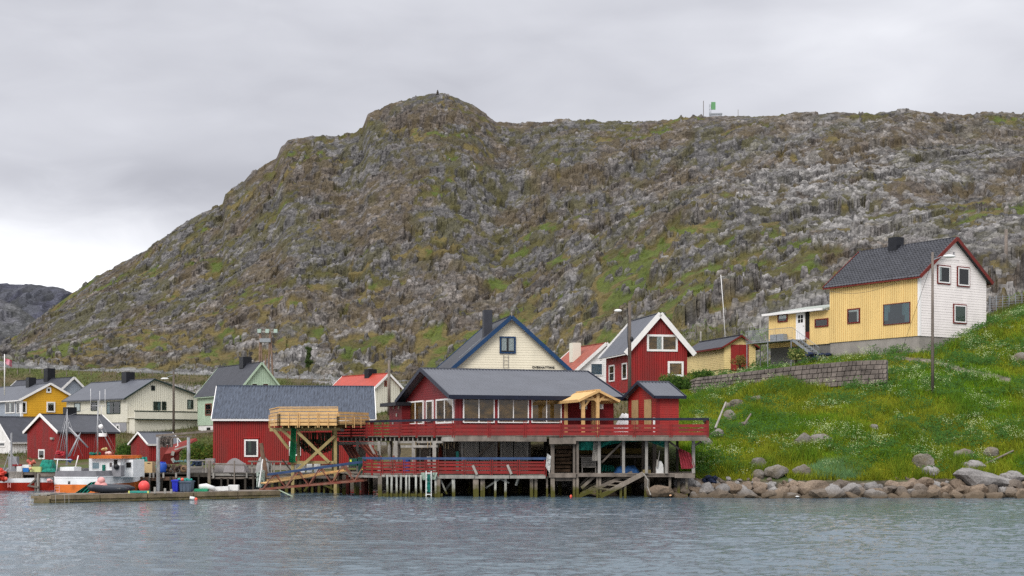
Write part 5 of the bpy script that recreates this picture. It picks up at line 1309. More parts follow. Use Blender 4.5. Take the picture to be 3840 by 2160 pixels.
# small clutter posts
for px, w_ in ((580, 'left'), (618, 'middle'), (642, 'right')): p = Wp(px, 73.2, zp-.05); tag(MB().box(p.x-.05, p.x+.05, p.y, p.y+.1, zp-.03, zp+rnd.uniform(.16, .3)).build('bollard', M_timp), w_+' of three short wooden stubs on the pontoon beside the blue tub', 'bollard', 'stubs on the pontoon')
for px, w_ in ((208, 'left'), (242, 'middle'), (258, 'right')):
    p = Wp(px, 70.3, 0); tag(MB().tube([(p.x, p.y, zp+.02), (p.x+.02, p.y-.02, -.05)], .012, 4).build('mooring_line', M_timp), w_+' of three thin pale lines hanging down the left end of the pontoon', 'rope', 'lines on the pontoon end')
def pont(px, back=.9):
    """a point on the pontoon deck under photo column px"""
    k = (px-1920)/FP; base = PA+pnn*back; t = (k*base.y-base.x)/(pd.x-k*pd.y); return base+pd*t+Vector((0, 0, zp))
# buoy, tubs, floats
p = pont(540, 1.2); o = empty('buoy', (p.x, p.y, zp)); tag(o, 'big round coral red buoy on the pontoon', 'buoy')
MB().ball((0, 0, .30), .29, None, .30, 20, 14).build('ball', mat('coral_red_plastic', (.78, .075, .07), .4, .08, 3), o, smooth=True); MB().ball((0, 0, .62), .05, None, .06, 8, 6).build('eye', M_bag, o)
def tub(name, label, px0, px1, h_, m, back=.8, flare=.05, dz=0):
    a, b = pont(px0, back), pont(px1, back); w = b.x-a.x; r = tag(empty(name, (a.x, a.y, zp+dz)), label, 'tub'); f = flare
    v = [(f, 0, 0), (w-f, 0, 0), (w-f, .75, 0), (f, .75, 0), (0, -.05, h_), (w, -.05, h_), (w, .8, h_), (0, .8, h_)]
    obj('shell', v, BOXF, m, r); MB().box(-.03, w+.03, -.09, -.05, h_-.08, h_).box(-.03, w+.03, .8, .84, h_-.08, h_).build('rim', m, r)
    for k in range(3): q = w*(k+.7)/3.4; MB().box(q, q+.035, -.055, -.01, .03, h_-.1).build('rib', m, r)
    return r
tub('blue_tub', 'tall royal blue plastic tub beside the dark grey tub on the pontoon', 645, 671, .62, M_tubb, 1.0, .02)
t_ = tub('grey_tub', 'dark slate grey plastic tub full of rope ends on the pontoon', 672, 723, .56, M_tubg, .9, .04)
mb = MB(); rn = random.Random(6)
cnt = pont(690, 1.2)
for i in range(14): mb.ball((cnt.x+rn.uniform(-.35, .4), cnt.y+rn.uniform(-.2, .2), zp+.56+rn.uniform(0, .06)), rn.uniform(.05, .10), None, None, 6, 5, .2, rn)
tag(mb.build('rope_ends', M_teal), 'teal rope ends heaped in the grey tub', 'rope', kind='stuff')
tag(MB().ball((cnt.x-.02, cnt.y-.3, zp+.63), .09).build('orange_float', M_orangeb, smooth=True), 'small orange float on top of the grey tub', 'float')
a = pont(727, .7); tag(MB().box(a.x, a.x+.70, a.y, a.y+.5, zp, zp+.13).build('green_box', mat('green_plastic', (.02, .28, .14), .5, .15, 3)), 'flat green plastic box beside the grey tub', 'box')
a = pont(485, .5); r = tag(empty('teal_fish_box', a), 'flat teal fish box with pale yellow corners under the red buoy', 'box')
MB().box(0, .95, 0, .5, 0, .09).build('box', M_teal, r)
for x in (-.05, .93): MB().box(x, x+.07, -.03, .06, -.02, .10).build('corner_pad', mat('pale_yellow_plastic', (.66, .68, .20), .5, .1, 3), r)
def fender(name, label, pts, rad, m, cat='float'):
    return tag(MB().tube(pts, rad, 10).build(name, m, smooth=True), label, cat)
a = pont(748, 1.0); fender('white_float', 'long white float sloping off the left end of the white plastic heap', [a+Vector((0, 0, .22)), a+Vector((.35, .0, .25)), a+Vector((.8, .02, .12))], [.15, .17, .13], M_whitep)
a = pont(806, 1.0); tag(MB().beam(a+Vector((-.1, 0, .10)), a+Vector((.75, 0, .14)), .4, .22).build('white_block', M_whitep), 'white plastic block between the two white floats on the pontoon', 'block')
a = pont(856, 1.0); tag(MB().box(a.x, a.x+.52, a.y, a.y+.4, zp, zp+.30).build('white_canister', M_whitep), 'white canister at the right end of the white plastic heap', 'canister')
a = pont(714, -.12); fender('hanging_fender', 'small white fender with orange end hanging on the pontoon side', [a+Vector((0, -.1, -.30)), a+Vector((.24, -.1, -.34))], .09, M_whitep, 'fender'); 
tag(MB().ball(a+Vector((.31, -.1, -.38)), .09, .08, .10).build('orange_net_float', M_orangeb, smooth=True), 'orange float beside the hanging white fender', 'float')
# inflatable dinghy
d0, d1 = pont(330, 1.2), pont(484, 1.2); r = tag(empty('rubber_dinghy', d0), 'black inflatable dinghy lying on the pontoon', 'dinghy'); Ld = d1-d0
def along(t, y, z): return Vector((Ld.x*t, Ld.y*t, 0))+Vector((0, y, z))
MB().tube([along(0, 0, .30), along(.1, -.02, .27), along(.35, -.03, .20), along(.6, -.02, .17), along(.85, 0, .16), along(1, 0, .16)], [.09, .19, .20, .19, .18, .06], 12).build('side_tube', M_rubber, r, smooth=True)
MB().tube([along(0, 1.1, .30), along(.1, 1.1, .30), along(.35, 1.1, .24), along(.85, 1.1, .18), along(1, 1.1, .18)], [.09, .19, .20, .18, .06], 12).build('side_tube', M_rubber, r, smooth=True)
obj('floor', [along(.05, .1, .12), along(.95, .1, .08), along(.95, 1.0, .08), along(.05, 1.0, .12)], [(0, 1, 2, 3)], M_rubber, r)
# the dinghy's small mark is too faint to read in the photograph: a pale strip of dashes
mb = MB()
for k in range(7): a_ = along(.66+.022*k, -.19, .19); mb.box(a_.x, a_.x+.035, a_.y-.012, a_.y-.006, a_.z, a_.z+.05)
mb.build('faded_mark', M_timp, r)
hanging('teal_net_heap', 'teal fishing net spilling over the left of the black dinghy', 'net', [(315, 1826), (340, 1808), (360, 1806), (378, 1812)], [(276, 1852), (300, 1850), (330, 1848), (340, 1842)], 74.2, M_gnet, bulge=.16, seed=21)
a = pont(371, 1.5); 
for i, (dx, dz, s_, l_) in enumerate(((.0, .40, .22, 'lower left'), (.22, .34, .22, 'lower right'), (.12, .62, .20, 'topmost'))):
    tag(MB().ball(a+Vector((dx, 0, dz)), s_, None, None, 14, 10).build('pink_buoy', M_pinkb, smooth=True), l_+' of three faded pink buoys behind the dinghy', 'buoy', 'pink buoys behind the dinghy')

# ---- loft helper for hulls
def loft(name, stations, z0f, z1f, b0f, b1f, m, root, T, stern=True):
    vs = []; n = len(stations)
    for t in stations:
        for s in (-1, 1):
            vs.append(T(s*b0f(t), t, z0f(t))); vs.append(T(s*b1f(t), t, z1f(t)))
    fs = []
    for i in range(n-1):
        a = 4*i; b = 4*(i+1); fs += [(a, a+1, b+1, b), (a+2, b+2, b+3, a+3)]
    if stern: fs.append((0, 2, 3, 1))
    return obj(name, vs, fs, m, root, smooth=False)
# ---- orange fishing boat, stern towards us
SB = Wp(278, 80, 0); hd = math.radians(-9); hx, hy = Vector((math.cos(hd), math.sin(hd), 0)), Vector((-math.sin(hd), math.cos(hd), 0))
fbt = tag(empty('fishing_boat', SB), 'orange and white fishing boat with orange wheelhouse roof moored behind the pontoon', 'boat')
LB = 8.2
T = lambda x, t, z: tuple(hx*x + hy*(t*LB + (.12*x*x)) + Vector((0, 0, z)))
bm_ = lambda t: 1.42*(1+.10*math.sin(math.pi*t))*max(.02, (1-max(0, (t-.5)/.5)**2.2)) * (0.94+.06*min(1, t*6))
sheer = lambda t: 1.08+.9*max(0, t-.35)**1.7
st_ = [0, .05, .15, .3, .45, .6, .75, .87, .95, 1]
loft('lower_hull', st_, lambda t: -.35, lambda t: .64+.6*max(0, t-.4)**1.5, lambda t: bm_(t)*.72, lambda t: bm_(t)*.98, M_orange, fbt, T)
loft('topside', st_, lambda t: .64+.6*max(0, t-.4)**1.5, lambda t: sheer(t), lambda t: bm_(t)*.98, lambda t: bm_(t)*.96, M_boatw, fbt, T)
loft('bulwark', st_, lambda t: sheer(t)+.0, lambda t: sheer(t)+.33, lambda t: bm_(t)*.95, lambda t: bm_(t)*.90, M_boatg, fbt, T)
loft('rubbing_strake', st_, lambda t: sheer(t)-.05, lambda t: sheer(t)+.02, lambda t: bm_(t)*.985, lambda t: bm_(t)*.985, M_boatw, fbt, T)
# deck
vs = []; 
for t in st_: vs += [T(-bm_(t)*.93, t, 1.0), T(bm_(t)*.93, t, 1.0)]
obj('deck', vs, [(2*i, 2*i+1, 2*i+3, 2*i+2) for i in range(len(st_)-1)], M_boatg, fbt)
def bbox(name, x0, x1, y0, y1, z0, z1, m, root=fbt):
    if y0 > 1.8: x0 -= .38; x1 -= .38; z1 += .06*(z1 > 1.9); z0 += .06*(z0 > 1.9)
    q = [(x0, y0), (x1, y0), (x1, y1), (x0, y1)]; v = [tuple(hx*a+hy*b+Vector((0, 0, z0))) for a, b in q]+[tuple(hx*a+hy*b+Vector((0, 0, z1))) for a, b in q]; return obj(name, v, BOXF, m, root)
def bl(px, py, y):     # photo point at y metres forward of the stern -> boat space
    d = SB.y+y; return P(px, py, d)-SB
wh = bbox('wheelhouse', .12, 2.05, 2.4, 4.6, 1.0, 2.02, M_boatw)
bbox('roof', .28, 2.25, 2.1, 4.9, 2.02, 2.20, M_orange); bbox('wheelhouse_wing', 2.05, 2.55, 3.0, 4.6, 1.0, 1.95, M_boatw)
def bwin(x0, x1, z0, z1, m=M_dark, nm='window', y=2.4): w = bbox(nm, x0, x1, y-.03, y, z0, z1, M_boatw); bbox('pane', x0+.05, x1-.05, y-.045, y-.03, z0+.05, z1-.05, m, w)
bwin(.30, .80, 1.45, 1.90, mat('pale_glass', (.16, .24, .28), .15, .2, 1, spec=.8)); bwin(1.35, 1.60, 1.55, 1.9, mat('brown_black_glass', (.10, .08, .08), .2, .2, 1))  # one pane pale blue-grey, the other dark brown-grey
bbox('doorway', 1.66, 1.86, 2.36, 2.4, 1.05, 1.95, M_dark); bbox('green_float', .98, 1.13, 2.28, 2.38, 1.3, 1.72, M_gnet)
bwin(2.1, 2.5, 1.5, 1.9, M_dark, y=3.0)
# casings, winch, gallows
bbox('hatch_casing', -1.05, -.20, .4, 1.3, 1.0, 1.62, M_boatw); bbox('hauler', 1.75, 2.3, 1.9, 2.4, 1.05, 1.7, M_boatg)
MB().ball(tuple(hx*1.67+hy*1.85+Vector((0, 0, 1.62))), .16).build('hauler_wheel', M_bag, fbt, smooth=True)
def btube(name, pts, r, m=M_alu): return MB().tube([tuple(p) for p in pts], r, 8).build(name, m, fbt, smooth=True)
btube('mast', [bl(250, 1745, .8), bl(251, 1600, .8), bl(252, 1534, .8)], [.055, .05, .02])
btube('mast', [bl(366, 1712, 2.6), bl(366, 1600, 2.6), bl(368, 1500, 2.6)], [.05, .045, .02])
for a, b, r_ in (((246, 1580), (223, 1700), .022), ((258, 1582), (240, 1690), .022), ((253, 1580), (232, 1694), .015), ((258, 1602), (330, 1678), .045), ((262, 1615), (325, 1672), .02), ((256, 1712), (298, 1630), .045), ((262, 1712), (302, 1622), .02), ((275, 1712), (300, 1632), .015), ((374, 1600), (426, 1702), .03), ((366, 1520), (256, 1560), .008), ((366, 1560), (440, 1700), .008), ((250, 1545), (192, 1764), .008), ((252, 1560), (310, 1712), .008), ((372, 1530), (350, 1700), .008)):
    btube('stay', [bl(*a, .8 if a[0] < 330 else 2.6), bl(*b, .9 if a[0] < 330 else 3.0)], r_)
btube('crossbar', [bl(342, 1522, 2.6), bl(394, 1522, 2.6)], .02)
for px, py in ((340, 1457), (374, 1466), (394, 1460)): btube('whip_aerial', [bl(px, 1530, 2.6), bl(px, py, 2.6)], .011, M_white)
btube('aerial', [bl(381, 1520, 2.8), bl(379, 1560, 2.8)], .015, M_white)
MB().ball(tuple(bl(378, 1600, 2.6)), .14).build('white_dome', M_white, fbt, smooth=True)
MB().tube([bl(385, 1637, 2.6), bl(385, 1624, 2.6)], .23, 14).build('radar', M_white, fbt, smooth=False)
btube('boat_hook', [bl(278, 1770, .9), bl(294, 1708, .9)], .03, M_whitew)
btube('stern_rail', [bl(202, 1722, .3), bl(268, 1724, .4)], .03, M_boatw); btube('stern_rail_post', [bl(216, 1724, .3), bl(212, 1768, .3)], .025, M_boatw)
rn = random.Random(5)
def lumps(name, label, cat, px, py, d, w, hgt, n, m, s=.10, root=None, kind=None):
    mb = MB(); c = P(px, py, d)
    for i in range(n): mb.ball((c.x+rn.uniform(-w/2, w/2), c.y+rn.uniform(-.2, .2), c.z+rn.uniform(-hgt/2, hgt/2)), rn.uniform(.6, 1.2)*s, None, rn.uniform(.5, 1)*s, 7, 5, .2, rn)
    o = mb.build(name, m, None); tag(o, label, cat, kind=kind); return o
lumps('red_oilskins', 'red oilskins heaped on the stern gallows of the orange boat', 'clothes', 231, 1703, 80.5, .4, .25, 14, M_redc, .11)
lumps('blue_rag', 'blue cloth tied at the foot of the aft mast', 'cloth', 261, 1727, 80.6, .2, .2, 6, M_bluec, .09)
lumps('green_nets', 'green net heaped on the wheelhouse roof of the orange boat', 'net', 356, 1700, 82.8, .6, .12, 14, M_gnet, .10)
lumps('yellow_can', 'yellow canister on the wheelhouse roof', 'canister', 391, 1684, 83, .16, .06, 6, mat('faded_yellow_plastic', (.58, .48, .20), .5, .2, 3), .10)
lumps('pink_roof_floats', 'pinkish white floats on the wheelhouse roof', 'floats', 408, 1700, 83, .34, .04, 6, mat('pinkish_white_plastic', (.70, .55, .52), .5, .2, 3), .11)
lumps('stern_float', 'pale red fender at the left corner of the stern', 'fender', 186, 1802, 80, .04, .14, 4, M_pinkb, .12)
MB().tube([tuple(bl(258, 1810, -.05)+Vector((0, -.08, 0)))]*1+[tuple(bl(264, 1810, -.05)+Vector((0, -.08, 0)))], .09, 10).build('stern_fitting', M_bag, fbt)
ldr = tag(empty('stern_ladder', bl(214, 1850, -.2)+SB), 'pale steel ladder hanging on the orange stern of the fishing boat', 'ladder')
for x in (-.13, .13): MB().tube([(x, 0, -.2), (x, 0, .42)], .018, 5).build('stile', M_pinkb, ldr)
for z in (-.1, .08, .24, .4): MB().tube([(-.13, 0, z), (.13, 0, z)], .015, 5).build('rung', M_pinkb, ldr)
# ---- red boat at the left edge
RB = Wp(-40, 89, 0); hd2 = math.radians(-78); hx, hy = Vector((math.cos(hd2), math.sin(hd2), 0)), Vector((-math.sin(hd2), math.cos(hd2), 0))
rbt = tag(empty('red_boat', RB), 'red and white fishing boat moored at the far left quay', 'boat')
LB = 6.0; T = lambda x, t, z: tuple(hx*x+hy*((t-.35)*LB)+Vector((0, 0, z))); bm2 = lambda t: 1.1*max(.45, 1-abs(2*t-1)**4*.6)
loft('lower_hull', [0, .1, .3, .5, .7, .9, 1], lambda t: -.3, lambda t: .52, lambda t: bm2(t)*.75, lambda t: bm2(t), M_redhull, rbt, T)
loft('topside', [0, .1, .3, .5, .7, .9, 1], lambda t: .52, lambda t: .72+.1*t, lambda t: bm2(t), lambda t: bm2(t)*1.0, M_boatw, rbt, T)
vs = []; 
for t in [0, .1, .3, .5, .7, .9, 1]: vs += [T(-bm2(t)*.93, t, .66), T(bm2(t)*.93, t, .66)]
obj('deck', vs, [(2*i, 2*i+1, 2*i+3, 2*i+2) for i in range(6)], M_boatw, rbt); obj('bow_plate', [T(-bm2(1)*.75, 1, -.3), T(bm2(1)*.75, 1, -.3), T(bm2(1), 1, .52), T(-bm2(1), 1, .52)], [(0, 1, 2, 3)], M_redhull, rbt)
obj('bow_plate', [T(-bm2(1), 1, .52), T(bm2(1), 1, .52), T(bm2(1), 1, .82), T(-bm2(1), 1, .82)], [(0, 1, 2, 3)], M_boatw, rbt)
rm = lambda px, py, d=88.6: P(px, py, d)-RB
for pts, r_ in (([rm(42, 1760), rm(43, 1625)], .06), ([rm(38, 1690), rm(12, 1765)], .025), ([rm(46, 1705), rm(68, 1745)], .022), ([rm(33, 1755), rm(14, 1772)], .05), ([rm(44, 1640), rm(44, 1622)], .02)):
    MB().tube([tuple(p) for p in pts], r_, 7).build('mast' if r_ == .06 else 'stay', M_alu, rbt)
MB().tube([tuple(rm(30, 1812, 87.3)), tuple(rm(30, 1828, 87.3))], .02, 5).tube([tuple(rm(39, 1812, 87.3)), tuple(rm(39, 1828, 87.3))], .02, 5).tube([tuple(rm(30, 1823, 87.3)), tuple(rm(39, 1823, 87.3))], .015, 5).build('side_ladder', M_pinkb, rbt)
lumps('red_float_bag', 'large red float bag at the left edge on the red boat', 'float', 3, 1782, 87.6, .3, .55, 14, M_redhull, .20)
tag(MB().ball(P(21, 1796, 87.6), .125, None, .13, 14, 10).build('red_ball_buoy', M_orangeb, smooth=True), 'small round orange red buoy on the deck of the red boat', 'buoy')

# ---- red boat hauled ashore behind the rack
rs_ = tag(empty('beached_red_boat', P(672, 1738, 96)), 'red wooden boat with pale strake hauled ashore behind the fish rack', 'boat')
def bo(px, py, y=0): return P(px, py, 96+y)-rs_.location
top_ = [(640, 1668), (670, 1660), (700, 1650), (735, 1642), (742, 1652)]; bot_ = [(600, 1738), (625, 1738), (645, 1736), (648, 1720), (655, 1690)]
vs = []; n = 12
for k in range(n+1):
    t = k/n; a = np.interp(t, np.linspace(0, 1, 5), [p[0] for p in top_]), np.interp(t, np.linspace(0, 1, 5), [p[1] for p in top_]); b = np.interp(t, np.linspace(0, 1, 5), [p[0] for p in bot_]), np.interp(t, np.linspace(0, 1, 5), [p[1] for p in bot_])
    vs += [bo(a[0], a[1], .2), bo((a[0]+b[0])/2-4, (a[1]+b[1])/2, -.5), bo(b[0], b[1], -.2)]
M_oldred = mat('sunburnt_red_paint', (.20, .026, .02), .7, .35, 2)
obj('hull', vs, [f for k in range(n) for f in ((3*k, 3*k+3, 3*k+4, 3*k+1), (3*k+1, 3*k+4, 3*k+5, 3*k+2))], M_oldred, rs_)
MB().box(*(lambda c, e: (c.x, e.x, c.y, c.y+1.6, e.z, c.z))(bo(598, 1668, .3), bo(652, 1740, .3))).build('side', M_oldred, rs_)
beam('strake', bo(655, 1686, -.6), bo(703, 1672, -.6), .06, .10, M_timp, rs_); beam('strake', bo(650, 1692, -.6), bo(646, 1708, -.6), .06, .20, M_timp, rs_); beam('strake', bo(645, 1718, -.6), bo(654, 1734, -.6), .06, .20, M_timp, rs_)
tag(MB().tube([P(665, 1640, 95.5), P(667, 1672, 95.5), P(658, 1676, 95.5)], .04, 5).build('white_bracket', M_white), 'thin white bent rod on the bow of the beached red boat', 'rod')

# ---- left quay
lq = tag(empty('left_quay', (0, 90, 0)), 'old timber quay on posts at the left, loaded with fishing gear', 'quay'); o90 = lq.location
ZQ = 1.16
def qb(name, a, b, w, h_, m): return beam(name, Vector(a)-o90, Vector(b)-o90, w, h_, m, lq)
slab('deck_surface', [Wp(-60, 89.5, 0), Wp(84, 89, 0), Wp(200, 89, 0), Wp(300, 88.5, 0), Wp(430, 87, 0), Wp(960, 86.2, 0), Wp(985, 95, 0), Wp(1000, 101, 0), Wp(-60, 106, 0)], ZQ-.08, ZQ, M_timd, lq)
for a, b, z, hh, m in ((86, 152, ZQ-.10, .15, M_tim), (152, 300, ZQ-.18, .20, M_tim), (430, 610, ZQ-.36, .22, mat('rusty_brown_beam', (.16, .095, .065), .9, .3, 2)), (612, 700, ZQ-.34, .22, MATS['rusty_brown_beam']), (785, 868, ZQ-.10, .14, M_timp), (870, 960, ZQ-.10, .14, M_timp), (785, 960, ZQ-.30, .12, M_tim), (700, 785, ZQ-.14, .2, M_timd)):
    d = 88.8 if a < 300 else 86.4; qb('edge_beam', Wp(a, d, z), Wp(b, d, z), .1, hh, m)
for px, z1, w, m in ((83, ZQ+.05, .10, M_tim), (133, ZQ, .10, M_tim), (142, ZQ-.1, .10, M_timp), (146, ZQ-.1, .08, M_tim)):
    p = Wp(px, 88.7, 0); MB().box(p.x-w/2, p.x+w/2, p.y-w/2-90, p.y+w/2-90, -1.2, z1).build('post', m, lq)
qb('brace', W3(134, 1797, 88.6), W3(106, 1822, 88.6), .10, .09, M_tim); qb('brace', W3(86, 1818, 88.6), W3(143, 1827, 88.6), .08, .10, M_tim)
for px, z1, w, m in ((499, ZQ+.22, .20, M_timp), (785, ZQ+.75, .17, M_pile), (879, ZQ+.75, .07, M_tim), (560, ZQ-.2, .12, M_tim), (605, ZQ-.35, .16, M_timd), (640, ZQ-.2, .12, M_timd), (745, ZQ-.1, .08, M_timd), (830, ZQ-.3, .1, M_timd), (855, ZQ-.3, .1, M_timd), (920, ZQ-.3, .12, M_timd), (950, ZQ-.1, .12, M_timd)):
    p = Wp(px, 86.3, 0); MB().box(p.x-w/2, p.x+w/2, p.y-w/2-90, p.y+w/2-90, -1.2, z1).build('post', m, lq)
for px in range(0, 960, 48): p = Wp(px+rnd.uniform(-12, 12), 91.5, 0); MB().box(p.x-.1, p.x+.1, p.y-90, p.y-89.8, -1.3, ZQ-.08).build('post', M_timd, lq)
for px in (505, 538, 562, 575, 612, 660, 800, 925): p = Wp(px, 86.2, 0); MB().box(p.x-.05, p.x+.05, p.y-90, p.y-89.9, ZQ-.30, ZQ+.02).build('cleat_block', M_timp, lq)
# one dark slab closing off the back below the deck
slab('back_slab', [Wp(-60, 97, 0), Wp(1010, 97, 0), Wp(1010, 97.2, 0), Wp(-60, 97.2, 0)], -.6, ZQ-.1, M_timd, lq)
# pallet like slats beside the red boat
sf = tag(empty('slatted_screen', Wp(33, 88.9, 0)), 'row of upright pale slats along the quay edge behind the red boat', 'screen')
for k in range(12): x = k*.075*1.0; MB().box(x, x+.045, 0, .03, ZQ-.52, ZQ+.02).build('slat', M_timp, sf)
MB().box(-.03, .9, -.02, 0, ZQ-.02, ZQ+.04).build('rail', M_timp, sf)
# gear on the quay
tarp('green_net_stack', 'tall stack of folded dark green net on the quay', 'net', 138, 200, ZQ+.78, ZQ-.02, 89.4, 1.1, M_gnet, 31, .06, n=16)
tarp('green_net_fold', 'low fold of dark green net in front of the tall stack', 'net', 150, 209, ZQ+.24, ZQ-.08, 89.0, .5, M_gnet, 32, .12, n=16)
def qbox(name, label, px0, px1, z0, z1, d, dep, m, cat='box', sub=None):
    o = MB().box(PX(px0, d), PX(px1, d), d, d+dep, ZQ+z0, ZQ+z1).build(name, m); tag(o, label, cat); return o
r = tag(empty('blue_white_tub', Wp(85, 89.3, ZQ)), 'blue fish tub with white lid at the left end of the quay', 'tub'); MB().box(0, .37, 0, .4, 0, .26).build('tub', mat('bright_blue_plastic', (.02, .17, .50), .5, .1, 3), r); MB().box(-.02, .39, -.02, .42, .26, .45).build('lid', M_whitep, r)
qbox('pale_yellow_box', 'pale yellow plastic fish box between the blue tub and the green net', 112, 152, .0, .32, 89.2, .5, mat('pale_lime_plastic', (.58, .60, .25), .6, .12, 3))
tag(MB().ball(P(114, 1757, 89), .10).build('orange_white_float', mat('peach_plastic', (.78, .45, .25), .5, .3, 5), smooth=True), 'peach coloured float in front of the pale yellow box', 'float')
lumps('red_gear_heap', 'red and pink floats heaped behind the pale yellow box', 'floats', 115, 1738, 90, .45, .3, 12, mat('red_pink_plastic', (.60, .14, .10), .6, .4, 6), .12)
qbox('white_gear_box', 'white box behind the slats beside the red boat mast', 62, 82, .0, .34, 90, .5, M_whitep); qbox('grey_cabinet', 'grey cabinet standing behind the mast of the red boat', 31, 62, .0, .95, 91, .5, M_greyr, 'cabinet'); qbox('red_box', 'flat dark red box on the quay behind the red boat', 44, 80, .34, .46, 90.5, .5, M_redd)
# big crates
r = tag(empty('tan_tub', Wp(521, 87.2, ZQ)), 'large tan insulated fish tub with dark slots on the quay', 'tub'); w = PX(571, 87.2)-PX(521, 87.2)
MB().box(0, w, 0, .8, .0, .66).build('tub', mat('tan_plastic', (.56, .40, .21), .6, .1, 3), r)
for x in (.10, w-.30): MB().box(x, x+.2, -.02, -.002, .56, .60).build('slot', M_timd, r)
lumps('orange_floats', 'orange floats beside the tan tub', 'floats', 508, 1747, 87.4, .4, .16, 12, mat('orange_plastic', (.72, .25, .07), .6, .3, 6), .08)
hanging('teal_net_bundle', 'long teal net bundle lying on top of the gear behind the tan tub', 'net', [(490, 1720), (520, 1714), (551, 1713)], [(490, 1732), (520, 1732), (555, 1734)], 88.4, M_teal, bulge=.1, seed=33)
lumps('grey_net_heap', 'grey brown tangled net left of the orange floats', 'net', 482, 1752, 88, .5, .3, 16, mat('grey_brown_net', (.13, .105, .09), .9, .5, 8), .11)
for i, (a, b) in enumerate(((468, 498), (500, 518))): qbox('yellow_pallet', ('left' if i == 0 else 'right')+' of two faded yellow pallets at the quay edge', a, b, -.02, .12, 86.7, .5, mat('faded_yellow_wood', (.50, .42, .12), .7, .2, 3), 'pallet')
b_ = tag(empty('drum', Wp(609, 87.4, ZQ)), 'blue plastic drum standing behind the tall grey post', 'drum'); MB().tube([(0, 0, -.02), (0, 0, .1), (0, 0, .5), (0, 0, .62)], [.22, .27, .27, .2], 14).build('body', mat('strong_blue_plastic', (.02, .08, .40), .45, .15, 3), b_, smooth=True); MB().tube([(0, 0, .62), (0, 0, .66)], .2, 12).build('lid', M_tubb, b_)
lumps('coiled_rope_heap', 'brown coils of rope heaped on the quay between the two tall posts', 'rope', 655, 1758, 87.6, 1.4, .35, 46, mat('brown_rope', (.115, .075, .055), .9, .5, 9), .13)
mb = MB()
for k in range(3): cc = P(690, 1758, 86.8); mb.tube([(cc.x+.2*math.cos(a*.7)*(1-.15*k), cc.y-.03*k, cc.z+.2*math.sin(a*.7)*(1-.15*k)) for a in range(10)], .025, 5)
tag(mb.build('rope_coil', mat('tan_rope', (.30, .19, .11), .9, .3, 9)), 'single tan rope coil leaning at the front of the rope heap', 'rope')
lumps('teal_rope_heap', 'pale teal rope lying along the back of the quay', 'rope', 690, 1730, 88.6, 1.3, .08, 20, mat('pale_teal_rope', (.22, .38, .36), .9, .4, 9), .08)
lumps('blue_net_heap', 'dark blue net heap behind the low fence', 'net', 742, 1738, 87.8, .7, .25, 18, mat('dark_blue_net', (.03, .05, .09), .9, .4, 8), .13)
qbox('green_flat_crate', 'teal green crate on the shed side of the tan tub', 556, 590, .3, .42, 88.6, .5, M_teal)
# canvas covered boats
def upturned(name, label, px0, px1, ztop, d, m):
    mb = MB(); x0, x1 = PX(px0, d), PX(px1, d); n = 12
    for j in range(2):
        for i in range(n+1):
            u = i/n; mb.v.append((x0+(x1-x0)*u, d+j*1.1, ZQ+.02+(ztop)*(math.sin(math.pi*u)**.55)*(1 if j == 0 else .8)))
    k = len(mb.v)
    for i in range(n+1): mb.v.append((x0+(x1-x0)*i/n, d-.12, ZQ))
    for i in range(n): mb.f += [(i, i+1, n+2+i, n+1+i), (k+i, k+i+1, i+1, i)]
    return tag(mb.build(name, m), label, 'cover')
upturned('grey_canvas_heap', 'pale grey canvas humped over gear in front of the long red boathouse', 838, 922, .86, 88.5, mat('grey_canvas', (.30, .28, .28), .85, .15, 2)); 
tag(MB().box(PX(806, 89.4), PX(926, 89.4), 89.4, 89.9, ZQ, ZQ+.42).build('grey_crate_row', mat('weathered_grey_board', (.33, .31, .30), .85, .15, 2)), 'long low grey board box under the canvas hump', 'box')
upturned('small_grey_boat', 'small upturned grey boat hull standing at the foot of the leaning log', 958, 1012, 1.02, 87, mat('pale_grey_hull', (.34, .34, .33), .7, .2, 2))
tag(MB().box(PX(770, 88), PX(800, 88), 88, 88.6, ZQ+.55, ZQ+.86).build('canvas_chair', mat('mauve_canvas', (.34, .30, .30), .8, .2, 3)), 'grey canvas bundle on the fence beside the boathouse corner', 'canvas')
# fish rack
rk_ = tag(empty('fish_rack', (0, 90, 0)), 'fish drying rack of two tall grey posts and a crossing pole at the quay', 'rack')
for px, y0_, w, dd_ in ((593, 1640, .22, 86.0), (707, 1640, .20, 86.0)): p = Wy(px, y0_, dd_); MB().tube([(p.x, p.y-90, -1.2), (p.x, p.y-90, 1.6), (p.x, p.y-90, p.z)], [w/2*1.1, w/2*1.05, w/2], 8).build('post', mat('bleached_post', (.42, .43, .45), .9, .4, 3, (2, 2, .4), .5, 10, col2=(.16, .15, .13)), rk_)
def kb(name, a, b, w, h_, m): return beam(name, Vector(a)-o90, Vector(b)-o90, w, h_, m, rk_)
kb('pole', W3(585, 1634, 86.3), W3(800, 1616, 86.3), .10, .13, M_tim); kb('pole', W3(590, 1642, 87.5), W3(720, 1636, 87.5), .09, .10, M_tim); kb('pole', W3(598, 1640, 86.0), W3(650, 1630, 88), .09, .10, M_timp)
mb = MB(); rn = random.Random(8)
for k in range(60): x = 598+rn.random()*50; p = W3(x, 1640+rn.uniform(-2, 3), 86.2+rn.uniform(0, 1.2)); mb.beam(p, p-Vector((rn.uniform(-.06, .06), 0, rn.uniform(.25, .62))), rn.uniform(.04, .09), .05)
tag(mb.build('dried_fish_bundle', mat('grey_dried_fish', (.21, .175, .15), .9, .45, 7)), 'bunch of grey dried fish hanging from the left of the rack', 'drying fish', kind='stuff')
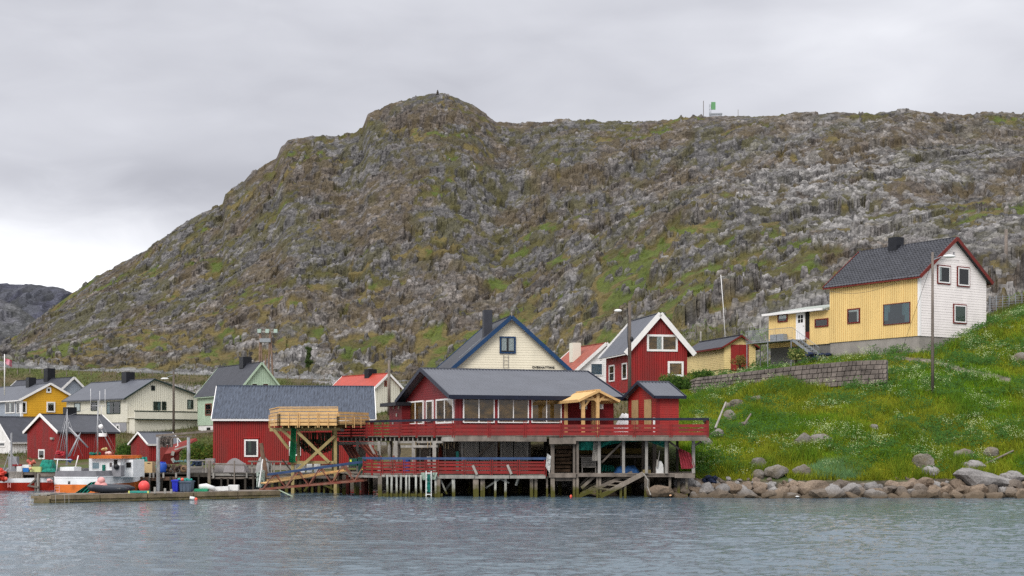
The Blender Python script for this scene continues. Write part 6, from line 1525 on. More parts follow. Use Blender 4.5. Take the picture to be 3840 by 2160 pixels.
# low fence right of the rack
lf = tag(empty('quay_fence', (0, 90, 0)), 'low grey pole fence between the rack and the leaning log', 'fence')
def fb_(name, a, b, w, h_, m=M_timp): return beam(name, Vector(a)-o90, Vector(b)-o90, w, h_, m, lf)
fb_('rail', W3(712, 1726, 87), W3(803, 1727, 87), .06, .08); fb_('rail', W3(712, 1752, 87), W3(758, 1752, 87), .07, .12); fb_('rail', W3(795, 1742, 87), W3(960, 1745, 87), .05, .06, M_tim); fb_('rail', W3(930, 1730, 87), W3(1090, 1731, 87), .07, .09, M_tim)
for px in (760, 772, 784, 796, 945, 1008, 1018, 1028, 1052, 1075, 1115, 1135, 1155, 1178, 1200): fb_('post', Wp(px, 87.05, ZQ-.02), Wy(px, 1732, 87.05), .08, .04, M_timp)
# leaning log, oars and ropes at the gangway foot
tag(MB().tube([W3(1000, 1790, 80.5), W3(984, 1700, 80.5), W3(979, 1662, 80.5)], [.13, .12, .11], 8).build('leaning_log', mat('brown_log', (.22, .135, .09), .9, .3, 3)), 'brown log post leaning left at the foot of the gangway', 'post')
hanging('pale_rope_tangle', 'pale teal and white rope tangle hung round the leaning log', 'rope', [(962, 1768), (980, 1762), (994, 1764)], [(962, 1826), (978, 1830), (992, 1812)], 80.2, netted(mat('pale_teal_rope2', (.50, .58, .52), .9, .3, 9), 'rope_tangle_2', 6, .8), bulge=.08, seed=14)
tag(MB().tube([W3(985, 1722, 80), W3(977, 1780, 79.8), W3(970, 1825, 79.6)], .035, 6).build('white_pole', M_whitep), 'thin white pole leaning at the foot of the brown log', 'pole')
tag(MB().beam(W3(1046, 1838, 77.4), W3(1098, 1862, 76.9), .05, .05).build('pale_green_spar', mat('pale_green_paint', (.40, .48, .36), .8, .2, 3)), 'pale green spar dipping into the water right of the pontoon', 'spar')
tag(MB().beam(W3(1058, 1722, 84.5), W3(1094, 1768, 84.5), .07, .07).build('dark_spar', M_timd), 'dark spar leaning against the fence under the pine terrace', 'spar')
wb_ = tag(empty('white_boat_parts', W3(1130, 1765, 84)), 'white boat parts stacked under the pine terrace behind the gangway', 'boat parts')
for i, (a, b, z) in enumerate(((-.3, .2, .55), (.3, .62, .60), (.72, 1.1, .5))): MB().box(a, b, .1*i, .1*i+.3, -.1, z-.1).build('panel', M_whitep, wb_)
for i, a in enumerate((1115, 1142, 1172)): pass
# orange bits at the water
tag(MB().ball(P(2141, 1862, 76.9), .07, None, .10, 10, 8).build('small_orange_buoy', M_orangeb, smooth=True), 'small orange buoy floating at the foot of the slipway', 'buoy')
tag(MB().ball(P(2514, 1858, 76.6), .07, None, .05, 10, 8).build('small_peach_float', MATS['peach_plastic'], smooth=True), 'small peach float among the stones right of the landing', 'float')

# ================================================================== poles, lamps, masts, wires
def upole(name, label, px, d, y_top, y_bot, r0=.13, m=M_pole, px_top=None, cat='utility pole'):
    a = Wy(px, y_bot, d); b = Wy(px_top if px_top is not None else px, y_top, d); r = tag(empty(name, a), label, cat)
    MB().tube([Vector((0, 0, -1.0)), (b-a)*.5, b-a], [r0, r0*.9, r0*.75], 8).build('shaft', m, r, smooth=True); return r, a, b
def lamp_arm(r, a, b, px, py, d, m=M_steel):
    e = P(px, py, d)-a; MB().tube([(b-a)*.93, (b-a)*.93+(e-(b-a)*.93)*.6+Vector((0, 0, .12)), e], .03, 6).build('arm', m, r)
    MB().ball(e+Vector((-.12, 0, 0)), .42, .16, .11, 12, 8).build('lamp_head', M_whitep, r, smooth=True)
r, a, b = upole('utility_pole', 'tall wooden pole with lamp rising between the cafe roof and the red house', 2361, 93, 1135, 1478, .125)
e = P(2318, 1165, 93)-a; MB().tube([Vector((0, 0, (P(0, 1200, 93)-a).z)), e+Vector((.3, 0, -.08))], .012, 5).build('arm', M_pole, r); MB().ball(e, .26, .12, .10, 12, 8).build('lamp_head', M_whitep, r, smooth=True)
MB().ball(P(2369, 1272, 92.7)-a, .12, .10, .17, 8, 6).build('insulator_box', M_bag, r)
MB().tube([P(2356, 1180, 92.8)-a, P(2352, 1250, 92.8)-a, P(2358, 1340, 92.8)-a], .02, 5).build('cable', M_bag, r)
rA = (r, a, b)
r, a, b = upole('utility_pole', 'wooden pole standing on the grass in front of the white gable', 3497, 93, 946, 1418, .105, mat('grey_pole_wood', (.20, .165, .14), .85, .3, 2, (1, 1, .3), .2, 20))
e = P(3566, 961, 94)-a; MB().tube([P(3499, 975, 93)-a, P(3530, 962, 93.5)-a], .03, 5).build('arm', M_steel, r); MB().ball(e+Vector((-.1, 0, 0)), .42, .18, .12, 12, 8).build('lamp_head', M_whitep, r, smooth=True)
rB = (r, a, b)
r, a, b = upole('utility_pole', 'weathered pole on the hillside at the far right', 3773, 150, 860, 1092, .22, MATS['grey_pole_wood'])
r, a, b = upole('utility_pole', 'dark wooden pole with a lamp in front of the large cream house', 651, 150, 1392, 1625, .14); lamp_arm(r, a, b, 622, 1420, 150)
r, a, b = upole('utility_pole', 'pale pole left of the cafe gable in front of the orange roofed house', 1459, 112, 1350, 1510, .13, M_tim)
r, a, b = upole('radio_mast', 'thin white whip mast behind the yellow shed, leaning slightly', 2722, 128, 1030, 1275, .035, M_white, px_top=2703, cat='mast')
r, a, b = upole('marker_post', 'short grey post between the red house and the yellow shed', 2628, 135, 1243, 1290, .09, M_timp, cat='post')
hf = tag(empty('transformer_stand', Wy(990, 1412, 205)), 'tall wooden frame of two pole pairs carrying a transformer and white insulators', 'power line frame'); oh = hf.location
for (x0, x1) in ((972, 975), (984, 977), (1006, 1012), (1024, 1014), (994, 996)):
    yt = 1243 if x0 != 994 else 1330; MB().tube([Wy(x0, 1425, 205)-oh, Wy(x1, yt, 205)-oh], [.15, .12], 6).build('pole', M_rust if False else mat('brown_pole_wood', (.27, .18, .13), .85, .3, 2), hf)
beam('crossarm', Wy(970, 1243, 205)-oh, Wy(1040, 1246, 205)-oh, .15, .18, M_timp, hf)
for x in (973, 1003, 1034): MB().box(*(lambda c: (c.x-.25-oh.x, c.x+.25-oh.x, -.3, .3, c.z-.1-oh.z, c.z+.45-oh.z))(Wy(x, 1246, 205))).build('insulator', mat('pale_green_ceramic', (.38, .48, .42), .4, .1, 3), hf)
c = Wy(998, 1276, 205); MB().box(c.x-.9-oh.x, c.x+.7-oh.x, -.4, .5, c.z-.3-oh.z, c.z+.25-oh.z).build('transformer', M_steel, hf)
fp, a, b = upole('flagpole', 'white flagpole with a faded red flag at the left edge', 17, 168, 1328, 1450, .07, M_white, cat='flagpole')
vs = []; fs = []
for j in range(5):
    for i in range(9):
        u, v = i/8, j/4; vs.append(P(19+26*u, 1343+v*20+u*(8+6*v), 168+.25*math.sin(u*7+v))-a)
for j in range(4):
    for i in range(8): q = j*9+i; fs.append((q, q+1, q+10, q+9))
obj('flag', vs, fs, mat('faded_red_flag', (.42, .05, .09), .8, .25, 1.2, col2=(.55, .35, .40)), fp)
def crest_pt(px, d, lift=0): z = gz(px, d); return Vector((PX(px, d), d, z+lift))
cd = lambda px: float(np.interp(px, pxs, crest_d))
def crest_obj(px): d = cd(px); ks = np.argmin(np.abs(pxs-px)); zz = max(Z[rr_, ks]-CZ for rr_ in range(Z.shape[0]-30, Z.shape[0]-8)) ; return d
# cairn
d = cd(1641)-2; c = crest_pt(1641, d); cr_ = tag(empty('cairn', c), 'small stone cairn on the very top of the peak', 'cairn')
for k, (w, z) in enumerate(((.8, 0), (.62, .42), (.46, .8), (.3, 1.1))): MB().ball((0, 0, z), w*.7, None, .30, 7, 5, .12, rn).build('stone', M_timd, cr_)
# radio station on the ridge
def sky_y(px): return float(np.interp(px, SKX, SKYY))
d = cd(2665)-1
def RP(px, py): return P(px, py, d)
rs = tag(empty('radio_station', RP(2665, 432)), 'green reflector panel on a lattice frame on the ridge', 'radio station'); orr = rs.location
beam('panel', RP(2667, 397)-orr, RP(2683, 397)-orr, .25, 2.2, mat('green_panel', (.12, .30, .13), .6, .1, 1), rs, up=Vector((0, 0, 1)))
for px in (2660, 2666): beam('leg', RP(px, 440)-orr, RP(px, 390)-orr, .12, .12, M_steel, rs)
for py in (400, 412, 424): beam('strut', RP(2660, py)-orr, RP(2666, py-5)-orr, .09, .09, M_steel, rs)
beam('base_frame', RP(2660, 429)-orr, RP(2708, 428)-orr, .8, .5, M_steel, rs)
for px, y0_, lab in ((2638, 378, 'thin mast on the ridge left of the green panel'), (2768, 411, 'short thin mast on the ridge right of the green panel')):
    tag(MB().tube([RP(px, 440), RP(px, y0_)], .09, 5).build('ridge_mast', M_timp if y0_ > 400 else M_pole), lab, 'mast')
# wires
def wire(label, a, b, sag=.6, r=.012):
    pts = [a.lerp(b, t/14)-Vector((0, 0, sag*4*(t/14)*(1-t/14))) for t in range(15)]
    tag(MB().tube(pts, r, 4).build('overhead_wire', M_bag), label, 'wire')
wire('overhead wire from the right pole to the wall of the yellow house', P(3495, 975, 93), P(3115, 1092, 111), .9)
wire('overhead wire from the right pole to the hillside pole', P(3499, 965, 93), P(3773, 875, 150), 1.2)
wire('thin stay wire from the top of the right pole down to the grass', P(3494, 985, 93), P(3380, 1320, 101), .0)
wire('overhead wire between the tall cafe pole and the cream house chimney', P(2360, 1160, 93), P(1905, 1200, 96), .6, .009)
# road guard posts
k = 0
for px in range(20, 1260, 46):
    if 740 < px < 1050: continue
    y_ = float(np.interp(px, [0, 400, 750, 1240], [1368, 1386, 1405, 1433])); dd = 236
    z = gz(px, dd-12); p = Vector((PX(px, dd-12), dd-12, z))
    o = MB().box(p.x-.06, p.x+.06, p.y-.06, p.y+.06, z-.2, z+.75).build('guard_post', M_tim); tag(o, ordinal(k)+' guard post from the left along the road at the foot of the hill', 'post', 'guard posts along the road'); k += 1
# ================================================================== boulders
def rock_mat(name, col, col2, wet=True):
    m = mat(name, col, .85, .3, 1.1, (1, 1, 1), .6, 5, col2=col2)
    nt = m.node_tree; N = nt.nodes.new; L = nt.links.new; b = nt.nodes['Principled BSDF']; src = b.inputs['Base Color'].links[0].from_socket
    g = N('ShaderNodeNewGeometry'); s = N('ShaderNodeSeparateXYZ'); L(g.outputs['Position'], s.inputs[0])
    t = N('ShaderNodeTexNoise'); t.inputs['Scale'].default_value = 14; t.inputs['Detail'].default_value = 4; L(g.outputs['Position'], t.inputs[0])
    sp = N('ShaderNodeMapRange'); sp.inputs[1].default_value = .35; sp.inputs[2].default_value = .65; sp.inputs[3].default_value = .72; sp.inputs[4].default_value = 1.22; L(t.outputs[0], sp.inputs[0])
    hv = N('ShaderNodeHueSaturation'); L(sp.outputs[0], hv.inputs['Value']); L(src, hv.inputs['Color']); src = hv.outputs[0]
    if wet:
        r = N('ShaderNodeMapRange'); r.inputs[1].default_value = .05; r.inputs[2].default_value = .55; L(s.outputs[2], r.inputs[0])
        mx = N('ShaderNodeMix'); mx.data_type = 'RGBA'; mx.inputs[6].default_value = (.085, .062, .038, 1); L(src, mx.inputs[7]); L(r.outputs[0], mx.inputs[0]); src = mx.outputs[2]
    L(src, b.inputs['Base Color']); return m
M_rockb = rock_mat('tan_shore_stone', (.22, .165, .120), (.115, .085, .062)); M_rockg = rock_mat('grey_shore_stone', (.26, .245, .235), (.14, .13, .125)); M_rockd = rock_mat('brown_grey_stone', (.16, .13, .105), (.085, .07, .058)); M_rockl = rock_mat('lichen_grey_rock', (.19, .175, .165), (.11, .09, .055), wet=False)
def rock_mesh(seed, m, sub=3, ang=.5, flat=.7):
    bm = bmesh.new(); bmesh.ops.create_icosphere(bm, subdivisions=sub, radius=1); rr = random.Random(seed); ang *= .35
    pl = [(Vector((rr.gauss(0, 1), rr.gauss(0, 1), rr.gauss(0, 1))).normalized(), rr.uniform(.55, .88)) for _ in range(12)]
    offs = Vector((rr.random()*50, rr.random()*50, rr.random()*50))
    for v in bm.verts:
        d = v.co.normalized(); k = 1.0
        for n, c in pl:
            dt = d.dot(n)
            if dt > .05: k = min(k, c/dt)
        k *= 1+.10*noise.noise(d*1.7+offs)+.05*noise.noise(d*4.5+offs)
        v.co = d*k
    me = bpy.data.meshes.new('boulder'); bm.to_mesh(me); bm.free(); me.materials.append(m)
    return me
import bmesh
from mathutils import noise
RM = [rock_mesh(i, (M_rockb, M_rockb, M_rockg, M_rockd)[i % 4], 3, .35 if i % 3 else .15) for i in range(12)]
RG = [rock_mesh(40+i, M_rockg, 3, .1) for i in range(3)]; RL = [rock_mesh(60+i, M_rockl, 3, .05) for i in range(5)]
def boulder(me, p, s, label, group=None, rz=None, tilt=.3, name='boulder', rr=random.Random(1)):
    o = bpy.data.objects.new(name, me); COL.objects.link(o); o.location = p; o.scale = s
    o.rotation_euler = (rr.uniform(-tilt, tilt), rr.uniform(-tilt, tilt), rr.uniform(0, 6.28) if rz is None else rz); tag(o, label, 'boulder', group); return o
rr = random.Random(17)
nb_ = 0; SH = []
for row, (d0_, z0_, smin, smax, step) in enumerate(((77.3, .08, .34, .78, .72), (78.0, .42, .26, .62, .62), (78.8, .66, .20, .50, .72), (79.6, .82, .15, .40, .95), (80.3, .98, .10, .28, 1.4))):
    x = PX(2545 if row < 2 else 2600, 78)
    while x < PX(3900, 78):
        s = rr.uniform(smin, smax)*(1.15 if x > 16 else 1); d = d0_+rr.uniform(-.25, .25); px = 1920+x*FP/d
        if row >= 3 and 2990 < px < 3290: x += step; continue
        if row == 3 and px > 3300 and rr.random() < .4: x += step; continue
        mi = rr.randrange(12); SH.append((px, row, s, mi, boulder(RM[mi], (x, d, z0_-.12+rr.uniform(-.1, .1)), (s*rr.uniform(.85, 1.35), s*.95, s*rr.uniform(.55, .95)), 'rounded boulder in the bank of tan and grey stones along the waterline', 'boulders along the shore', tilt=.5)))
        nb_ += 1; x += s*rr.uniform(1.0, 1.45)+ (step-.72)*.5
def ordinalize(items, tail):
    items.sort(key=lambda t: t[0])
    for i, (x, o) in enumerate(items): o['label'] = (ordinal(i)+' ' if len(items) > 1 else 'only ')+(tail if len(items) > 1 else tail.replace(' from left', ''))
by = {}
for px, row, s, mi, o in SH:
    zone = 'next to the landing' if px < 2800 else 'below the rock outcrop' if px < 3000 else 'below the pale grass tuft' if px < 3300 else 'left of the grey slab' if px < 3560 else 'around the grey slab'
    lab = ('large ' if s > .5 else 'medium ' if s > .33 else 'small ')+('tan', 'tan', 'grey', 'brown')[mi % 4]+' stone from left, '+('waterline', 'second', 'third', 'fourth', 'topmost')[row]+' row, '
    by.setdefault(lab+zone, []).append((px, o))
for lab, it in by.items(): ordinalize(it, lab)
UL = []
for k in range(16):
    px = rr.uniform(2110, 2560); d = rr.uniform(80, 84); s = rr.uniform(.3, .7); UL.append((px, boulder(RM[rr.randrange(12)], (PX(px, d), d, (d-80)*.2-.05), (s, s, s*.65), 'boulder in the dark under the right landing', 'boulders under the landing')))
ordinalize(UL, 'boulder from left in the dark under the right landing')
for px, py, d, s, lab, me in ((2262, 1850, 78.6, (1.1, .8, .45), 'brown humped boulder in the water behind the slipway', 0), (2478, 1846, 77.2, (.85, .65, .42), 'broad brown boulder at the waterline under the right end of the landing', 1),
        (2568, 1818, 78.6, (.75, .6, .5), 'pale grey boulder beside the last landing post', 2), (3060, 1835, 77.6, (1.0, .7, .55), 'broadest tan boulder below the pale tuft of grass', 1), (3490, 1775, 80.6, (.62, .5, .42), 'round grey boulder above the red brown stone', 2)):
    boulder(RM[me], P(px, py, d), s, lab, rz=.3, tilt=.1)
boulder(RM[1], P(3475, 1808, 79), (.5, .4, .3), 'flat red brown stone under the round grey boulder', rz=.1, tilt=.05).material_slots
big = [(3690, 1795, 81.5, (2.1, 1.2, .82), 'largest pale grey slab rock on the shore at the right'), (3655, 1745, 82.6, (.9, .6, .45), 'grey rock ridge on top of the largest slab'), (3800, 1790, 81.5, (.9, .6, .5), 'pale grey rock right of the largest slab'), (3755, 1815, 80.2, (1.6, .9, .4), 'flat white topped rock below the largest slab')]
big = [(a, b, hit(a, b+s_[2]*FP/84*.7), s_, l_) for a, b, c_, s_, l_ in big]
for px, py, d, s, lab in big: boulder(RG[rr.randrange(3)], Vector((PX(px, d), d+.2, gz(px, d)+s[2]*.45)), s, lab, rz=.2, tilt=.12)
bank = [(3470, 1722, 84, (.75, .5, .70), 'pointed brown grey rock in the grass above the shore'), (3608, 1700, 85, (.85, .5, .55), 'sharp peaked rock in the grass right of the pointed rock'), (3725, 1690, 85.5, (.6, .45, .4), 'small mossy rock in the grass near the right edge'),
        (3008, 1648, 88, (.70, .5, .68), 'domed grey rock with a dark cleft in the middle of the bank'), (3085, 1645, 88.2, (.95, .6, .48), 'layered mossy rock right of the domed grey rock'), (2851, 1735, 82, (.55, .4, .62), 'upright grey rock at the left of the shore outcrop'), (2905, 1765, 81.6, (1.0, .6, .62), 'mossy brown rock mass in the shore outcrop'),
        (2848, 1780, 81, (.5, .4, .42), 'dark broken rock at the foot of the upright grey rock'), (3005, 1762, 81.8, (.72, .5, .52), 'pinkish brown rock left of the pale tuft of grass'), (2738, 1552, 94, (.50, .4, .48), 'blue grey rounded rock below the rock cluster on the bank'),
        (2768, 1508, 96.5, (.62, .5, .40), 'brown grey rock in the cluster under the stone wall'), (2838, 1492, 97, (.62, .5, .34), 'flat grey rock right of the rock cluster under the stone wall'), (2735, 1520, 95.5, (.40, .3, .30), 'small brown rock at the left of the rock cluster'),
        (2688, 1622, 84.5, (.55, .45, .42), 'pale grey rock behind the right end of the red railing'), (2652, 1655, 82, (.45, .4, .40), 'pale rock just below the right end of the upper deck'), (2795, 1590, 91, (.5, .35, .4), 'brown rock beside the grey leaning stick'),
        (3174, 1598, 91, (.5, .4, .2), 'small grey rock half buried in the middle of the bank'), (3280, 1598, 91.5, (.4, .3, .25), 'small purple grey rock in brown grass on the bank'), (3822, 1345, 103, (.75, .6, .62), 'dark grey rock at the right edge beside the path')]
ROCKXY = [(P(px, py, d).x, d, s[0]) for px, py, d, s, _ in big]
for i, (px, py, d, s, lab) in enumerate(bank):
    dg = hit(px, py+s[2]*FP/90*.75); p = Vector((PX(px, dg), dg+.15, gz(px, dg)+s[2]*.42)); ROCKXY.append((p.x, dg, s[0]))
    boulder(RL[i % 5], p, (s[0]*.92, s[1]*.9, s[2]*.92), lab, rz=rr.uniform(-.4, .4), tilt=.15)
for a, b, lab in (((2682, 1606, 86.5), (2722, 1508, 88), 'long pale pole leaning on the grass behind the railing end'), ((2790, 1592, 88), (2816, 1552, 88.6), 'short grey stick leaning on the bank'), ((3650, 1762, 81.2), (3800, 1690, 83), 'long driftwood log lying up the bank at the right')):
    tag(MB().tube([P(*a), P(*b)], [.07, .05], 7).build('driftwood', M_timp if 'pale' in lab else M_tim), lab, 'log')
lumps('navy_net_heap', 'dark navy net and frame dumped on the stones right of the landing', 'net', 2660, 1800, 79.2, .7, .35, 18, MATS['navy_net'], .16)
tag(MB().ball(P(3660, 1724, 84), .20, .15, .14, 8, 6, .1, rr).build('white_scrap', mat('pale_blue_plastic', (.62, .70, .74), .6, .1, 3)), 'scrap of pale blue plastic in the grass behind the slab rock', 'scrap')
for k, (px, py) in enumerate(((2899, 1858), (2990, 1862), (2800, 1862), (3080, 1850))):
    tag(MB().ball(P(px, py, 76.9), .12, .08, .04, 8, 6, .1, rr).build('shore_scrap', (M_whitep if k == 1 else MATS['peach_plastic'])), ('white scrap' if k == 1 else 'orange scrap')+' at the waterline '+('below the grey boulders', 'beside the white foam', 'left of the outcrop', 'under the broad tan boulder')[k], 'scrap')

# wire fence behind the white gable
fn = tag(empty('wire_fence', (0, 128, 0)), 'grey wire mesh fence and stone rubble behind the white gable', 'fence')
for k in range(7): p = P(3712+k*24, 1190-k*2, 126); MB().box(p.x-.025, p.x+.025, p.y-128-.04, p.y-128+.04, p.z-.3, p.z+1.9).build('post', M_steel, fn)
mb = MB()
for k in range(9): mb.beam(P(3705, 1188-9*k, 126)-Vector((0, 128, 0)), P(3860, 1178-9*k, 126)-Vector((0, 128, 0)), .03, .03)
tag(mb.build('wire', M_steel, fn), kind='stuff')

# ================================================================== vegetation
def sample_ground(n, pxr, kr, dens=None, seed=0, rows=None):
    """random points spread evenly over the real ground area between azimuth columns and profile rows"""
    rg = np.random.default_rng(seed); cols = np.where((pxs[:-1] >= pxr[0]) & (pxs[:-1] <= pxr[1]))[0]; rws = np.where((K[:-1, 0] >= kr[0]) & (K[:-1, 0] < kr[1]))[0]
    R, Cc = np.meshgrid(rws, cols, indexing='ij')
    wdt = (Xw2[R, Cc+1]-Xw2[R, Cc]); dep = np.abs(D[R+1, Cc]-D[R, Cc])+np.abs(Z[R+1, Cc]-Z[R, Cc])
    w = np.clip(wdt*dep, 0, None)
    if dens is not None: w = w*dens(pxs[Cc], K[R, Cc], Xw2[R, Cc], D[R, Cc], Z[R, Cc])
    w = (w/w.sum()).ravel(); idx = rg.choice(len(w), n, p=w); r, c = R.ravel()[idx], Cc.ravel()[idx]; u, v = rg.random(n), rg.random(n)
    bil = lambda A: (A[r, c]*(1-u)+A[r, c+1]*u)*(1-v)+(A[r+1, c]*(1-u)+A[r+1, c+1]*u)*v
    return bil(Xw2), bil(D), bil(Z), pxs[c], K[r, c], rg
def tri_obj(name, A, B, Cv, col, m):
    n = len(A); co = np.empty((n, 3, 3), np.float32); co[:, 0] = A; co[:, 1] = B; co[:, 2] = Cv
    me = bpy.data.meshes.new(name); me.vertices.add(3*n); me.vertices.foreach_set('co', co.ravel()); me.loops.add(3*n); me.loops.foreach_set('vertex_index', np.arange(3*n, dtype=np.int32))
    me.polygons.add(n); me.polygons.foreach_set('loop_start', np.arange(0, 3*n, 3, dtype=np.int32)); me.update(calc_edges=True)
    ca = me.color_attributes.new('tint', 'FLOAT_COLOR', 'POINT'); cc = np.ones((n, 3, 4), np.float32); cc[:, :, :3] = col[:, None, :]; ca.data.foreach_set('color', cc.ravel())
    me.materials.append(m); o = bpy.data.objects.new(name, me); COL.objects.link(o); tag(o, kind='stuff'); return o
def leaf_mat(name, trans=.25):
    m = bpy.data.materials.new(name); m.use_nodes = True; nt = m.node_tree; N = nt.nodes.new; L = nt.links.new; b = nt.nodes['Principled BSDF']; out = nt.nodes['Material Output']
    a = N('ShaderNodeAttribute'); a.attribute_name = 'tint'; L(a.outputs['Color'], b.inputs['Base Color']); b.inputs['Roughness'].default_value = .7; b.inputs['Specular IOR Level'].default_value = .2
    t = N('ShaderNodeBsdfTranslucent'); L(a.outputs['Color'], t.inputs[0]); mx = N('ShaderNodeMixShader'); mx.inputs[0].default_value = trans; L(b.outputs[0], mx.inputs[1]); L(t.outputs[0], mx.inputs[2]); L(mx.outputs[0], out.inputs[0]); return m
M_leaf = leaf_mat('grass_blades'); M_flow = leaf_mat('flower_petals', .15)
def blades(name, n, pxr, kr, hmin, hmax, wid, cols, seed, dens=None, lean=.35, clump=True, label=None):
    x, y, z, px, k, rg = sample_ground(n, pxr, kr, dens, seed)
    py = HY-(z-CZ)*FP/y; keep = (path_mask(px, py, k) < .3)
    for bx, by, bs in ROCKXY: keep &= ~((np.abs(x-bx) < bs*.75) & (y > by-.55*bs) & (y < by+.4))
    x, y, z = x[keep], y[keep], z[keep]; n = len(x)
    c1_ = fbm(x/1.6, y/1.6, seed+5, 4); c2_ = fbm(x/5, y/5, seed+9, 3)
    h = (hmin+(hmax-hmin)*rg.random(n)**1.5)*(.45+1.1*sstep(.3, .7, c1_)) if clump else hmin+(hmax-hmin)*rg.random(n)
    th = rg.random(n)*6.283; lx, ly = rg.normal(0, lean, n), rg.normal(0, lean, n)
    wx, wy = np.cos(th)*wid*.5*(.6+.8*rg.random(n)), np.sin(th)*wid*.5
    A = np.stack([x-wx, y-wy, z-.05], 1); B = np.stack([x+wx, y+wy, z-.05], 1); C_ = np.stack([x+lx*h, y+ly*h, z+h], 1)
    i = rg.random(n); ca, cb, cc = [np.array(v) for v in cols]
    m1 = sstep(.40, .62, c2_+.25*(rg.random(n)-.5))[:, None]; m2 = sstep(.50, .68, c1_+.25*(rg.random(n)-.5))[:, None]
    col = (ca*(1-m1)+cb*m1)*(1-m2*.6)+cc*m2*.6; col = col*(.55+.9*i[:, None])
    o = tri_obj(name, A, B, C_, np.clip(col, .003, .8), M_leaf)
    if label: tag(o, label, 'grass')
    return o
d_wall = lambda px, k, x, y, z: np.where((px > 2880) & (px < 3330) & (k > 3.93) & (k < 4.05), .1, 1.0)
G1, G2, G3 = (.130, .240, .010), (.215, .240, .014), (.062, .145, .010)
blades('bank_grass', 330000, (2545, 3900), (1.86, 5.0), .12, .52, .055, (G1, G2, G3), 1, lambda px, k, x, y, z: np.where((px < 2660) & (k < 2.6), .35, 1.0)*(1.6-.25*k), label='lush green and yellow grass covering the bank on the right')
blades('upper_grass', 45000, (2500, 3950), (5.0, 6.3), .10, .30, .07, (G1, (.13, .12, .03), (.06, .08, .02)), 2, lambda px, k, x, y, z: np.where(k > 5.6, .4, 1.0), label='rough grass behind and beside the yellow house')
blades('meadow_grass', 90000, (-100, 2560), (3.2, 6.9), .15, .45, .09, ((.075, .095, .02), (.15, .115, .05), (.06, .085, .02)), 3, lambda px, k, x, y, z: np.where((k > 6.1) & (k < 6.85) & (px < 2000), .05, 1.0), label='dull meadow grass between the houses on the left')
# pale lyme grass tuft on the shore
rg = np.random.default_rng(5); n = 9000
u = rg.random(n); px_ = 3145+rg.normal(0, 62, n); d_ = 80.3+rg.random(n)*1.6; x_ = (px_-1920)*d_/FP
zz = np.array([gz(a, b) for a, b in zip(px_, d_)]); hh = (.22+.50*rg.random(n)**1.6)*np.exp(-((px_-3145)/130)**2)*(.5+.9*fbm(x_/.35, d_/.4, 77, 3))
lx = rg.normal(0, .45, n); c_ = np.array([.14, .26, .10])*(.6+.7*rg.random(n)[:, None])
tag(tri_obj('lyme_grass', np.stack([x_-.02, d_, zz-.05], 1), np.stack([x_+.02, d_, zz-.05], 1), np.stack([x_+lx*hh, d_+rg.normal(0, .2, n)*hh, zz+hh], 1), c_, M_leaf), 'pale blue green tuft of tall shore grass above the stones', 'grass')
# cow parsley: umbels of many small petals on stems, and yellow flowers
def flowers(name, n, pxr, kr, h0, h1, spread, petals, size, col, seed, label, thr=.5, scale=2.6):
    x, y, z, px, k, rg = sample_ground(n*3, pxr, kr, None, seed); f = fbm(x/scale, y/scale, seed+3, 3); py = HY-(z-CZ)*FP/y
    kp = (f > thr) & (path_mask(px, py, k) < .2)
    for bx, by, bs in ROCKXY: kp &= ~((np.abs(x-bx) < bs*.75) & (y > by-.55*bs-.1) & (y < by+.4))
    kp = np.where(kp)[0][:n]; x, y, z = x[kp], y[kp], z[kp]; n = len(x)
    h = h0+(h1-h0)*rg.random(n); X = np.repeat(x, petals)+rg.normal(0, spread, n*petals); Y = np.repeat(y, petals)+rg.normal(0, spread, n*petals); Zz = np.repeat(z+h, petals)+rg.normal(0, spread*.6, n*petals)
    m = n*petals; s = size*(.5+rg.random(m)); a = rg.random(m)*6.283
    A = np.stack([X-s*np.cos(a), Y-s*np.sin(a)*.5, Zz-s*.3], 1); B = np.stack([X+s*np.cos(a), Y+s*np.sin(a)*.5, Zz-s*.2*rg.random(m)], 1); C_ = np.stack([X, Y+s*.3, Zz+s*.7], 1)
    cc = np.array(col)*(.65+.6*rg.random(m)[:, None])
    # stems
    A2 = np.stack([x-.012, y, z], 1); B2 = np.stack([x+.012, y, z], 1); C2 = np.stack([x, y, z+h], 1); c2 = np.tile(np.array([[.05, .10, .02]]), (n, 1))
    o = tri_obj(name, np.vstack([A, A2]), np.vstack([B, B2]), np.vstack([C_, C2]), np.vstack([cc, c2]), M_flow); tag(o, label, 'flowers')
flowers('cow_parsley', 1500, (2600, 3860), (2.0, 5.2), .35, .80, .13, 12, .026, (.50, .58, .30), 21, 'cream cow parsley heads scattered over the green bank', .59, 1.5)
flowers('yellow_flowers', 700, (2650, 3860), (1.98, 5.0), .2, .45, .22, 9, .020, (.55, .42, .03), 31, 'small yellow flowers in drifts on the green bank', .55, 2.0)
flowers('leafy_weeds', 3200, (2600, 3860), (1.98, 5.4), .12, .60, .17, 22, .06, (.045, .115, .014), 41, 'broad leaved dark green weeds on the bank', .50, 1.6)
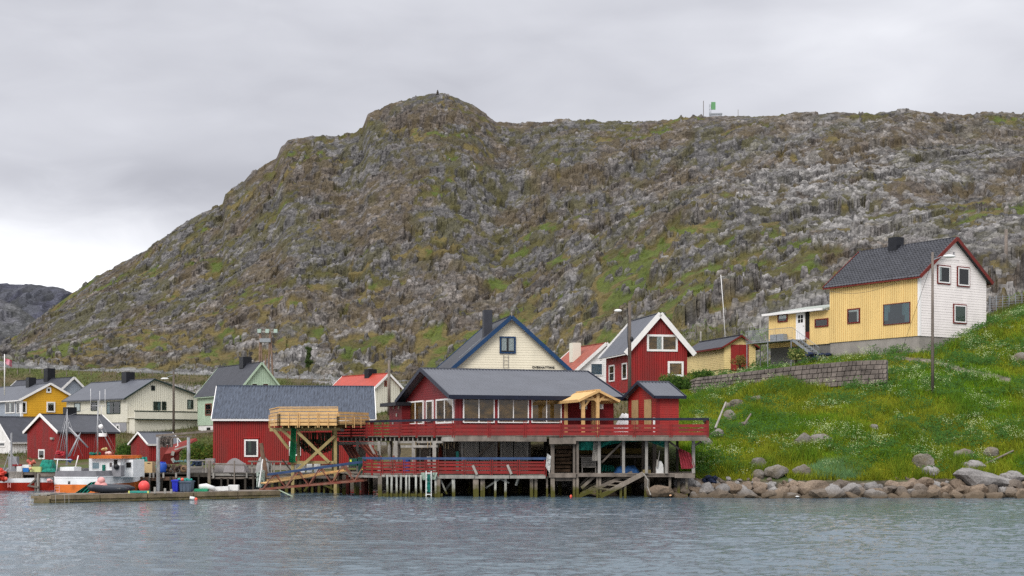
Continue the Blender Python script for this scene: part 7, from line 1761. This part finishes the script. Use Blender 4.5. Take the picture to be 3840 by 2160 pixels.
def bush(name, label, px, py, d, w, hgt, n, cols, seed, cat='shrub'):
    """woody stems and a leafy crown with gaps"""
    c = P(px, py, d); r = tag(empty(name, c), label, cat); rg = np.random.default_rng(seed); rr_ = random.Random(seed)
    mb = MB()
    for k in range(7): a = rr_.uniform(0, 6.28); mb.tube([(0, 0, -.2), (w*.2*math.cos(a), w*.15*math.sin(a), hgt*.4), (w*.35*math.cos(a), w*.25*math.sin(a), hgt*rr_.uniform(.6, .9))], [.03, .02, .008], 5)
    mb.build('trunk', M_timd, r)
    nc_ = 14; cx = rg.normal(0, w*.27, nc_); cy = rg.normal(0, w*.2, nc_); cz = hgt*(.25+.65*rg.random(nc_)); i = rg.integers(0, nc_, n); sg = w*.13
    X = cx[i]+rg.normal(0, sg, n); Y = cy[i]+rg.normal(0, sg, n); Zz = cz[i]+rg.normal(0, sg, n); Zz = np.maximum(Zz, .02); s = .07*(.6+.8*rg.random(n)); a = rg.random(n)*6.28
    A = np.stack([X-s*np.cos(a), Y-s*np.sin(a), Zz], 1); B = np.stack([X+s*np.cos(a), Y+s*np.sin(a), Zz+s*.3], 1); C_ = np.stack([X+rg.normal(0, .03, n), Y, Zz+s*1.4], 1)
    cc = np.array(cols)[rg.integers(0, len(cols), n)]*(.6+.7*rg.random(n)[:, None])
    o = tri_obj('crown', A, B, C_, cc, M_leaf); o.parent = r; del o['kind']; return r
LV = [(.045, .10, .014), (.08, .14, .02), (.03, .07, .012)]
bush('shrub', 'leafy green shrub below the corner of the large cream house', 466, 1740, 134, 1.7, 1.7, 4200, LV, 1)
bush('shrub', 'green shrub growing in front of the yellow shed wall', 2640, 1424, 113, 1.0, .45, 1600, LV, 2); bush('shrub', 'pale leafy bush in front of the red house window', 2525, 1446, 106, 1.1, .62, 3000, [(.10, .15, .03), (.06, .12, .02), (.2, .2, .06)], 3)
bush('shrub', 'green bush left of the stone wall below the red house', 2540, 1462, 101, 1.3, .6, 3000, LV, 4); bush('shrub', 'flowering weeds at the foot of the steel landing posts', 2985, 1352, 108, 1.0, .8, 1500, [(.10, .14, .03), (.3, .3, .1), (.05, .1, .02)], 5)
bush('shrub', 'dry brown seed heads in front of the red shed doors', 2775, 1378, 119, .8, .9, 800, [(.26, .16, .05), (.2, .16, .05)], 6)
bush('shrub', 'narrow green shrub climbing the cleft on the rocky slope above the road', 1158, 1402, 232, 1.1, 5.0, 5000, [(.045, .075, .018), (.07, .10, .03)], 7)
bush('shrub', 'low weeds touching the left edge of the long red boathouse', 770, 1735, 106, 2.0, 1.0, 3000, [(.06, .12, .015), (.13, .15, .025)], 8)
bush('shrub', 'green shrub between the beached red boat and the long boathouse', 748, 1722, 110, 2.0, .9, 2600, LV, 9)
